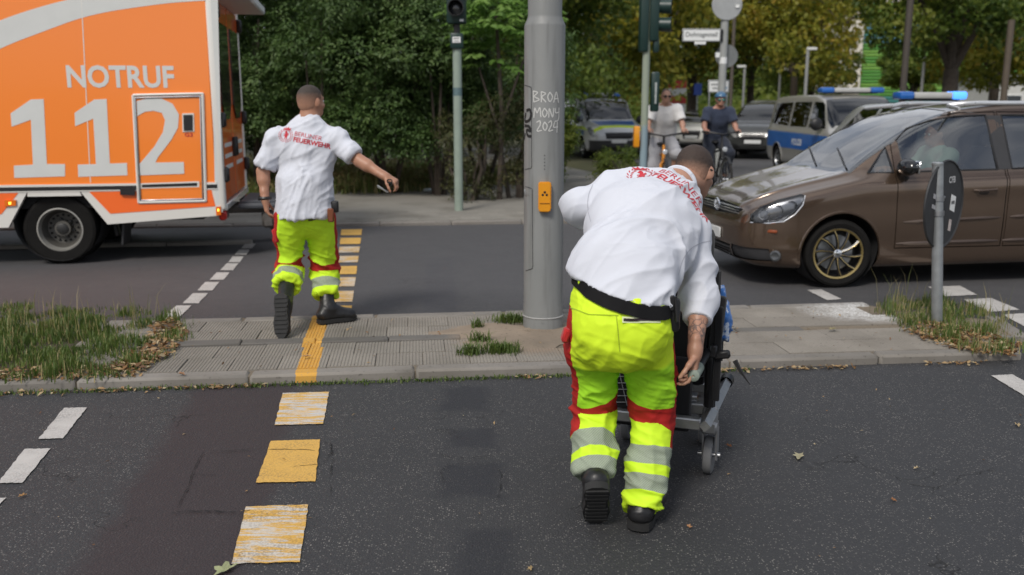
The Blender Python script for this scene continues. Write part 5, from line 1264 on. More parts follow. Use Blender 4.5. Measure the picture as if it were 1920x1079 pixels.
tag(P2, 'man in white sweatshirt bending over the wheeled chair, tattooed forearm and dark cropped hair', 'person')
upv = (J2['neck'] - J2['pelvis']).normalized()
sh2, sV, sF = shirt_mesh('shirt', J2, .0062, TSHIRT, P2, fat=1.0, hem=(at(1168, 541, 3.36), Vector((-.25, .15, -1))), cuff=(1.75, 1.42), k=.05, folds=(.017, 7.5, 2.0), seed=2.0, sleeve=(.073, .069))
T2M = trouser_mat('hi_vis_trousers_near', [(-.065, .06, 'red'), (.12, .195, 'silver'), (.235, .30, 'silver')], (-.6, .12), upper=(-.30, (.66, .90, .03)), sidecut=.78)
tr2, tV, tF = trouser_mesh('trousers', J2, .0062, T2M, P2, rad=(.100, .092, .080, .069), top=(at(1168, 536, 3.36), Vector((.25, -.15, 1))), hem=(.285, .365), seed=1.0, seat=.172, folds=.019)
for s in 'LR': boot_mesh(J2, s, P2, .0055, .16)
hair_mesh(J2, HL, HA, hair_mat('cropped_hair_near', (.040, .025, .018), SKIN1, (-.045, .02)), P2, .004, .005); eyes(HL, HA, P2)
# collar, sunglasses, belt, pocket zips, holster
def ring_on(Vt, Fc, c, nrm, name, mat, parent, w=.03, off=.006, n=64, start=.5, tilt=None):
    """band that runs round a limb or waist at the plane (c, nrm)"""
    bvh = BVHTree.FromPolygons([Vector(v) for v in Vt], [tuple(int(i) for i in f) for f in Fc]); nrm = Vector(nrm).normalized(); x = nrm.orthogonal().normalized(); y = nrm.cross(x)
    m = MB(); rows = []
    for k in range(n):
        a = 2 * math.pi * k / n; d = x * math.cos(a) + y * math.sin(a); row = []
        for o in (-w / 2, w / 2):
            q = c + nrm * o; h = bvh.ray_cast(q + d * start, -d); row.append((h[0] if h[0] is not None else q + d * .15, d))
        rows.append([m.bm.verts.new(row[0][0] - d * .004), m.bm.verts.new(row[0][0] + d * off), m.bm.verts.new(row[1][0] + d * off), m.bm.verts.new(row[1][0] - d * .004)])
    for k in range(n):
        a, b = rows[k], rows[(k + 1) % n]
        for i in range(4): m.bm.faces.new((a[i], a[(i + 1) % 4], b[(i + 1) % 4], b[i]))
    return m.build(name, mat, parent, 50)
belt2 = ring_on(tV, tF, at(1166, 548, 3.36), Vector((.25, -.18, 1)), 'belt', BELT, P2, .040, .012)
LOOP = cloth('hi_vis_loop', HIVIS, .75)
bvT = BVHTree.FromPolygons([Vector(v) for v in tV], [tuple(int(i) for i in f) for f in tF])
bvS = BVHTree.FromPolygons([Vector(v) for v in sV], [tuple(int(i) for i in f) for f in sF])
def hitT(px, py, bv=None):
    d = Vector(_ray(px, py)).normalized(); h = (bv or bvT).ray_cast(Vector((0, 0, CAM_H)), d); return h[0], h[1]
for px, py in ((1092, 527), (1150, 541), (1216, 555)):
    p, q = hitT(px, py)
    if p: 
        m = MB(); m.box(p + q * .013, (.016, .006, .055), .002, frameM((0, 0, 0), Vector((1, 0, .1)), z=(0, 0, 1)).to_3x3()); m.build('belt_loop', LOOP, P2)
def ribbon(pts, w, name, mat, parent, bv, off=.004):
    m = MB(); P = [hitT(*p, bv) for p in pts]; P = [(a + b * off, b) for a, b in P if a is not None]; last = None
    for i, (p, nn) in enumerate(P):
        t = (P[min(i + 1, len(P) - 1)][0] - P[max(i - 1, 0)][0]).normalized(); s = t.cross(nn).normalized() * w / 2
        cur = (m.bm.verts.new(p - s), m.bm.verts.new(p + s))
        if last: m.bm.faces.new((last[0], last[1], cur[1], cur[0]))
        last = cur
    if len(P) > 1: return m.build(name, mat, parent)
ZIP = M('dark_zip', (.02, .01, .01), .4); WHITECLOTH = cloth('pale_piping', (.75, .8, .5))
lin = lambda a, b, n=14: [(a[0] + (b[0] - a[0]) * k / n, a[1] + (b[1] - a[1]) * k / n) for k in range(n + 1)]
ribbon(lin((1166, 600), (1238, 600)), .022, 'pocket_piping', WHITECLOTH, P2, bvT, .003); ribbon(lin((1168, 600), (1240, 599)), .010, 'pocket_zip', ZIP, P2, bvT, .006)
ribbon(lin((1064, 575), (1104, 590)) + lin((1104, 590), (1160, 592)), .004, 'seam', cloth('green_seam', (.35, .48, .02)), P2, bvT, .002)
ribbon(lin((1156, 592), (1162, 660)), .004, 'seam', cloth('green_seam', (.35, .48, .02)), P2, bvT, .002)
m = MB(); p = at(1262, 590, 3.32); m.box(p, (.05, .05, .13), .015, seg=2); m.box(p + V(-.012, -.03, .05), (.022, .016, .06), .005); m.tube([p + V(.0, -.03, .075), p + V(.01, -.035, -.02)], .008); m.build('belt_holster', BLACK, P2)
m = MB(); p = at(1061, 628, 3.36); m.box(p, (.028, .06, .055), .008, Matrix.Rotation(.3, 3, 'Y')); m.build('pocket_flap', cloth('red_flap', (.42, .02, .02)), P2)
nd = (J2['head'] - J2['neck']).normalized()
m = MB(); c = J2['neck'] + nd * .018; x = nd.orthogonal().normalized(); y = nd.cross(x)
m.tube([c + (x * math.cos(a) + y * math.sin(a)) * .073 for a in np.linspace(0, 2 * math.pi, 33)], .011, 8); m.build('collar', TSHIRT, sh2)
m = MB(); r, f, u = HA
for s in (-1, 1): m.tube([HL(.084 * s, -.03, -.002), HL(.085 * s, .03, .004), HL(.07 * s, .105, .008)], .0035, 6)
for s in (-1, 1): m.ball(HL(.034 * s, .112, -.004), (.03, .008, .022), Matrix((r, f, u)).transposed(), 12, 8)
m.build('sunglasses', BLACK, P2)
SEAM = cloth('shirt_seam', (.42, .43, .48))
for q in ([(1272, 515), (1280, 488), (1296, 466), (1318, 455), (1342, 451)], [(1112, 346), (1104, 365), (1102, 390), (1108, 416)], [(1290, 596), (1308, 604), (1332, 603)]):
    ribbon([tuple(v) for v in catmull(q, 5)], .0035, 'seam', SEAM, sh2, bvS, .0012)
nb = Vector((-.12, -.72, .55)).normalized()
xa = (at(1315, 398, 3.7) - at(1226, 336, 3.8)); Mx = frameM(at(1218, 345, 3.8), xa, z=nb)
hp_, hn_ = hitT(1203, 330, bvS); cx_ = Vector((1, 0, -.16)); cM_ = frameM(hp_, cx_ - hn_ * cx_.dot(hn_), z=hn_)
shirt_print(sh2, sV, sF, Mx, .053, cM_ @ Matrix.Translation((.053 * 1.25, -.053 * .72, 0)))

# ---------------------------------------------------- paramedic walking to the ambulance
J1 = dict(front=Vector((.14, .98, -.05)).normalized(), pelvis=at(572, 398, 6.56), waist=at(572, 348, 6.58), chest=at(574, 280, 6.60), neck=at(580, 226, 6.60),
          shL=at(522, 262, 6.56), elL=at(493, 322, 6.54), wrL=at(497, 374, 6.50), handL=(Vector((.10, .05, -1)), Vector((1, .2, 0)), .45), thL=-1,
          shR=at(632, 262, 6.58), elR=at(674, 302, 6.50), wrR=at(722, 331, 6.42), handR=(Vector((.85, -.1, -.45)), Vector((-.3, .3, -.9)), .95), thR=-1,
          hipL=at(546, 410, 6.54), hipR=at(602, 410, 6.60), knL=at(540, 503, 6.66), knR=at(609, 506, 6.76),
          head=at(583, 190, 6.62), face=Vector((.55, .83, -.02)), up=Vector((0, .03, 1)), w=(.205, .186, .192), lowflat=1.06)
foot(J1, 'L', gnd(527, 632, .07), gnd(527, 632, .07) + Vector((-.012, .09, .26)), (0, 1, .3)); h1 = gnd(602, 606, .062); foot(J1, 'R', h1 + Vector((.23, .13, 0)), h1, (0, 0, 1))
SK1 = skin_mat('skin_tanned', (.40, .21, .135))
P1, HL, HA = body_mesh('person', J1, .006, SK1)
tag(P1, 'man in white T-shirt walking away past the ambulance, arm held out with scissors', 'person')
sh1, sV, sF = shirt_mesh('shirt', J1, .009, TSHIRT, P1, hem=(at(572, 411, 6.4), Vector((.03, 0, -1))), cuff=(.86, .82), k=.05, folds=(.022, 10, 2.2), seed=9.0, sleeve=(.061, .071))
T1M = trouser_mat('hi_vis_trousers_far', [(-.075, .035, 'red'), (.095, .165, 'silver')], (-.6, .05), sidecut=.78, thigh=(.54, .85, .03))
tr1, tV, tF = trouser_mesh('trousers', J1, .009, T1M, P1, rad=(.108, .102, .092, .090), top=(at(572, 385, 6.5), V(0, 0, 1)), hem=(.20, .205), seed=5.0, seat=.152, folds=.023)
for s in 'LR': boot_mesh(J1, s, P1, .007, .26)
hair_mesh(J1, HL, HA, hair_mat('cropped_hair_far', (.045, .034, .027), (.40, .21, .135), (-.03, .06)), P1, .005, .0035); eyes(HL, HA, P1)
shirt_print(sh1, sV, sF, frameM(at(545, 264.5, 6.4), at(606, 270, 6.4) - at(545, 258, 6.4), z=V(-.05, -1, .1)), .047)
m = MB(); c = J1['wrL'] + V(0, 0, .01); m.tube([c + V(math.cos(a) * .037, math.sin(a) * .034, 0) for a in np.linspace(0, 2 * math.pi, 21)], .013, 6); m.box(c + V(-.038, -.012, 0), (.012, .034, .036), .003); m.build('wristwatch', BLACK, P1)
nd = V(0, 0, 1); m = MB(); c = J1['neck'] + V(.0, -.004, .002); m.tube([c + V(math.cos(a) * .072, math.sin(a) * .072, .008 * math.sin(a)) for a in np.linspace(0, 2 * math.pi, 29)], .010, 8); m.build('collar', TSHIRT, sh1)
m = MB(); p = at(628, 388, 6.52); m.box(p, (.05, .05, .085), .012, seg=2); m.build('belt_pouch', BLACK, P1)
m = MB(); p = at(620, 404, 6.44); m.box(p, (.045, .02, .10), .008); m.build('leather_holster', M('brown_leather', (.16, .045, .015), .5), P1)
bvT = BVHTree.FromPolygons([Vector(v) for v in tV], [tuple(int(i) for i in f) for f in tF])
ribbon(lin((578, 413.5), (612, 408)), .012, 'pocket_zip', ZIP, P1, bvT, .005)
m = MB(); p = at(517, 442, 6.48); m.box(p, (.03, .06, .10), .01, Matrix.Rotation(-.25, 3, 'Y')); m.build('pocket_flap', cloth('red_flap', (.42, .02, .02)), P1)
# scissors held in the right hand
sc = empty('scissors', at(722, 349, 6.36), 0, 'small steel scissors held in the outstretched hand', 'scissors')
m = MB(); m.box((-.02, 0, -.02), (.085, .012, .012), .003, Matrix.Rotation(.6, 3, 'Y')); m.box((-.015, .004, -.026), (.085, .010, .012), .003, Matrix.Rotation(.45, 3, 'Y')); m.build('blade', STEEL, sc)
m = MB()
for dz in (.012, -.008): m.tube([V(.032 + math.cos(a) * .018, 0, .02 + dz + math.sin(a) * .014) for a in np.linspace(0, 2 * math.pi, 13)], .004, 6)
m.build('handle', BLACK, sc)
# ---------------------------------------------------- driver in the brown car
drv = seated('person', tc + d0 * 1.98 - e0 * .37 + V(0, 0, .62), TA, 'driver inside the brown car resting his forearm at the open side window', .012, True, cloth('pale_green_shirt', (.30, .42, .36)), cloth('dark_jeans', (.03, .035, .05)))
# ============================================================= VEGETATION
def leaf_mat(name, cols, trans=.35, rough=.55):
    n = NT(name); t = n.attr('tone'); r = n.n('ValToRGB', Fac=t); cr = r.color_ramp
    for i, c in enumerate(cols):
        e = cr.elements[i] if i < 2 else cr.elements.new(1.0)
        e.color = (*c, 1)
    for i, e in enumerate(cr.elements): e.position = i / (len(cols) - 1)
    n.color(r.outputs[0]); n.set(Roughness=rough)
    tr = n.n('BsdfTranslucent', Color=r.outputs[0]); mx = n.n('MixShader'); mx.inputs[0].default_value = trans
    n.put(mx.inputs[1], n.b.outputs[0]); n.put(mx.inputs[2], tr.outputs[0]); n.put(n.out.inputs['Surface'], mx.outputs[0]); return n.m
def leaves(name, C, D, Nn, ln, wd, tone, mat, parent=None, kind='stuff', fold=.25):
    """one pointed leaf per row: centre C, direction D, normal Nn, length ln, width wd"""
    n = len(C); D = D / (np.linalg.norm(D, axis=1)[:, None] + 1e-9); Sd = np.cross(D, Nn); Sd /= (np.linalg.norm(Sd, axis=1)[:, None] + 1e-9); Nn = np.cross(Sd, D)
    ln = np.broadcast_to(ln, n)[:, None]; wd = np.broadcast_to(wd, n)[:, None]
    b = C - D * ln * .5; t = C + D * ln * .5 - Nn * ln * .12; m = C - D * ln * .06
    l = m + Sd * wd * .5 + Nn * wd * fold; r = m - Sd * wd * .5 + Nn * wd * fold
    Vt = np.stack([b, l, t, r], 1).reshape(-1, 3); F = np.arange(4 * n).reshape(n, 4)
    T = np.repeat(F[:, [0, 1, 2]], 1, 0); T = np.concatenate([F[:, [0, 1, 2]], F[:, [0, 2, 3]]])
    me = bpy.data.meshes.new(name); me.vertices.add(4 * n); me.vertices.foreach_set('co', Vt.astype(np.float32).ravel())
    me.loops.add(T.size); me.loops.foreach_set('vertex_index', T.astype(np.int32).ravel()); me.polygons.add(len(T)); me.polygons.foreach_set('loop_start', np.arange(0, T.size, 3, dtype=np.int32))
    me.update(calc_edges=True); a = me.attributes.new('tone', 'FLOAT', 'POINT'); a.data.foreach_set('value', np.repeat(np.clip(tone, 0, 1), 4).astype(np.float32))
    o = link(name, me, parent, [mat]); 
    if kind: o['kind'] = kind
    return o
def rdir(n): v = rng.normal(size=(n, 3)); return v / np.linalg.norm(v, axis=1)[:, None]
BARK = M('tree_bark', (.075, .06, .047), .9, var=.35, ns=9, bump=.8, bs=24); BARKP = M('light_bark', (.12, .10, .08), .9, var=.3, ns=9, bump=.7, bs=24)
L_DARK = leaf_mat('dark_green_leaves', [(.028, .060, .016), (.08, .145, .036), (.15, .22, .065)], .36)
L_FRESH = leaf_mat('fresh_green_leaves', [(.09, .19, .035), (.16, .30, .055), (.24, .38, .09)], .5)
L_BROWN = leaf_mat('brown_green_leaves', [(.07, .06, .028), (.085, .105, .034), (.17, .13, .055)], .4)
L_GOLD = leaf_mat('autumn_leaves', [(.09, .13, .02), (.27, .29, .04), (.43, .38, .055), (.46, .31, .045)], .58)
L_MID = leaf_mat('olive_leaves', [(.06, .11, .022), (.18, .24, .04), (.33, .34, .065)], .58)
def shrub(x, y, h, w, label, mat, nl=1500, leaf=.085, seed=0, tone=.5, low=.25, stems=5, group='shrubs by the far pavement'):
    root = empty('shrub', (x, y, 0), 0, label, 'shrub', group)
    r = random.Random(seed); m = MB(); lobes = []
    for k in range(stems):
        a = r.uniform(0, 6.28); q = Vector((math.cos(a) * w * .5, math.sin(a) * w * .4, h * r.uniform(.55, .85))); p0 = Vector((math.cos(a) * .1, math.sin(a) * .1, 0))
        m.tube([p0, p0.lerp(q, .4) + Vector((r.uniform(-.15, .15), r.uniform(-.15, .15), .15)), q], [.045, .03, .012], 6)
        b = MB()
    m.build('stem', BARK, root)['kind'] = 'stuff'
    for k in range(16):
        a = r.uniform(0, 6.28); zz = r.uniform(low, .92); rad = w * (1 - .55 * max(0, zz - .5)) * r.uniform(.35, .85)
        lobes.append((math.cos(a) * rad, math.sin(a) * rad * .8, zz * h, r.uniform(.30, .55) * w))
    P = []; Nn = []
    for lx, ly, lz, lr in lobes:
        k = int(nl / 16 * (lr / (.42 * w)) ** 2); d = rdir(k); rr = lr * (rng.uniform(.5, 1, k) ** .4)[:, None]
        P.append(np.array([lx, ly, lz]) + d * rr * np.array([1, 1, .8])); Nn.append(d)
    P = np.concatenate(P); Nn = np.concatenate(Nn); k = P[:, 2] > .12; P, Nn = P[k], Nn[k]
    cl = vnoise(P * 2.6 + seed * 3.1) * .6 + vnoise(P * 7 + seed) * .4           # clumps of light and dark sprays
    per = 9; n = len(P) * per; td = Nn + rng.normal(size=P.shape) * .7; td[:, 2] -= .15; td /= np.linalg.norm(td, axis=1)[:, None]
    i = np.repeat(np.arange(len(P)), per); s = np.tile(np.linspace(-.5, .5, per), len(P)); sg = np.tile(np.array([1, -1] * 5)[:per], len(P))
    sd = np.cross(td, Nn + np.array([0, 0, .8])); sd /= np.linalg.norm(sd, axis=1)[:, None] + 1e-9
    C = P[i] + td[i] * (s * leaf * 3.6)[:, None] + sd[i] * (sg * leaf * .42)[:, None] + rng.normal(size=(n, 3)) * leaf * .18
    D = td[i] * .8 + sd[i] * sg[:, None] + rng.normal(size=(n, 3)) * .25; N_ = np.array([0, 0, 1.0]) + Nn[i] * .6 + rng.normal(size=(n, 3)) * .35
    leaves('foliage', C, D, N_, leaf * rng.uniform(.7, 1.2, n), leaf * rng.uniform(.38, .55, n), tone + (cl[i] - .5) * .8 + rng.normal(size=n) * .16, mat, root); return root
SHR = [(-9.2, 17.6, 4.4, 1.6, 'dark green shrub farthest left behind the ambulance box'), (-7.0, 16.9, 4.3, 1.6, 'dark green shrub directly behind the ambulance'), (-5.0, 17.6, 4.6, 1.6, 'dark shrub just right of the ambulance rear doors'),
       (-3.6, 16.6, 3.9, 1.45, 'dark shrub right behind the head of the walking man'), (-2.3, 17.0, 4.3, 1.5, 'dark shrub right of the walking man, left of the green signal post'), (-1.35, 16.6, 3.6, 1.15, 'dark shrub behind the green signal post'), (-3.0, 19.4, 5.6, 2.2, 'tall dark shrub at the back of the thicket, above the walking man'), (-6.2, 19.6, 5.8, 2.2, 'tall dark shrub at the back, above the ambulance'), (-.6, 19.4, 5.2, 1.8, 'tall shrub at the back, above the signal post')]
for k, (x, y, h, w, lb) in enumerate(SHR): shrub(x, y, h, w, lb, L_DARK, 2300 if k < 6 else 1500, .085 if k < 6 else .11, k + 1, .5, .26)
shrub(.05, 16.0, 2.0, .65, 'small brownish bush left of the thick grey mast', L_BROWN, 520, .06, 31, .5, .1)
shrub(-.75, 15.6, 1.5, .6, 'low brown-green bush behind the green signal post foot', L_BROWN, 420, .06, 32, .4, .05)
shrub(2.0, 17.6, .85, .48, 'low green bush beside the green traffic light mast, before the parked police van', L_MID, 420, .055, 33, .4, .05)
shrub(.98, 19.0, 1.7, .42, 'bush just right of the thick grey mast', L_MID, 500, .08, 36, .4, .1)
# sumac with long feathered fronds
sm = empty('sumac_tree', (-.22, 15.75, 0), 0, 'light green sumac with feathered fronds beside the thick grey mast', 'tree')
m = MB(); m.tube([(0, 0, 0), (.05, 0, 1.5), (-.05, 0, 3.2)], [.05, .04, .025], 8); m.tube([(.03, 0, 1.1), (-.35, .1, 2.3)], [.03, .015], 6); m.tube([(.03, 0, 1.3), (.45, -.1, 2.5)], [.03, .015], 6); m.build('trunk', BARK, sm)
Cs, Ds, Ns, Ts = [], [], [], []
for k in range(150):
    dv = rdir(1)[0]; b = np.array([0, 0, 3.1]) + dv * np.array([.62, .5, .95]) * rng.uniform(.3, 1); a = math.atan2(dv[1], dv[0]) + rng.normal() * .5; d = np.array([math.cos(a), math.sin(a), .2]); L = rng.uniform(.4, .65); tn = rng.uniform(.15, .95)
    for t in np.linspace(.12, 1, 10):
        p = b + d * L * t + np.array([0, 0, -.28 * L * t * t]); dd = d + np.array([0, 0, -.5 * t]); s = np.cross(dd, [0, 0, 1]); s /= np.linalg.norm(s)
        for sg in (-1, 1): Cs.append(p + s * sg * .065 + rng.normal(size=3) * .012); Ds.append(s * sg + dd * .5 + [0, 0, -.2] + rng.normal(size=3) * .15); Ns.append(np.array([0, -.35, 1]) + rng.normal(size=3) * .3); Ts.append(tn + rng.normal() * .1)
leaves('foliage', np.array(Cs), np.array(Ds), np.array(Ns, float), .14, .05, np.array(Ts), L_FRESH, sm)
def tree(px, Y, rad, h, fork, cr, label, mat, seed, nl=7000, leaf=.2, lean=0.0, group='trees along the side street', bark=None, z0=2.6, dens=1.0):
    x = at(px, 300, Y).x; root = empty('tree', (x, Y, 0), 0, label, 'tree', group); r = random.Random(seed)
    f = Vector((lean * fork, 0, fork)); tips = []
    m = MB(); m.tube([(0, 0, -.05), (lean * .2, 0, .25), f * .5 + Vector((.03, 0, 0)), f], [rad * 1.5, rad * 1.08, rad * .95, rad * .85], 12); m.build('trunk', bark or BARK, root)
    for k in range(6):
        a = 6.28 * k / 6 + r.uniform(-.4, .4); q = f + Vector((math.cos(a) * cr * r.uniform(.6, 1.05), math.sin(a) * cr * r.uniform(.5, .9), (h - fork) * r.uniform(.2, .75)))
        c = f.lerp(q, .5) + Vector((0, 0, .12 * (h - fork))); m = MB(); m.tube([f - Vector((0, 0, .1)), f.lerp(c, .5) + Vector((r.uniform(-.1, .1), 0, .1)), c, q], [rad * .55, rad * .42, rad * .3, rad * .1], 8)
        for j in range(3):
            e = c.lerp(q, r.uniform(.1, .8)); w = e + Vector((r.uniform(-1, 1), r.uniform(-1, 1), r.uniform(-.1, .9))) * cr * .45; m.tube([e, e.lerp(w, .6) + Vector((0, 0, .1)), w], [rad * .2, rad * .12, rad * .04], 6); tips.append(w)
        tips.append(q); tips.append(c); m.build('limb', bark or BARK, root)
    for k in range(10): a = r.uniform(0, 6.28); tips.append(Vector((math.cos(a) * cr * r.uniform(.5, 1), math.sin(a) * cr * r.uniform(.4, .9), r.uniform(z0 + .4, h))))
    for k in range(16): a = r.uniform(0, 6.28); q_ = r.uniform(.35, 1.05); tips.append(Vector((math.cos(a) * cr * q_, math.sin(a) * cr * q_, r.uniform(z0 + .2, fork + 2.6))))
    P = []; cid = []
    for i, t in enumerate(tips):
        k = int(nl / len(tips)); d = rdir(k); R_ = cr * r.uniform(.26, .42); P.append(np.array(t) + d * (R_ * rng.uniform(.25, 1, k) ** .6)[:, None] * np.array([1, 1, .75])); cid.append(np.full(k, r.uniform(-.22, .22)))
    P = np.concatenate(P); cid = np.concatenate(cid); k = P[:, 2] > z0 - .5 * vnoise(P * 1.1 + seed); P, cid = P[k], cid[k]; n = len(P)
    tone = .42 + cid + (vnoise(P * 1.2 + seed) - .5) * .5 + rng.normal(size=n) * .16
    leaves('crown', P, rdir(n) + np.array([0, 0, -.4]), rdir(n) * .7 + np.array([0, 0, .8]), leaf * rng.uniform(.7, 1.3, n), leaf * rng.uniform(.5, .8, n), tone, mat, root); return root
TREES = [(1010, 27, .16, 8.5, 2.6, 2.6, 'green-gold tree behind the thick grey mast', L_MID, 1.8), (1098, 36, .24, 9.5, 3.0, 3.2, 'golden tree with a dark trunk left of the police van with yellow band', L_GOLD, 2.2), (1146, 39, .26, 10, 3.2, 3.4, 'golden-brown tree standing above the police van with yellow band', L_GOLD, 2.5),
    (1225, 47, .22, 10.5, 3.2, 3.6, 'olive tree behind the green traffic light mast', L_GOLD, 2.9), (1292, 50, .28, 11, 3.6, 3.8, 'tree with a dark trunk between the street name sign and the bald cyclist', L_MID, 3.0), (1400, 52, .22, 11, 3.4, 3.8, 'olive tree just right of the street sign mast', L_MID, 2.8),
    (1480, 46, .2, 10.5, 3.2, 3.6, 'olive tree above the rear of the silver police van', L_GOLD, 2.8), (1512, 55, .24, 11, 3.4, 2.2, 'olive tree left of the white building', L_MID, 2.9), (1768, 29, .26, 9.0, 2.75, 2.05, 'large forked tree with thick trunk right of the brown post', L_MID, 3.3),
    (1850, 40, .22, 10, 3.0, 3.4, 'yellowing tree behind the forked tree, right of it', L_GOLD, 2.6), (1945, 33, .22, 9, 2.8, 3.0, 'yellowing tree cut by the right frame edge', L_GOLD, 2.5), (1700, 62, .16, 5, 2.2, 1.5, 'small tree before the louvred facade', L_MID, 2.6), (930, 31, .2, 9.5, 2.6, 3.0, 'dark tree behind the sumac', L_DARK, 2.0),
    (760, 27, .2, 9.5, 2.4, 3.0, 'dark tree behind the thicket, above the walking man', L_DARK, 1.5), (560, 29, .2, 9.5, 2.4, 3.2, 'dark tree behind the thicket, next to the ambulance rear doors', L_DARK, 1.5), (300, 31, .2, 9.5, 2.4, 3.4, 'dark tree behind the ambulance box', L_DARK, 1.5)]
for k, (px, Y, rad, h, fk_, cr, lb, mt, z0) in enumerate(TREES): tree(px, Y, rad, h * 1.1, fk_, cr * 1.12, lb, mt, 50 + k, 11000 if Y < 45 else 9500, .19 if Y < 33 else .26, z0=z0 - .2)
# far wood
P = np.stack([rng.uniform(-60, 75, 60000), rng.uniform(84, 100, 60000), rng.uniform(0, 1, 60000) ** .8 * 8], 1)
P[:, 2] *= .55 + .6 * vnoise(np.stack([P[:, 0] * .12, P[:, 1] * .1, np.zeros(len(P))], 1)); n = len(P)
fw = leaves('far_wood', P, rdir(n), rdir(n) + [0, -.5, .6], .75 * rng.uniform(.6, 1.3, n), .55, .35 + (vnoise(P * .35) - .5) * .9 + rng.normal(size=n) * .15, L_MID)
P = np.stack([rng.uniform(-40, 22, 16000), rng.uniform(60, 72, 16000), rng.uniform(0, 1, 16000) * 3.2], 1); P[:, 2] *= .5 + .7 * vnoise(P * .2); n = len(P)
leaves('far_undergrowth', P, rdir(n), rdir(n) + [0, -.4, .7], .4, .3, .4 + (vnoise(P * .5) - .5) * .9, L_MID)

# ------------------------------------------------------------- grass
L_GRASS = leaf_mat('grass_blades', [(.045, .085, .018), (.10, .16, .030), (.17, .21, .055), (.42, .34, .17)], .4)
def grass(name, P, hgt, tone, wid=.006, parent=None, mat=None, bendy=.5):
    n = len(P); a = rng.uniform(0, 6.28, n); h = hgt[:, None]; lean = rng.uniform(.1, 1, n)[:, None] * bendy; d = np.stack([np.cos(a), np.sin(a), np.zeros(n)], 1); s = np.stack([-np.sin(a), np.cos(a), np.zeros(n)], 1) * np.broadcast_to(wid, n)[:, None]
    m = P + d * h * lean * .35 + np.array([0, 0, 1]) * h * .6; t = P + d * h * lean + np.array([0, 0, 1]) * h * (1 - .35 * lean)
    Vt = np.stack([P - s, P + s, m + s * .8, t, m - s * .8], 1).reshape(-1, 3); B = np.arange(n)[:, None] * 5
    T = np.concatenate([B + [0, 1, 2], B + [0, 2, 4], B + [4, 2, 3]])
    me = bpy.data.meshes.new(name); me.vertices.add(5 * n); me.vertices.foreach_set('co', Vt.astype(np.float32).ravel()); me.loops.add(T.size); me.loops.foreach_set('vertex_index', T.astype(np.int32).ravel())
    me.polygons.add(len(T)); me.polygons.foreach_set('loop_start', np.arange(0, T.size, 3, dtype=np.int32)); me.update(calc_edges=True)
    at_ = me.attributes.new('tone', 'FLOAT', 'POINT'); at_.data.foreach_set('value', np.repeat(np.clip(tone, 0, 1), 5).astype(np.float32)); o = link(name, me, parent, [mat or L_GRASS]); o['kind'] = 'stuff'; return o
def in_poly_pts(poly, n):
    xs = [p[0] for p in poly]; ys = [p[1] for p in poly]; out = []
    while len(out) < n:
        x, y = random.uniform(min(xs), max(xs)), random.uniform(min(ys), max(ys))
        if inpoly((x, y), poly): out.append((x, y))
    return np.array(out)
def patch_grass(name, poly, n, h0, h1, z, tone=.4, clump=3.0, wid=.005, dry=.12):
    Q = in_poly_pts(poly, n); Q = Q + rng.normal(size=Q.shape) * .045; P = np.concatenate([Q, np.full((n, 1), z)], 1); c = vnoise(P * clump + 3.3); k = c > .30 + .2 * rng.uniform(size=n); P, c = P[k], np.clip((c[k] - .3) / .6, 0, 1); n = len(P)
    t = tone + (vnoise(P * clump * 2) - .5) * .5 + rng.normal(size=n) * .1; t = np.where(rng.uniform(size=n) < dry, rng.uniform(.8, 1, n), np.minimum(t, .72))
    return grass(name, P, (h0 + (h1 - h0) * c) * rng.uniform(.5, 1.1, n), t, wid)
LG = [tuple(gnd(*p, IZ)[:2]) for p in ((-140, 722), (0, 716), (200, 712), (262, 700), (300, 672), (345, 632), (335, 604), (300, 592), (150, 580), (-160, 572))]
patch_grass('grass_verge', LG, 12500, .015, .15, IZ, .32, 5.2, .0036, .12)
patch_grass('dry_grass_stalks', [tuple(gnd(*p, IZ)[:2]) for p in ((-60, 600), (120, 590), (300, 600), (260, 640), (-60, 640))], 130, .15, .42, IZ, .9, 3, .0022, .8)
RG = [tuple(gnd(*p, IZ)[:2]) for p in ((1665, 600), (1640, 578), (1700, 562), (1800, 572), (1870, 598), (1925, 640), (1900, 664), (1830, 664), (1740, 634))]
patch_grass('grass_tuft_patch', RG, 3000, .015, .16, IZ, .40, 6.5, .0038, .25)
patch_grass('dry_grass_stalks', RG, 90, .2, .40, IZ, .9, 3, .0022, .7)
for (px, py, rr, nn) in ((958, 604, .10, 260), (940, 660, .10, 300), (880, 664, .07, 160), (900, 640, .06, 100), (895, 615, .04, 60), (1010, 618, .05, 60)):
    g = gnd(px, py, IZ); Q = rng.normal(size=(nn, 2)) * rr * .45; P = np.stack([g.x + Q[:, 0] * 1.3, g.y + Q[:, 1] * .8, np.full(nn, IZ)], 1); grass('grass_tuft', P, rng.uniform(.03, .10, nn), rng.uniform(.15, .6, nn), .004, bendy=1.0)
# moss and grass in the gutter
P = []
for k in range(1800):
    s = rng.uniform(-3.2, 3.6); w = vnoise(np.array([[s * 1.7, 0, 0.]]))[0]
    if w > .55 or s < -.9: q = isl(s, -.035 + rng.normal() * .016 - .012, 0); P.append((q.x, q.y, 0.0))
P = np.array(P); grass('gutter_weeds', P, rng.uniform(.008, .035, len(P)), rng.uniform(.1, .6, len(P)), .004, bendy=1.2)
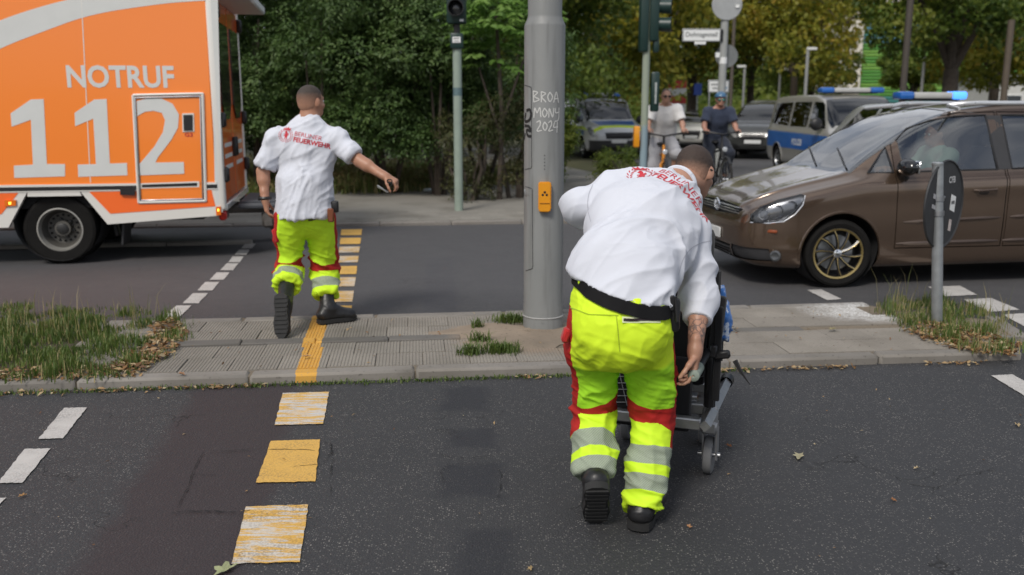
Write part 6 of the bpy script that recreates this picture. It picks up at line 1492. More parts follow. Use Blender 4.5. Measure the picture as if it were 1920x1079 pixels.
# weeds before the thicket
FWD = [tuple(gnd(*p, .05)[:2]) for p in ((380, 372), (600, 366), (760, 363), (980, 345), (980, 318), (700, 316), (380, 316))]
Q = in_poly_pts(FWD, 9000); P = np.concatenate([Q, np.full((9000, 1), .03)], 1); c = vnoise(P * 1.6)
grass('weed_strip', P, (.08 + .40 * c) * rng.uniform(.4, 1, 9000), np.where(rng.uniform(size=9000) < .3, .9, .25 + .5 * vnoise(P * 2.2)), .012)
Q = in_poly_pts(FWD, 5000); P = np.concatenate([Q, rng.uniform(.05, .4, (5000, 1))], 1); leaves('weed_leaves', P, rdir(5000), rdir(5000) * .5 + [0, 0, 1], .09, .06, .3 + .6 * vnoise(P * 1.4), leaf_mat('weed_leaves', [(.03, .05, .012), (.08, .10, .022), (.20, .17, .06), (.30, .22, .12)], .3))
P = np.stack([rng.uniform(3.2, 12, 7000), rng.uniform(38, 58, 7000), np.zeros(7000)], 1); k = P[:, 0] < 4.6 + (P[:, 1] - 38) * .0; grass('verge_grass', P[k], rng.uniform(.2, .5, k.sum()), rng.uniform(.3, .8, k.sum()), .02)

# ------------------------------------------------------------- fallen leaves and litter
L_FALL = leaf_mat('fallen_leaves', [(.10, .045, .018), (.24, .12, .04), (.34, .22, .10), (.44, .36, .22)], .15)
def scatter(name, P, size, z, mat=L_FALL, tone=None, tilt=.5):
    n = len(P); P = np.concatenate([P, np.full((n, 1), z)], 1) + np.stack([np.zeros(n), np.zeros(n), rng.uniform(.006, .022, n)], 1)
    d = rdir(n); d[:, 2] *= .3; leaves(name, P, d, rdir(n) * tilt + [0, 0, 1], size * rng.uniform(.5, 1.3, n), size * rng.uniform(.25, .6, n), rng.uniform(0, 1, n) if tone is None else tone, mat, fold=.15)
q = []
for k in range(620):
    s = rng.uniform(-3.2, 4.4); p = isl(s, -.04 - abs(rng.normal()) * .028, 0)
    if vnoise(np.array([[s * 2.1, 5.5, 0]]))[0] > .5 or s < -.9: q.append((p.x, p.y))
scatter('fallen_leaf_litter', np.array(q), .040, 0.0, tone=rng.uniform(.3, 1, len(q)))
LL = [tuple(gnd(*p, IZ)[:2]) for p in ((265, 700), (335, 660), (352, 628), (330, 600), (285, 610), (270, 650), (200, 700))]
scatter('fallen_leaf_pile', in_poly_pts(LL, 430), .055, IZ + .01, tilt=.8)
scatter('fallen_leaf_litter', in_poly_pts([tuple(gnd(*p, IZ)[:2]) for p in ((-100, 722), (262, 708), (280, 690), (100, 690), (-100, 700))], 420), .045, IZ)
scatter('fallen_leaf_pile', in_poly_pts([tuple(gnd(*p, IZ)[:2]) for p in ((1690, 622), (1740, 605), (1830, 622), (1915, 650), (1900, 672), (1820, 666), (1735, 642))], 620), .05, IZ + .006, tilt=.8)
scatter('fallen_leaf_litter', in_poly_pts([tuple(isl(*p)[:2]) for p in ((-1.2, .1), (4, .1), (4, 1.5), (-1.2, 1.5))], 90), .03, IZ + .002)
scatter('fallen_leaf_litter', in_poly_pts([(-3.2, 2.6), (3.6, 2.6), (3.6, 5.2), (-3.2, 5.0)], 70), .022, .001, tilt=.3)
for k, (px, py, s, t, lb) in enumerate(((421, 1071, .085, (.30, .32, .17), 'pale green leaf at the bottom edge below the nearest yellow block'), (1497, 858, .075, (.34, .31, .20), 'pale lobed leaf right of the chair castor'), (42, 932, .030, (.36, .20, .08), 'small tan leaf left on the near road'), (1718, 880, .028, (.42, .33, .2), 'small pale leaf right of the pale lobed leaf'),
        (1366, 838, .035, (.24, .10, .04), 'rust-brown leaf close to the chair castor'), (994, 1069, .03, (.36, .26, .13), 'tan leaf at the bottom edge, left of the boots'), (1292, 990, .026, (.33, .17, .08), 'tan leaf right of the right boot'), (1675, 940, .028, (.30, .14, .06), 'small brown leaf right on the near road'), (1908, 799, .04, (.40, .30, .16), 'tan leaf at the right frame edge'), (1562, 619, .07, (.22, .19, .10), 'curled olive leaf lying on the dark slabs right of the chair'), (575, 670, .05, (.34, .20, .09), 'tan leaf on the ribbed tiles left of the yellow stripe'), (340, 703, .05, (.26, .13, .06), 'brown leaf on the ribbed tiles near the kerb'))):
    zz = IZ + .012 if 560 < py < 720 else .004; g = gnd(px, py, zz); nn = 22; bm = bmesh.new(); a0 = rng.uniform(0, 6); c = bm.verts.new((0, 0, .004)); ring = []
    for i in range(nn):
        a = 2 * math.pi * i / nn; r_ = s * .5 * (1 + .34 * math.sin(5 * a + 1) + .14 * math.sin(11 * a)) * (.65 + .35 * abs(math.cos(a))); x, y = r_ * math.cos(a), r_ * .75 * math.sin(a); ring.append(bm.verts.new((x, y, .004 + .35 * s * (abs(y) / s) + random.uniform(0, .006))))
    for i in range(nn): bm.faces.new((c, ring[i], ring[(i + 1) % nn]))
    me = bpy.data.meshes.new('fallen_leaf'); bm.to_mesh(me); bm.free(); o = link('fallen_leaf', me, None, [M('leaf_' + str(k), t, .8, var=.3, ns=30)]); o.location = g; o.rotation_euler = (0, 0, a0); tag(o, lb, 'leaf', 'fallen leaves')
# ============================================================= STREET FURNITURE
# thick grey mast with graffiti
mp_ = gnd(1019, 622, IZ) + V(0, .13, 0); MAST = empty('lighting_mast', mp_, 0, 'thick grey steel mast with chalk graffiti and a yellow push button box', 'mast')
n = NT('grey_mast_paint'); P = n.obj(); c = n.mix(n.noise(3, 6, P), (.165, .172, .168), (.24, .245, .24)); mpv = n.n('Mapping', Vector=P); mpv.inputs['Scale'].default_value = (14, 14, 1.2)
c = n.mix(n.math('MULTIPLY', n.step(n.noise(1.2, 5, mpv.outputs[0]), .52, .72), .5), c, (.10, .10, .095)); c = n.mix(n.math('MULTIPLY', n.step(n.noise(6, 5, P), .66, .72), .6), c, (.07, .068, .065))
n.color(c); n.set(Roughness=.5); n.bump(n.noise(90, 3, P), .15, .003); MPAINT = n.m
MR = .1415; zst = at(1019, 50, mp_.y).z - IZ; zs2 = at(1019, 36, mp_.y).z - IZ
m = MB(); m.lathe([(MR + .004, -.02), (MR + .003, .165), (MR, .18), (MR, zst), (MR * .985, zst + .012), (MR * .86, zs2), (MR * .83, zs2 + .02), (MR * .80, 4.6), (0, 4.6)], (0, 0, 0), (0, 0, 1), 64); m.build('shaft', MPAINT, MAST)
m = MB(); m.tube([V(math.cos(a), math.sin(a), 0) * (MR + .003) + V(0, 0, at(1019, 590, mp_.y).z - IZ) for a in np.linspace(0, 2 * math.pi, 49)], .006, 6); m.build('weld_seam', M('pale_weld', (.34, .34, .33), .6), MAST)
def cyl(px, py, r=MR + .001):       # photo pixel on the mast's skin, in mast coordinates
    d = Vector(_ray(px, py)); o = Vector((0, 0, CAM_H)) - mp_; a = d.x ** 2 + d.y ** 2; b = 2 * (o.x * d.x + o.y * d.y); cc = o.x ** 2 + o.y ** 2 - r * r; D = b * b - 4 * a * cc
    if D < 0: D = 0
    return o + d * ((-b - math.sqrt(D)) / (2 * a))
def stroke(pts, w, name, mat, parent, k=5):
    P2_ = [tuple(v) for v in catmull(pts, k)] if len(pts) > 2 else [pts[0], ((pts[0][0] + pts[1][0]) / 2, (pts[0][1] + pts[1][1]) / 2), pts[1]]
    Q = [cyl(*p) for p in P2_]; m = MB(); last = None
    for i, p in enumerate(Q):
        nn = Vector((p.x, p.y, 0)).normalized(); t = (Q[min(i + 1, len(Q) - 1)] - Q[max(i - 1, 0)]).normalized(); s = t.cross(nn).normalized() * w * .5; cur = (m.bm.verts.new(p - s + nn * .0008), m.bm.verts.new(p + s + nn * .0008))
        if last: m.bm.faces.new((last[0], last[1], cur[1], cur[0]))
        last = cur
    return m
CHALK = M('white_marker', (.55, .55, .53), .8); SPRAY = M('black_spray', (.012, .012, .012), .7)
GR = {'b1': [[(1000, 171), (1001, 192)], [(1000, 171), (1008, 174), (1002, 181), (1011, 187), (1001, 192)]], 'r': [[(1015, 172), (1015, 192)], [(1015, 172), (1023, 176), (1016, 182), (1024, 192)]], 'o': [[(1031, 173), (1027, 182), (1031, 191), (1036, 182), (1031, 173)]],
      'a': [[(1038, 193), (1043, 173), (1047, 193)], [(1039, 186), (1047, 185)]], 'm': [[(1001, 221), (1003, 203), (1007, 212), (1012, 202), (1014, 220)]], 'o2': [[(1021, 203), (1017, 212), (1021, 220), (1026, 211), (1021, 203)]], 'n': [[(1029, 221), (1030, 204), (1036, 220), (1038, 203)]], 'y': [[(1041, 203), (1042, 212), (1047, 211)], [(1048, 202), (1046, 226), (1040, 228)]],
      '2': [[(1006, 230), (1012, 227), (1013, 234), (1007, 246), (1016, 245)]], '0': [[(1021, 229), (1018, 238), (1022, 245), (1026, 236), (1021, 229)]], '22': [[(1028, 231), (1033, 227), (1034, 234), (1029, 246), (1037, 244)]], '4': [[(1040, 229), (1038, 239), (1046, 238)], [(1045, 229), (1044, 249)]]}
for ch, ss in GR.items():
    m = None
    for q in ss:
        k = stroke(q, .0075, '', None, None)
        if m is None: m = k
        else:
            me = bpy.data.meshes.new('tmp'); k.bm.to_mesh(me); m.bm.from_mesh(me); k.bm.free(); bpy.data.meshes.remove(me)
    m.build('graffiti_letter', CHALK, MAST)
for q in ([(987, 208), (993, 206), (996, 216), (992, 226), (985, 228), (986, 212)], [(984, 236), (992, 238), (995, 246), (988, 244), (990, 255), (996, 256)], [(983, 262), (985, 250)]): stroke(q, .02, '', None, None).build('graffiti_scrawl', SPRAY, MAST)
def rectline(x0, y0, x1, y1):
    P = [cyl(x, y, MR + .002) for x, y in ([(x0, y0 + k * (y1 - y0) / 8) for k in range(9)])]
    return P
m = MB(); m.tube([cyl(x, y, MR + .0015) for x, y in lin((984, 160), (996, 164), 5) + lin((996, 166), (997, 312), 10) + lin((996, 316), (984, 318), 5)], .0022, 4); m.build('hatch_joint', BLACK, MAST)
m = MB(); m.tube([cyl(x, y, MR + .0015) for x, y in lin((985, 350), (997, 354), 5) + lin((998, 356), (999, 500), 10) + lin((998, 504), (986, 508), 5)], .0022, 4); m.build('hatch_joint', BLACK, MAST)
m = MB(); p = cyl(984.5, 361, MR); m.box(p, (.014, .014, .04), .003); m.build('hatch_lock', STEEL, MAST)
for k in range(5):
    m = MB(); p = cyl(1021, 292 + k * 6.4, MR); nn = Vector((p.x, p.y, 0)).normalized(); m.lathe([(.004, 0), (.004, .002), (0, .002)], p, nn, 8); m.build('rivet', BLACK, MAST)
YB = M('yellow_box_plastic', (.72, .29, .012), .35, coat=.3)
p = cyl(1021, 368, MR); nn = Vector((p.x, p.y, 0)).normalized(); Rm = frameM(p, nn.cross(V(0, 0, 1)), z=nn)
def yellow_box(parent, Rm, sc=1.0, face=True):
    m = MB(); out = [(-.040, -.10), (.040, -.10), (.044, -.085), (.044, .09), (.034, .108), (-.034, .108), (-.044, .09), (-.044, -.085)]
    m.prism([(x * sc, y * sc) for x, y in out], .055 * sc, Rm @ Matrix.Translation((0, 0, -.012))); bmesh.ops.bevel(m.bm, geom=m.bm.edges[:], offset=.006 * sc, segments=2, affect='EDGES')
    b = m.build('push_button_box', YB, parent)
    m = MB(); m.box(Rm @ V(0, .045 * sc, .047 * sc), (.07 * sc, .003, .006), .001, Rm.to_3x3()); m.build('box_joint', M('dark_yellow', (.30, .11, .01), .6), b)
    if face:
        for x, y in ((-.014, -.012), (.014, -.012), (0, -.030)):
            m = MB(); m.lathe([(.0085, 0), (.0085, .002), (.003, .002), (0, .0035)], Rm @ V(x, y, .0425), Rm.to_3x3() @ V(0, 0, 1), 14); m.build('button_dot', BLACK, b)
yellow_box(MAST, Rm)
# pedestrian signal on pale green post
def post(px, Y, r, h, name, label, cat, mat=POLEGREEN, z=.07, group=None, shaft='post'):
    root = empty(name, (at(px, 400, Y).x, Y, z), 0, label, cat, group); m = MB(); m.lathe([(r * 1.0, -.02), (r, h), (0, h + .01)], (0, 0, 0), (0, 0, 1), 20); m.build(shaft, mat, root); return root
PA = post(860.5, 13.97, .066, at(860, 92, 13.97).z - .07, 'pedestrian_signal', 'pale green post with a dark single-lens signal head, before the thicket', 'traffic light')
zz = lambda py, Y=13.97, b=.07: at(860, py, Y).z - b
m = MB(); m.box((0, -.02, (zz(63) + zz(92)) / 2), (.19, .17, zz(63) - zz(92)), .02, seg=2); m.build('control_box', SIGGREEN, PA)
m = MB(); m.box((0, -.108, zz(76)), (.12, .006, .085), .002); st = m.build('sticker', WHITE, PA)
for k, w in ((0, .08), (1, .07)):
    m = MB(); m.box((0, -.1125, zz(73.5 + k * 5)), (w, .004, .012 - .004 * k), 0); m.build('sticker_print', M('sticker_grey', (.12, .13, .13), .6), st)
m = MB(); m.lathe([(.05, zz(64)), (.05, zz(46))], (0, 0, 0), (0, 0, 1), 14); m.build('bracket', BLACK, PA)
m = MB(); m.box((0, -.02, (zz(46) + zz(-45)) / 2), (.29, .24, zz(-45) - zz(46)), .03, seg=2); m.build('signal_head', SIGGREEN, PA)
for pyc in (18, -26):
    zc = zz(pyc); m = MB(); m.lathe([(.112, 0), (.118, .17), (.108, .17), (.100, .01)], (0, -.13, zc), (0, -1, 0), 28); m.build('visor', BLACK, PA)
    m = MB(); m.lathe([(.10, 0), (.09, .03), (.05, .05), (0, .056)], (0, -.138, zc), (0, -1, 0), 24); ln_ = m.build('lens', M('dark_lens', (.02, .022, .024), .15, coat=.6), PA)
m = MB(); m.box((.08, -.142, zz(40)), (.06, .004, .03), .001); m.build('sticker', WHITE, PA)
m = MB(); m.lathe([(.0675, zz(180)), (.0675, zz(165))], (0, 0, 0), (0, 0, 1), 20); m.build('post_sticker', M('worn_blue_sticker', (.10, .16, .17), .6, var=.4, ns=40), PA)
# traffic light mast seen from behind
n = NT('weathered_pole_paint'); P = n.obj(); sp = n.n('SeparateXYZ', Vector=P); c = n.mix(n.step(n.math('ADD', sp.outputs[2], n.math('MULTIPLY_ADD', n.noise(6, 4, P), .5, -.25)), 1.2, 1.3), (.22, .30, .34), n.mix(n.noise(5, 5, P), (.22, .27, .20), (.30, .33, .27))); n.color(c); n.set(Roughness=.6)
PB = post(1203.5, 14.2, .056, 4.2, 'traffic_light', 'pale green mast carrying dark green signal heads seen from behind, before the police van', 'traffic light', n.m)
z2 = lambda py: at(1203, py, 14.2).z - .07
for x, w, y0, y1, nm in ((-.05, .13, -60, 98, 'signal_head'), (.10, .14, -60, 78, 'signal_head')):
    m = MB(); m.box((x, .02 + .0 * w, (z2(y0) + z2(y1)) / 2), (w, .24, z2(y0) - z2(y1)), .03, seg=2); m.build(nm, SIGGREEN, PB)
for py in (12, 46): m = MB(); m.lathe([(.10, 0), (.105, .19), (.095, .19), (.09, .01), (0, .02)], (.17, .02, z2(py)), (1, -.25, -.05), 24); m.build('visor', SIGGREEN, PB)
m = MB(); m.box((.14, .0, z2(85)), (.09, .14, .22), .03, seg=2); m.build('control_box', SIGGREEN, PB)
m = MB(); m.box((.16, .10, (z2(135) + z2(210)) / 2), (.13, .12, z2(135) - z2(210)), .03, seg=2); sb = m.build('small_signal', SIGGREEN, PB)
m = MB(); m.box((.165, .03, z2(175)), (.03, .012, .32), .002); m.build('pale_label', M('label_grey', (.35, .38, .37), .6, var=.4, ns=30), sb)
yellow_box(PB, frameM(V(-.09, -.02, z2(256)), V(0, 1, 0), z=V(-1, 0, 0)), 1.55, False)
# street sign mast
PC = post(1343, 21.5, .088, 5.2, 'street_sign_mast', 'grey mast with a round sign seen from behind and a white street name sign', 'sign post', M('grey_green_mast', (.30, .31, .30), .55, var=.1))
z3 = lambda py: at(1343, py, 21.5).z - .07
x3 = lambda px: at(px, 300, 21.5).x - at(1343, 300, 21.5).x
m = MB(); m.lathe([(0, .0), (.335, .0), (.345, .01), (.335, .02), (0, .02)], (x3(1344), -.11, z3(10)), (0, 1, 0), 40); rs = m.build('round_sign', M('sign_back_grey', (.36, .37, .37), .5, .3), PC)
m = MB(); m.box((x3(1362), -.122, z3(12)), (.09, .004, .09), .02); m.build('sticker', WHITE, rs)
def sign_plate(root, xc, zc, w, h, txt, tcol, y=-.1, th=.03, size=None, frame=True):
    m = MB(); m.box((xc, y, zc), (w, th, h), .008); p = m.build('sign_plate', WHITE, root)
    if frame:
        for q, sz in (((xc, zc + h / 2 - .014), (w - .02, .018)), ((xc, zc - h / 2 + .014), (w - .02, .018)), ((xc - w / 2 + .014, zc), (.018, h - .05)), ((xc + w / 2 - .014, zc), (.018, h - .05))):
            m = MB(); m.box((q[0], y - th / 2 - .0015, q[1]), (sz[0], .003, sz[1]), 0); m.build('sign_border', M('sign_grey', (.16, .17, .17), .6), p)
    if txt:
        t = text_polys(txt, 1.0, .012); a0, a1, b0, b1 = bm_size(t); sc_ = min((w - .14) / (a1 - a0), (h - .1) / (b1 - b0)) if size is None else size
        for v_ in t.verts: v_.co = Vector((xc + (v_.co.x - (a0 + a1) / 2) * sc_, y - th / 2 - .002, zc + (v_.co.y - (b0 + b1) / 2) * sc_))
        bm_link(t, 'lettering', tcol, p)
    return p
INK = M('sign_ink', (.06, .065, .07), .6)
sign_plate(PC, x3(1300), z3(67), x3(1335) - x3(1266), z3(55) - z3(79), 'Dohnagestell', INK)
sign_plate(PC, x3(1298), z3(81.5), x3(1309) - x3(1288), .075, None, INK, frame=False)
m = MB(); m.box((x3(1337), -.08, z3(67)), (.05, .08, .26), .008); m.build('sign_clamp', BLACK, PC)
m = MB(); m.lathe([(0, 0), (.26, 0), (.26, .02), (0, .02)], (x3(1351), .10, z3(105)), (0, 1, 0), 30); m.build('rear_sign', M('sign_back_dull', (.16, .17, .17), .6), PC)
m = MB(); m.box((x3(1331), -.09, z3(104)), (.10, .03, .11), .004); m.build('small_sign', WHITE, PC)
m = MB(); m.lathe([(.09, z3(120)), (.09, z3(108))], (0, 0, 0), (0, 0, 1), 20); m.build('post_sticker', WHITE, PC)
PD = empty('direction_sign', (at(1340, 300, 23).x, 23, 0), 0, 'low white direction sign with two lines of grey print, above the helmet cyclist', 'sign')
zD = lambda py: at(1340, py, 23).z
p = sign_plate(PD, 0, zD(162.5), .52, .30, None, INK)
for k, (a, b, zc) in enumerate(((-.19, .16, zD(159)), (-.16, .04, zD(166)))):
    for j in range(6): m = MB(); xx = a + (b - a) * j / 6; m.box((xx + .02, -.1175, zc), ((b - a) / 6 * .7, .003, .035), 0); m.build('print_mark', INK, p)
m = MB(); m.prism([(-.04, -.02), (.04, -.02), (.04, .02), (.08, 0), (.04, .05)], .003, Matrix.Translation((.14, -.116, zD(167))) @ SM); m.build('arrow', M('sign_blue', (.05, .2, .35), .5), p)
for s in (-1, 1): m = MB(); m.tube([(s * .22, -.06, 0), (s * .22, -.06, zD(170))], .022, 8); m.build('post', STEEL, PD)
# round sign from behind on a galvanised post
ps = gnd(1757, 608, IZ); PE = empty('road_sign', ps, 0, 'galvanised post with a round dark sign back carrying stickers, in the right grass patch', 'road sign')
zt_ = at(1763, 306, ps.y).z - IZ; m = MB(); m.tube([(0, 0, -.02), (-.052, 0, zt_ * .5), (-.105, 0, zt_)], .0385, 20); m.lathe([(.0385, 0), (.040, .004), (.040, .02), (.034, .026), (0, .028)], (-.105, 0, zt_ - .02), (0, 0, 1), 20); m.build('post', GALV, PE)
nd = Vector((.67, -.74, .0)).normalized(); cS = V(.0, .075, at(1770, 386, ps.y).z - IZ)
SB_ = M('dark_sign_back', (.030, .031, .033), .55, .2, var=.25); RS = .322
m = MB(); m.lathe([(0, -.006), (RS, -.006), (RS + .006, .0), (RS + .004, .010), (RS - .004, .012), (RS - .012, .004), (0, .004)], cS, nd, 56); sg_ = m.build('sign_disc', SB_, PE)
m = MB(); sx_ = nd.cross(V(0, 0, 1)).normalized() * -1
if sx_.x < 0: sx_ = -sx_
Fm = frameM(cS + nd * .0045, sx_, z=nd)
def on_disc(x, y): return Fm @ V(x, y, 0)
def stick(pts, m_, name, z=.0015):
    b = MB(); b.prism(pts, .001, Fm @ Matrix.Translation((0, 0, z))); return b.build(name, m_, sg_)
t = text_polys('CFB', .065, .002)
for v_ in t.verts: v_.co = Fm @ V(v_.co.x + .045, v_.co.y + .155, .001)
bm_link(t, 'lettering', M('chalk_white', (.5, .5, .5), .7), sg_)
s1 = stick([(.10, -.045), (.185, -.07), (.195, .045), (.11, .07)], WHITE, 'sticker')
for k in range(3): stick([(.118 + k * .02, -.004), (.132 + k * .02, -.008), (.133 + k * .02, .016), (.119 + k * .02, .020)], INK, 'sticker_print', .0030)
s2 = stick([(.10, -.20), (.145, -.21), (.155, -.125), (.11, -.115)], M('mottled_sticker', (.45, .36, .34), .6, var=.9, ns=50), 'sticker')
s3 = stick([(-.20, .06), (-.13, .04), (-.13, .075), (-.20, .095)], M('torn_sticker', (.32, .32, .33), .7, var=.5, ns=50), 'sticker'); stick([(-.21, -.01), (-.14, -.03), (-.14, -.0), (-.21, .02)], M('torn_sticker', (.32, .32, .33), .7, var=.5, ns=50), 'sticker')
for z in (.18, -.18):
    m = MB(); m.lathe([(.042, -.018), (.046, -.018), (.046, .018), (.042, .018)], (-.105 * (cS.z + z * .3) / zt_, 0, cS.z + z * .3), (0, 0, 1), 20); m.tube([V(-.06, .01, cS.z + z * .3), cS + V(0, 0, z * .3)], .010, 8); m.build('clamp', STEEL, PE)
# plain posts, lamp posts far back
def lamp_post(px, Y, r, ytop, label, col=(.3, .31, .31), head=None):
    h = at(px, ytop, Y).z; o = post(px, Y, r, h, 'street_lamp' if head else 'wooden_post', label, 'street lamp' if head else 'post', M('post_paint_%d' % px, col, .7), 0.0)
    if head: m = MB(); m.box((head * .16, 0, h), (.42, .2, .12), .03, seg=2); m.build('lamp_head', WHITE, o)
    return o
lamp_post(1674, 24.5, .085, -40, 'dark brown post between the silver police van and the forked tree', (.06, .05, .04))
lamp_post(1859, 26, .09, 38, 'brown post right of the forked tree', (.09, .07, .05))
lamp_post(1360, 30, .055, 20, 'thin brown post right of the street sign mast', (.09, .075, .06))
lamp_post(1496, 40, .07, 92, 'slim grey street lamp left of the silver police van roof', head=1)
lamp_post(1708, 40, .06, 90, 'slim grey street lamp between the brown post and the forked tree', head=1)
lamp_post(1383, 44, .06, 125, 'slim pale street lamp above the beige car', head=-1)
lamp_post(1448, 46, .06, 130, 'slim pale street lamp above the dark grey car', head=1)
o = empty('overhead_lamp', (at(1722, 27, 40).x, 40, at(1722, 27, 40).z), 0, 'lamp on a thin horizontal span wire between brown post and forked tree', 'street lamp')
m = MB(); m.tube([(-1.2, 0, 0), (1.1, 0, 0)], .05, 8); m.build('arm', M('pale_arm', (.35, .35, .33), .6), o); m = MB(); m.ball((.4, 0, -.12), (.22, .14, .13)); m.build('lamp_head', WHITE, o)
for px, py, Y, label in ((1270, 178, 44, 'red and white construction board far behind the bald cyclist'),):
    o = empty('warning_board', (at(px, py, Y).x, Y, 0), 0, label, 'barrier'); zc = at(px, py, Y).z
    for k in range(4): m = MB(); m.box((0, 0, zc - .6 + k * .36), (.85, .05, .35), .01); m.build('board', M('warning_red', (.5, .04, .03), .5) if k % 2 else WHITE, o)
    for s in (-1, 1): m = MB(); m.tube([(s * .35, .05, 0), (s * .35, .05, zc + .7)], .03, 8); m.build('leg', STEEL, o)
o = empty('parking_sign', (at(1308, 168, 40).x, 40, 0), 0, 'small blue sign on a thin post beyond the two cyclists', 'sign'); zc = at(1308, 168, 40).z
m = MB(); m.box((0, -.04, zc), (.34, .03, .5), .02); m.build('sign_plate', M('sign_blue_far', (.03, .08, .38), .5), o); m = MB(); m.tube([(0, 0, 0), (0, 0, zc + .3)], .035, 8); m.build('post', STEEL, o)
# building with green louvres
bx0, bx1 = at(1612, 100, 78).x, at(1945, 100, 78).x
BL = empty('office_building', (bx0, 78, 0), 0, 'white building with green and blue louvred facade behind the trees', 'building')
m = MB(); m.box(((bx1 - bx0) / 2, 5.0, 8), (bx1 - bx0 + .2, 9.4, 16.2), .0); m.build('wall', M('pale_render', (.55, .53, .47), .8), BL)
m = MB(); m.box((-.85, 4.6, 8), (1.7, 10.4, 16.4), .02); m.build('stair_tower', M('cream_render', (.62, .58, .50), .8), BL)
for k in range(2):
    zb = at(1650, 22 - 0 * k, 78).z; m = MB(); m.box(((bx1 - bx0) / 2, .26, at(1650, 15, 78).z + k * 3.6), (bx1 - bx0, .14, 1.0), 0); m.build('window_band', M('dark_window_band', (.02, .024, .026), .15), BL)
gl = [M('louvre_green', (.13, .36, .08), .5), M('louvre_lime', (.24, .46, .10), .5), M('louvre_teal', (.08, .28, .27), .5), M('louvre_blue', (.12, .28, .38), .5)]
for k in range(34):
    z = .9 + k * .27; i = (2, 3, 2, 0, 1, 0)[(k // 2) % 6] if k < 12 else (0, 1, 0, 3, 2, 3, 0, 1)[(k // 2) % 8]
    m = MB(); m.box(((bx1 - bx0) / 2 + .05, .12, z), (bx1 - bx0 - .3, .16, .15), .0, Matrix.Rotation(.5, 3, 'X')); m.build('louvre', gl[i], BL)
HB = empty('low_house', (at(1965, 150, 52).x, 52, 0), 0, 'low white house at the right frame edge behind the trees', 'house')
m = MB(); m.box((0, 3, 1.55), (6, 6, 3.1), .02); m.build('wall', M('white_render', (.55, .55, .53), .8), HB); m = MB(); m.prism([(-3.2, 3.12), (3.2, 3.12), (3.2, 3.3), (-3.2, 3.3)], 6.4, Matrix.Translation((0, 6.2, 0)) @ SM); m.build('roof', M('flat_roof_grey', (.20, .20, .19), .8), HB)
for x in (-1.8, .2, 2.0): m = MB(); m.box((x, .0, 1.7), (.9, .08, 1.1), .02); w_ = m.build('window', WHITE, HB); m = MB(); m.box((x, -.03, 1.7), (.78, .05, .98), .0); m.build('pane', M('pane_dark', (.03, .035, .04), .1), w_)

# ============================================================= WHEELED PATIENT CHAIR
ca = R(20); CH = empty('patient_chair', (.71, 4.12, 0), ca * -1, 'grey-framed patient transport chair on four castors with black seat', 'wheelchair')
ALU = M('brushed_aluminium', (.40, .40, .39), .45, .85, var=.15, ns=25); BLKF = cloth('black_upholstery', (.012, .012, .013), .8); GREYR = M('grey_castor_rubber', (.16, .16, .16), .7)
hwN, hwF, yN, yF, zf = .255, .27, -.36, .25, .30
for s in (-1, 1):
    m = MB(); m.tube([(s * hwN, yN, zf), (s * hwF, yF, zf + .02)], .026, 4); b_ = m.build('side_rail', ALU, CH)
    m = MB(); m.lathe([(.03, -.03), (.034, .03), (.02, .045), (0, .046)], (s * hwF, yF + .02, zf + .02), (0, 1, 0), 14); m.build('rail_cap', BLACK, b_)
for y, z, r in ((yN + .04, zf - .005, .022), (yN + .22, zf + .005, .022), (yF - .05, zf, .02)):
    m = MB(); m.box((0, y, z), (2 * hwN - .04, .045, .05), .006); m.build('cross_bar', ALU, CH)
def castor(x, y, big=True):
    r = .088 if big else .075; m = MB(); m.lathe([(.036, .0), (.036, .06), (.026, .075), (0, .078)], (x, y, zf - .05), (0, 0, 1), 16); m.box((x, y, zf - .07), (.072, .075, .06), .01)
    for s in (-1, 1): m.prism([(-.035, 0), (.03, 0), (.045, -.12), (.015, -.16), (-.015, -.15)], .008, Matrix.Translation((x + s * .030, y + .01, zf - .08)) @ Matrix(((0, 0, 1, 0), (1, 0, 0, 0), (0, 1, 0, 0), (0, 0, 0, 1))))
    k = m.build('castor', M('castor_fork', (.33, .33, .33), .4, .6), CH)
    m = MB(); m.lathe([(r * .5, .017), (r * .86, .021), (r * .97, .016), (r, .006), (r, -.006), (r * .97, -.016), (r * .86, -.021), (r * .5, -.017)], (x, y + .02, r), (1, 0, 0), 28); m.build('wheel', GREYR, k)
    m = MB(); m.lathe([(0, .014), (r * .5, .017), (r * .5, -.017), (0, -.014)], (x, y + .02, r), (1, 0, 0), 20); m.lathe([(.012, -.05), (.012, .05), (0, .05)], (x, y + .02, r), (1, 0, 0), 10); m.build('hub', STEEL, k)
castor(.25, -.15); castor(-.25, -.15); castor(.175, .22, False); castor(-.20, .15, False)
m = MB(); m.box((0, .08, .47), (.44, .46, .10), .03, seg=2); m.build('seat', BLKF, CH)
m = MB(); m.box((0, -.18, .80), (.47, .08, .66), .03, Matrix.Rotation(-.12, 3, 'X'), 2); m.box((0, -.15, .52), (.45, .1, .2), .03, seg=2); m.build('backrest', BLKF, CH)
for s in (-1, 1):
    m = MB(); m.tube([(s * .24, -.20, .36), (s * .245, -.23, .56), (s * .245, -.28, .61), (s * .242, -.62, .61)], .016, 10); h_ = m.build('push_handle', BLACK, CH)
    m = MB(); m.lathe([(.017, 0), (.0235, .004), (.0235, .13), (.018, .135), (.006, .136), (0, .130)], (s * .242, -.53, .61), (0, -1, 0), 18); m.build('grip', M('grey_green_foam', (.22, .26, .22), .8), h_)
    m = MB(); m.tube([(s * .25, -.20, .34), (s * .25, -.20, .95)], .026, 8); m.build('back_post', BLKF, CH)
    m = MB(); m.box((s * .25, .10, .62), (.045, .26, .04), .015, seg=2); m.tube([(s * .25, .10, .47), (s * .25, .10, .61)], .015, 8); m.build('armrest', BLACK, CH)
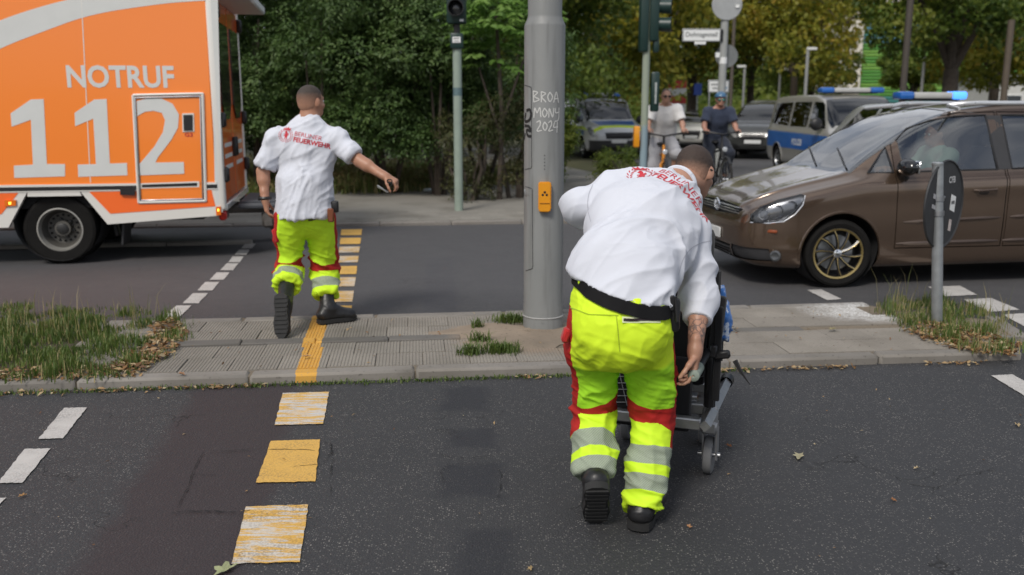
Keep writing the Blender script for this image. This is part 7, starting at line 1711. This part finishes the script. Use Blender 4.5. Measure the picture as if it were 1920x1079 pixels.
m = MB(); m.box((.275, -.24, .72), (.05, .05, .26), .014, Matrix.Rotation(.08, 3, 'Y'), 2); m.box((.285, -.27, .60), (.03, .02, .42), .005); m.build('strap', BLKF, CH)
m = MB(); m.box((.305, -.29, .605), (.07, .028, .036), .008, Matrix.Rotation(-.2, 3, 'Y')); m.box((.27, -.30, .62), (.03, .03, .052), .005); m.build('buckle', BLACK, CH)
m = MB(); m.tube([(.36, -.29, .585), (.385, -.30, .545), (.40, -.30, .525), (.43, -.31, .49)], [.011, .008, .005, .002], 6); m.build('strap_end', BLKF, CH)
m = MB(); m.box((-.02, -.26, .40), (.40, .05, .34), .02, seg=2); m.build('calf_pad', BLKF, CH)
NETM = M('grey_net', (.25, .25, .25), .6); m = MB()
for a in range(7): m.tube([(-.10 + a * .03, -.292, .33), (-.16 + a * .035, -.292, .56)], .0022, 4); m.tube([(-.16, -.293, .34 + a * .03), (.1, -.293, .37 + a * .03)], .0022, 4)
m.build('net_pocket', NETM, CH)['kind'] = 'stuff'
m = MB(); m.box((0, .55, .16), (.36, .22, .02), .006); m.tube([(-.16, .42, .3), (-.16, .56, .17)], .014, 8); m.tube([(.16, .42, .3), (.16, .56, .17)], .014, 8); m.build('footrest', ALU, CH)
cp = CH.matrix_basis @ V(.0, .02, .55)
PATT = cloth('blue_white_pattern', (.05, .16, .44), .8, pat=(26, .52, (.55, .62, .72)))
pat = seated('person', (.655, 4.18, .36), R(-90) - ca, 'seated patient in blue and white patterned top, mostly hidden behind the bending man', .012, False, PATT, cloth('blue_jeans', (.05, .08, .16)), (.25, .23, .21))
bl = Field((.72, 3.72, .5), (1.08, 4.2, 1.05), .008)
bl.cap(at(1342, 552, 3.98), at(1352, 600, 3.95), .04, .052, .03); bl.cap(at(1346, 585, 4.02), at(1352, 620, 3.95), .052, .042, .03)
Vt, Fc = bl.mesh(); Vt = relax(Vt, Fc, 2); N_ = vnormals(Vt, Fc); Vt = fold(Vt, N_, .026, ((V(1, 0, .3), 24), (V(-.4, 0, 1), 13), (V(0, 1, 0), 18)), 3.0)
tag(np_mesh('folded_cloth', Vt, Fc, PATT), 'crumpled blue and white patterned cloth at the right side of the wheeled chair', 'cloth')

# ============================================================= CYCLISTS
def bicycle(x, y, rz, label, frame_m, z=.07, light=False):
    root = empty('bicycle', (x, y, z), rz, label, 'bicycle', 'bicycles at the crossing'); r = .345       # rides along local -y
    for nm, yy in (('wheel', 0.0), ('wheel', 1.08)):
        m = MB(); m.tube([(0, yy + r * math.cos(a), r + .02 + r * math.sin(a)) for a in np.linspace(0, 2 * math.pi, 41)], .021, 8, cap=False); w = m.build(nm, RUBBER, root)
        m = MB(); m.tube([(0, yy + r * .93 * math.cos(a), r + .02 + r * .93 * math.sin(a)) for a in np.linspace(0, 2 * math.pi, 41)], .010, 6, cap=False); m.build('rim', STEEL, w)
        m = MB()
        for k in range(16): a = 2 * math.pi * k / 16; m.tube([(.02 * (-1) ** k, yy, r + .02), (0, yy + r * .92 * math.cos(a), r + .02 + r * .92 * math.sin(a))], .0016, 4)
        m.build('spokes', STEEL, w)['kind'] = 'stuff'
        m = MB(); m.lathe([(.02, -.05), (.03, -.03), (.02, 0), (.03, .03), (.02, .05)], (0, yy, r + .02), (1, 0, 0), 12); m.build('hub', STEEL, w)
    z0 = r + .02; hd, bb, st_, rr = V(0, .30, .90), V(0, .62, .30), V(0, .80, .86), V(0, 1.08, z0)
    m = MB(); m.tube([hd, bb], .024, 8); m.tube([bb, st_], .017, 8); m.tube([hd + V(0, .02, -.06), st_ + V(0, -.02, -.08)], .017, 8)
    for s in (-1, 1): m.tube([bb, rr + V(s * .05, 0, 0)], .010, 6); m.tube([st_ + V(0, 0, -.1), rr + V(s * .05, 0, 0)], .009, 6)
    m.build('frame', frame_m, root)
    m = MB(); m.tube([hd + V(0, .01, .06), hd + V(0, -.04, -.18)], .022, 8)
    for s in (-1, 1): m.tube([hd + V(s * .0, -.05, -.20), hd + V(s * .055, -.07, -.24), V(s * .055, 0, z0)], .015, 8)
    m.build('fork', BLACK if light is None else frame_m, root)
    m = MB(); m.tube([hd + V(0, .01, .02), hd + V(0, .03, .20)], .018, 8); m.tube([V(-.31, .42, 1.14), V(-.18, .32, 1.13), V(0, .28, 1.10), V(.18, .32, 1.13), V(.31, .42, 1.14)], .013, 8); hb = m.build('handlebar', BLACK, root)
    for s in (-1, 1): m = MB(); m.tube([(s * .22, .35, 1.135), (s * .32, .43, 1.142)], .018, 8); m.build('grip', RUBBER, hb)
    m = MB(); m.ball((0, .80, .955), (.075, .14, .035)); m.tube([st_, V(0, .80, .94)], .014, 8); m.build('saddle', BLACK, root)
    m = MB(); m.lathe([(.09, -.006), (.09, .006)], (.05, .62, .30), (1, 0, 0), 20); m.tube([(.07, .62, .30), (.09, .62, .14)], .01, 6); m.tube([(-.07, .62, .30), (-.09, .62, .46)], .01, 6); m.box((.13, .62, .13), (.09, .09, .02), .004); m.box((-.13, .62, .47), (.09, .09, .02), .004); m.build('crankset', BLACK, root)
    m = MB(); m.tube([(0, -.25 + .0, .63), (0, -.1, .73), (0, .12, .745)], .026, 8, flat=.4); m.build('mudguard', BLACK, root)
    m = MB(); m.lathe([(.036, 0), (.04, .05), (.03, .055), (0, .05)], (0, .16, .86), (0, -1, 0), 14); m.build('headlight', LAMPGLASS, root); return root
def cyclist(x, y, label, shirt, trous, sk, hc, legs_bare, helmet, yaw=0.0, scale=1.0, big=1.0, rot=0.0):
    Rz = Matrix.Rotation(rot, 3, 'Z'); o = V(x, y, .07); g = lambda a, b, c: o + Rz @ V(a * scale, b * scale, c * scale)
    J = dict(front=Rz @ V(0, -1, 0), pelvis=g(0, .80, 1.02), waist=g(0, .76, 1.18), chest=g(0, .66, 1.36), neck=g(0, .58, 1.54), head=g(.0, .53, 1.68), face=Rz @ V(yaw, -1, -.08), up=V(0, 0, 1), w=(.18 * big, .185 * big, .19))
    for s, k in (('L', 1), ('R', -1)):
        J['sh' + s] = g(.19 * k, .60, 1.47); J['el' + s] = g(.27 * k, .52, 1.24); J['wr' + s] = g(.275 * k, .44, 1.20); J['hand' + s] = (Rz @ V(0, -1, -.3), V(0, 0, -1), 1.0)
        J['wr' + s] = g(.27 * k, .46, 1.185); J['hip' + s] = g(.10 * k, .78, .98)
    J['knL'], J['anL'] = g(.17, .42, .78), g(.14, .58, .36); J['knR'], J['anR'] = g(-.15, .56, .56), g(-.15, .70, .14)
    for s in 'LR': J['heel' + s] = J['an' + s] + Rz @ V(0, .05, -.08); J['toe' + s] = J['an' + s] + Rz @ V(0, -.20, -.10)
    sm_ = skin_mat('skin_cyclist_%d' % int(x * 10), sk); b, L, ax = body_mesh('person', J, .010, sm_); tag(b, label, 'person')
    shirt_mesh('shirt', J, .011, shirt, b, hem=(g(0, .8, .93), V(0, 0, -1)), cuff=(.72, .72), seed=x, sleeve=(.082, .085))
    trouser_mesh('shorts' if legs_bare else 'trousers', J, .011, trous, b, hem=(-.02, -.02) if legs_bare else (.36, .36), seat=.155, rad=(.11, .11, .105 if legs_bare else .085, .07), seed=x)
    for s in 'LR':
        F = Field([v - .2 for v in J['an' + s]], [v + .26 for v in J['an' + s]], .009); d = (J['toe' + s] - J['heel' + s]).normalized(); F.cap(J['heel' + s] + V(0, 0, .05), J['toe' + s] + V(0, 0, .035), .045, .042, .02); F.cap(J['heel' + s] + V(0, 0, .08), J['an' + s], .048, .05, .02)
        Vt, Fc = F.mesh(); np_mesh('shoe', relax(Vt, Fc, 1), Fc, BOOT, b)
    r, f, u = ax
    if helmet:
        F = Field([v - .25 for v in J['head']], [v + .25 for v in J['head']], .007); F.ell(L(0, -.012, .045), ax, (.098, .128, .092), .01); F.cut(L(0, 0, .035), -u + f * .1)
        for k in (-.05, 0, .05): F.cap(L(k, -.06, .142), L(k * 1.1, .10, .105), .012, .012, .006, sub=True)
        Vt, Fc = F.mesh(); np_mesh('helmet', relax(Vt, Fc, 1), Fc, M('blue_helmet', (.045, .13, .24), .35, coat=.4), b)
        m = MB()
        for s in (-1, 1): m.tube([L(.078 * s, .02, .03), L(.07 * s, .04, -.06), L(.0, .06, -.115)], .006, 5)
        m.build('helmet_strap', BLACK, b)
    elif hc: hair_mesh(J, L, ax, hair_mat('hair_cyclist', hc, sk, (-.02, .05)), b, .007, .004, .02)
    eyes(L, ax, b); m = MB()
    for s in (-1, 1): m.ball(L(.034 * s, .106, .0), (.03, .012, .021), Matrix((r, f, u)).transposed(), 12, 8); m.tube([L(.062 * s, .09, .004), L(.08 * s, .0, .004)], .004, 5)
    m.build('sunglasses', M('mirror_green_lens', (.02, .16, .14), .1, .6) if helmet else M('brown_lens', (.02, .014, .01), .2), b); return b
xa_ = at(1243, 300, 14.6).x
bicycle(xa_, 14.35, R(-3), 'bicycle with an orange frame ridden by the bald man in white', M('orange_frame', (.62, .24, .03), .35))
cyclist(at(1240, 300, 15.1).x, 14.45, 'bald man in white polo shirt and grey shorts on the bicycle with orange frame', cloth('white_polo', (.66, .65, .64)), cloth('grey_shorts', (.36, .36, .38)), (.42, .24, .17), (.10, .07, .05), True, False, .1, 1.03, 1.12, R(-3))
xb_ = at(1352, 300, 15.6).x
bicycle(xb_, 15.2, R(3), 'dark bicycle ridden by the man with the blue helmet', M('dark_frame', (.02, .021, .024), .4), light=None)
cyclist(at(1345, 300, 16).x, 15.3, 'man in dark blue shirt with blue helmet and mirrored glasses on the dark bicycle', cloth('navy_shirt', (.035, .045, .075)), cloth('dark_trousers', (.025, .03, .045)), (.40, .21, .15), None, False, True, -.1, 1.0, 1.08, R(3))
# litter by the thicket
o = empty('crushed_can', gnd(802, 360, .075), R(30), 'small crushed blue and white can lying by the weeds', 'can'); m = MB(); m.lathe([(0, -.08), (.028, -.08), (.033, -.06), (.031, 0), (.034, .05), (.028, .08), (0, .08)], (0, 0, .034), (1, .2, 0), 16); m.build('can', M('can_foil', (.45, .50, .6), .3, .4, var=.6, ns=20), o)
for px, py, lb in ((880, 349, 'scrap of white paper by the weeds right of the green post'), (965, 327, 'scrap of white paper next to the thick mast')):
    g = gnd(px, py, .09); bm = bmesh.new(); nn = 5; vs = [[bm.verts.new((i * .045 - .09, j * .035 - .07, random.uniform(0, .05))) for j in range(nn)] for i in range(nn)]
    for i in range(nn - 1):
        for j in range(nn - 1): bm.faces.new((vs[i][j], vs[i + 1][j], vs[i + 1][j + 1], vs[i][j + 1]))
    me = bpy.data.meshes.new('paper_scrap'); bm.to_mesh(me); bm.free(); o = link('paper_scrap', me, None, [WHITE]); o.location = g; tag(o, lb, 'paper', 'scraps of paper')
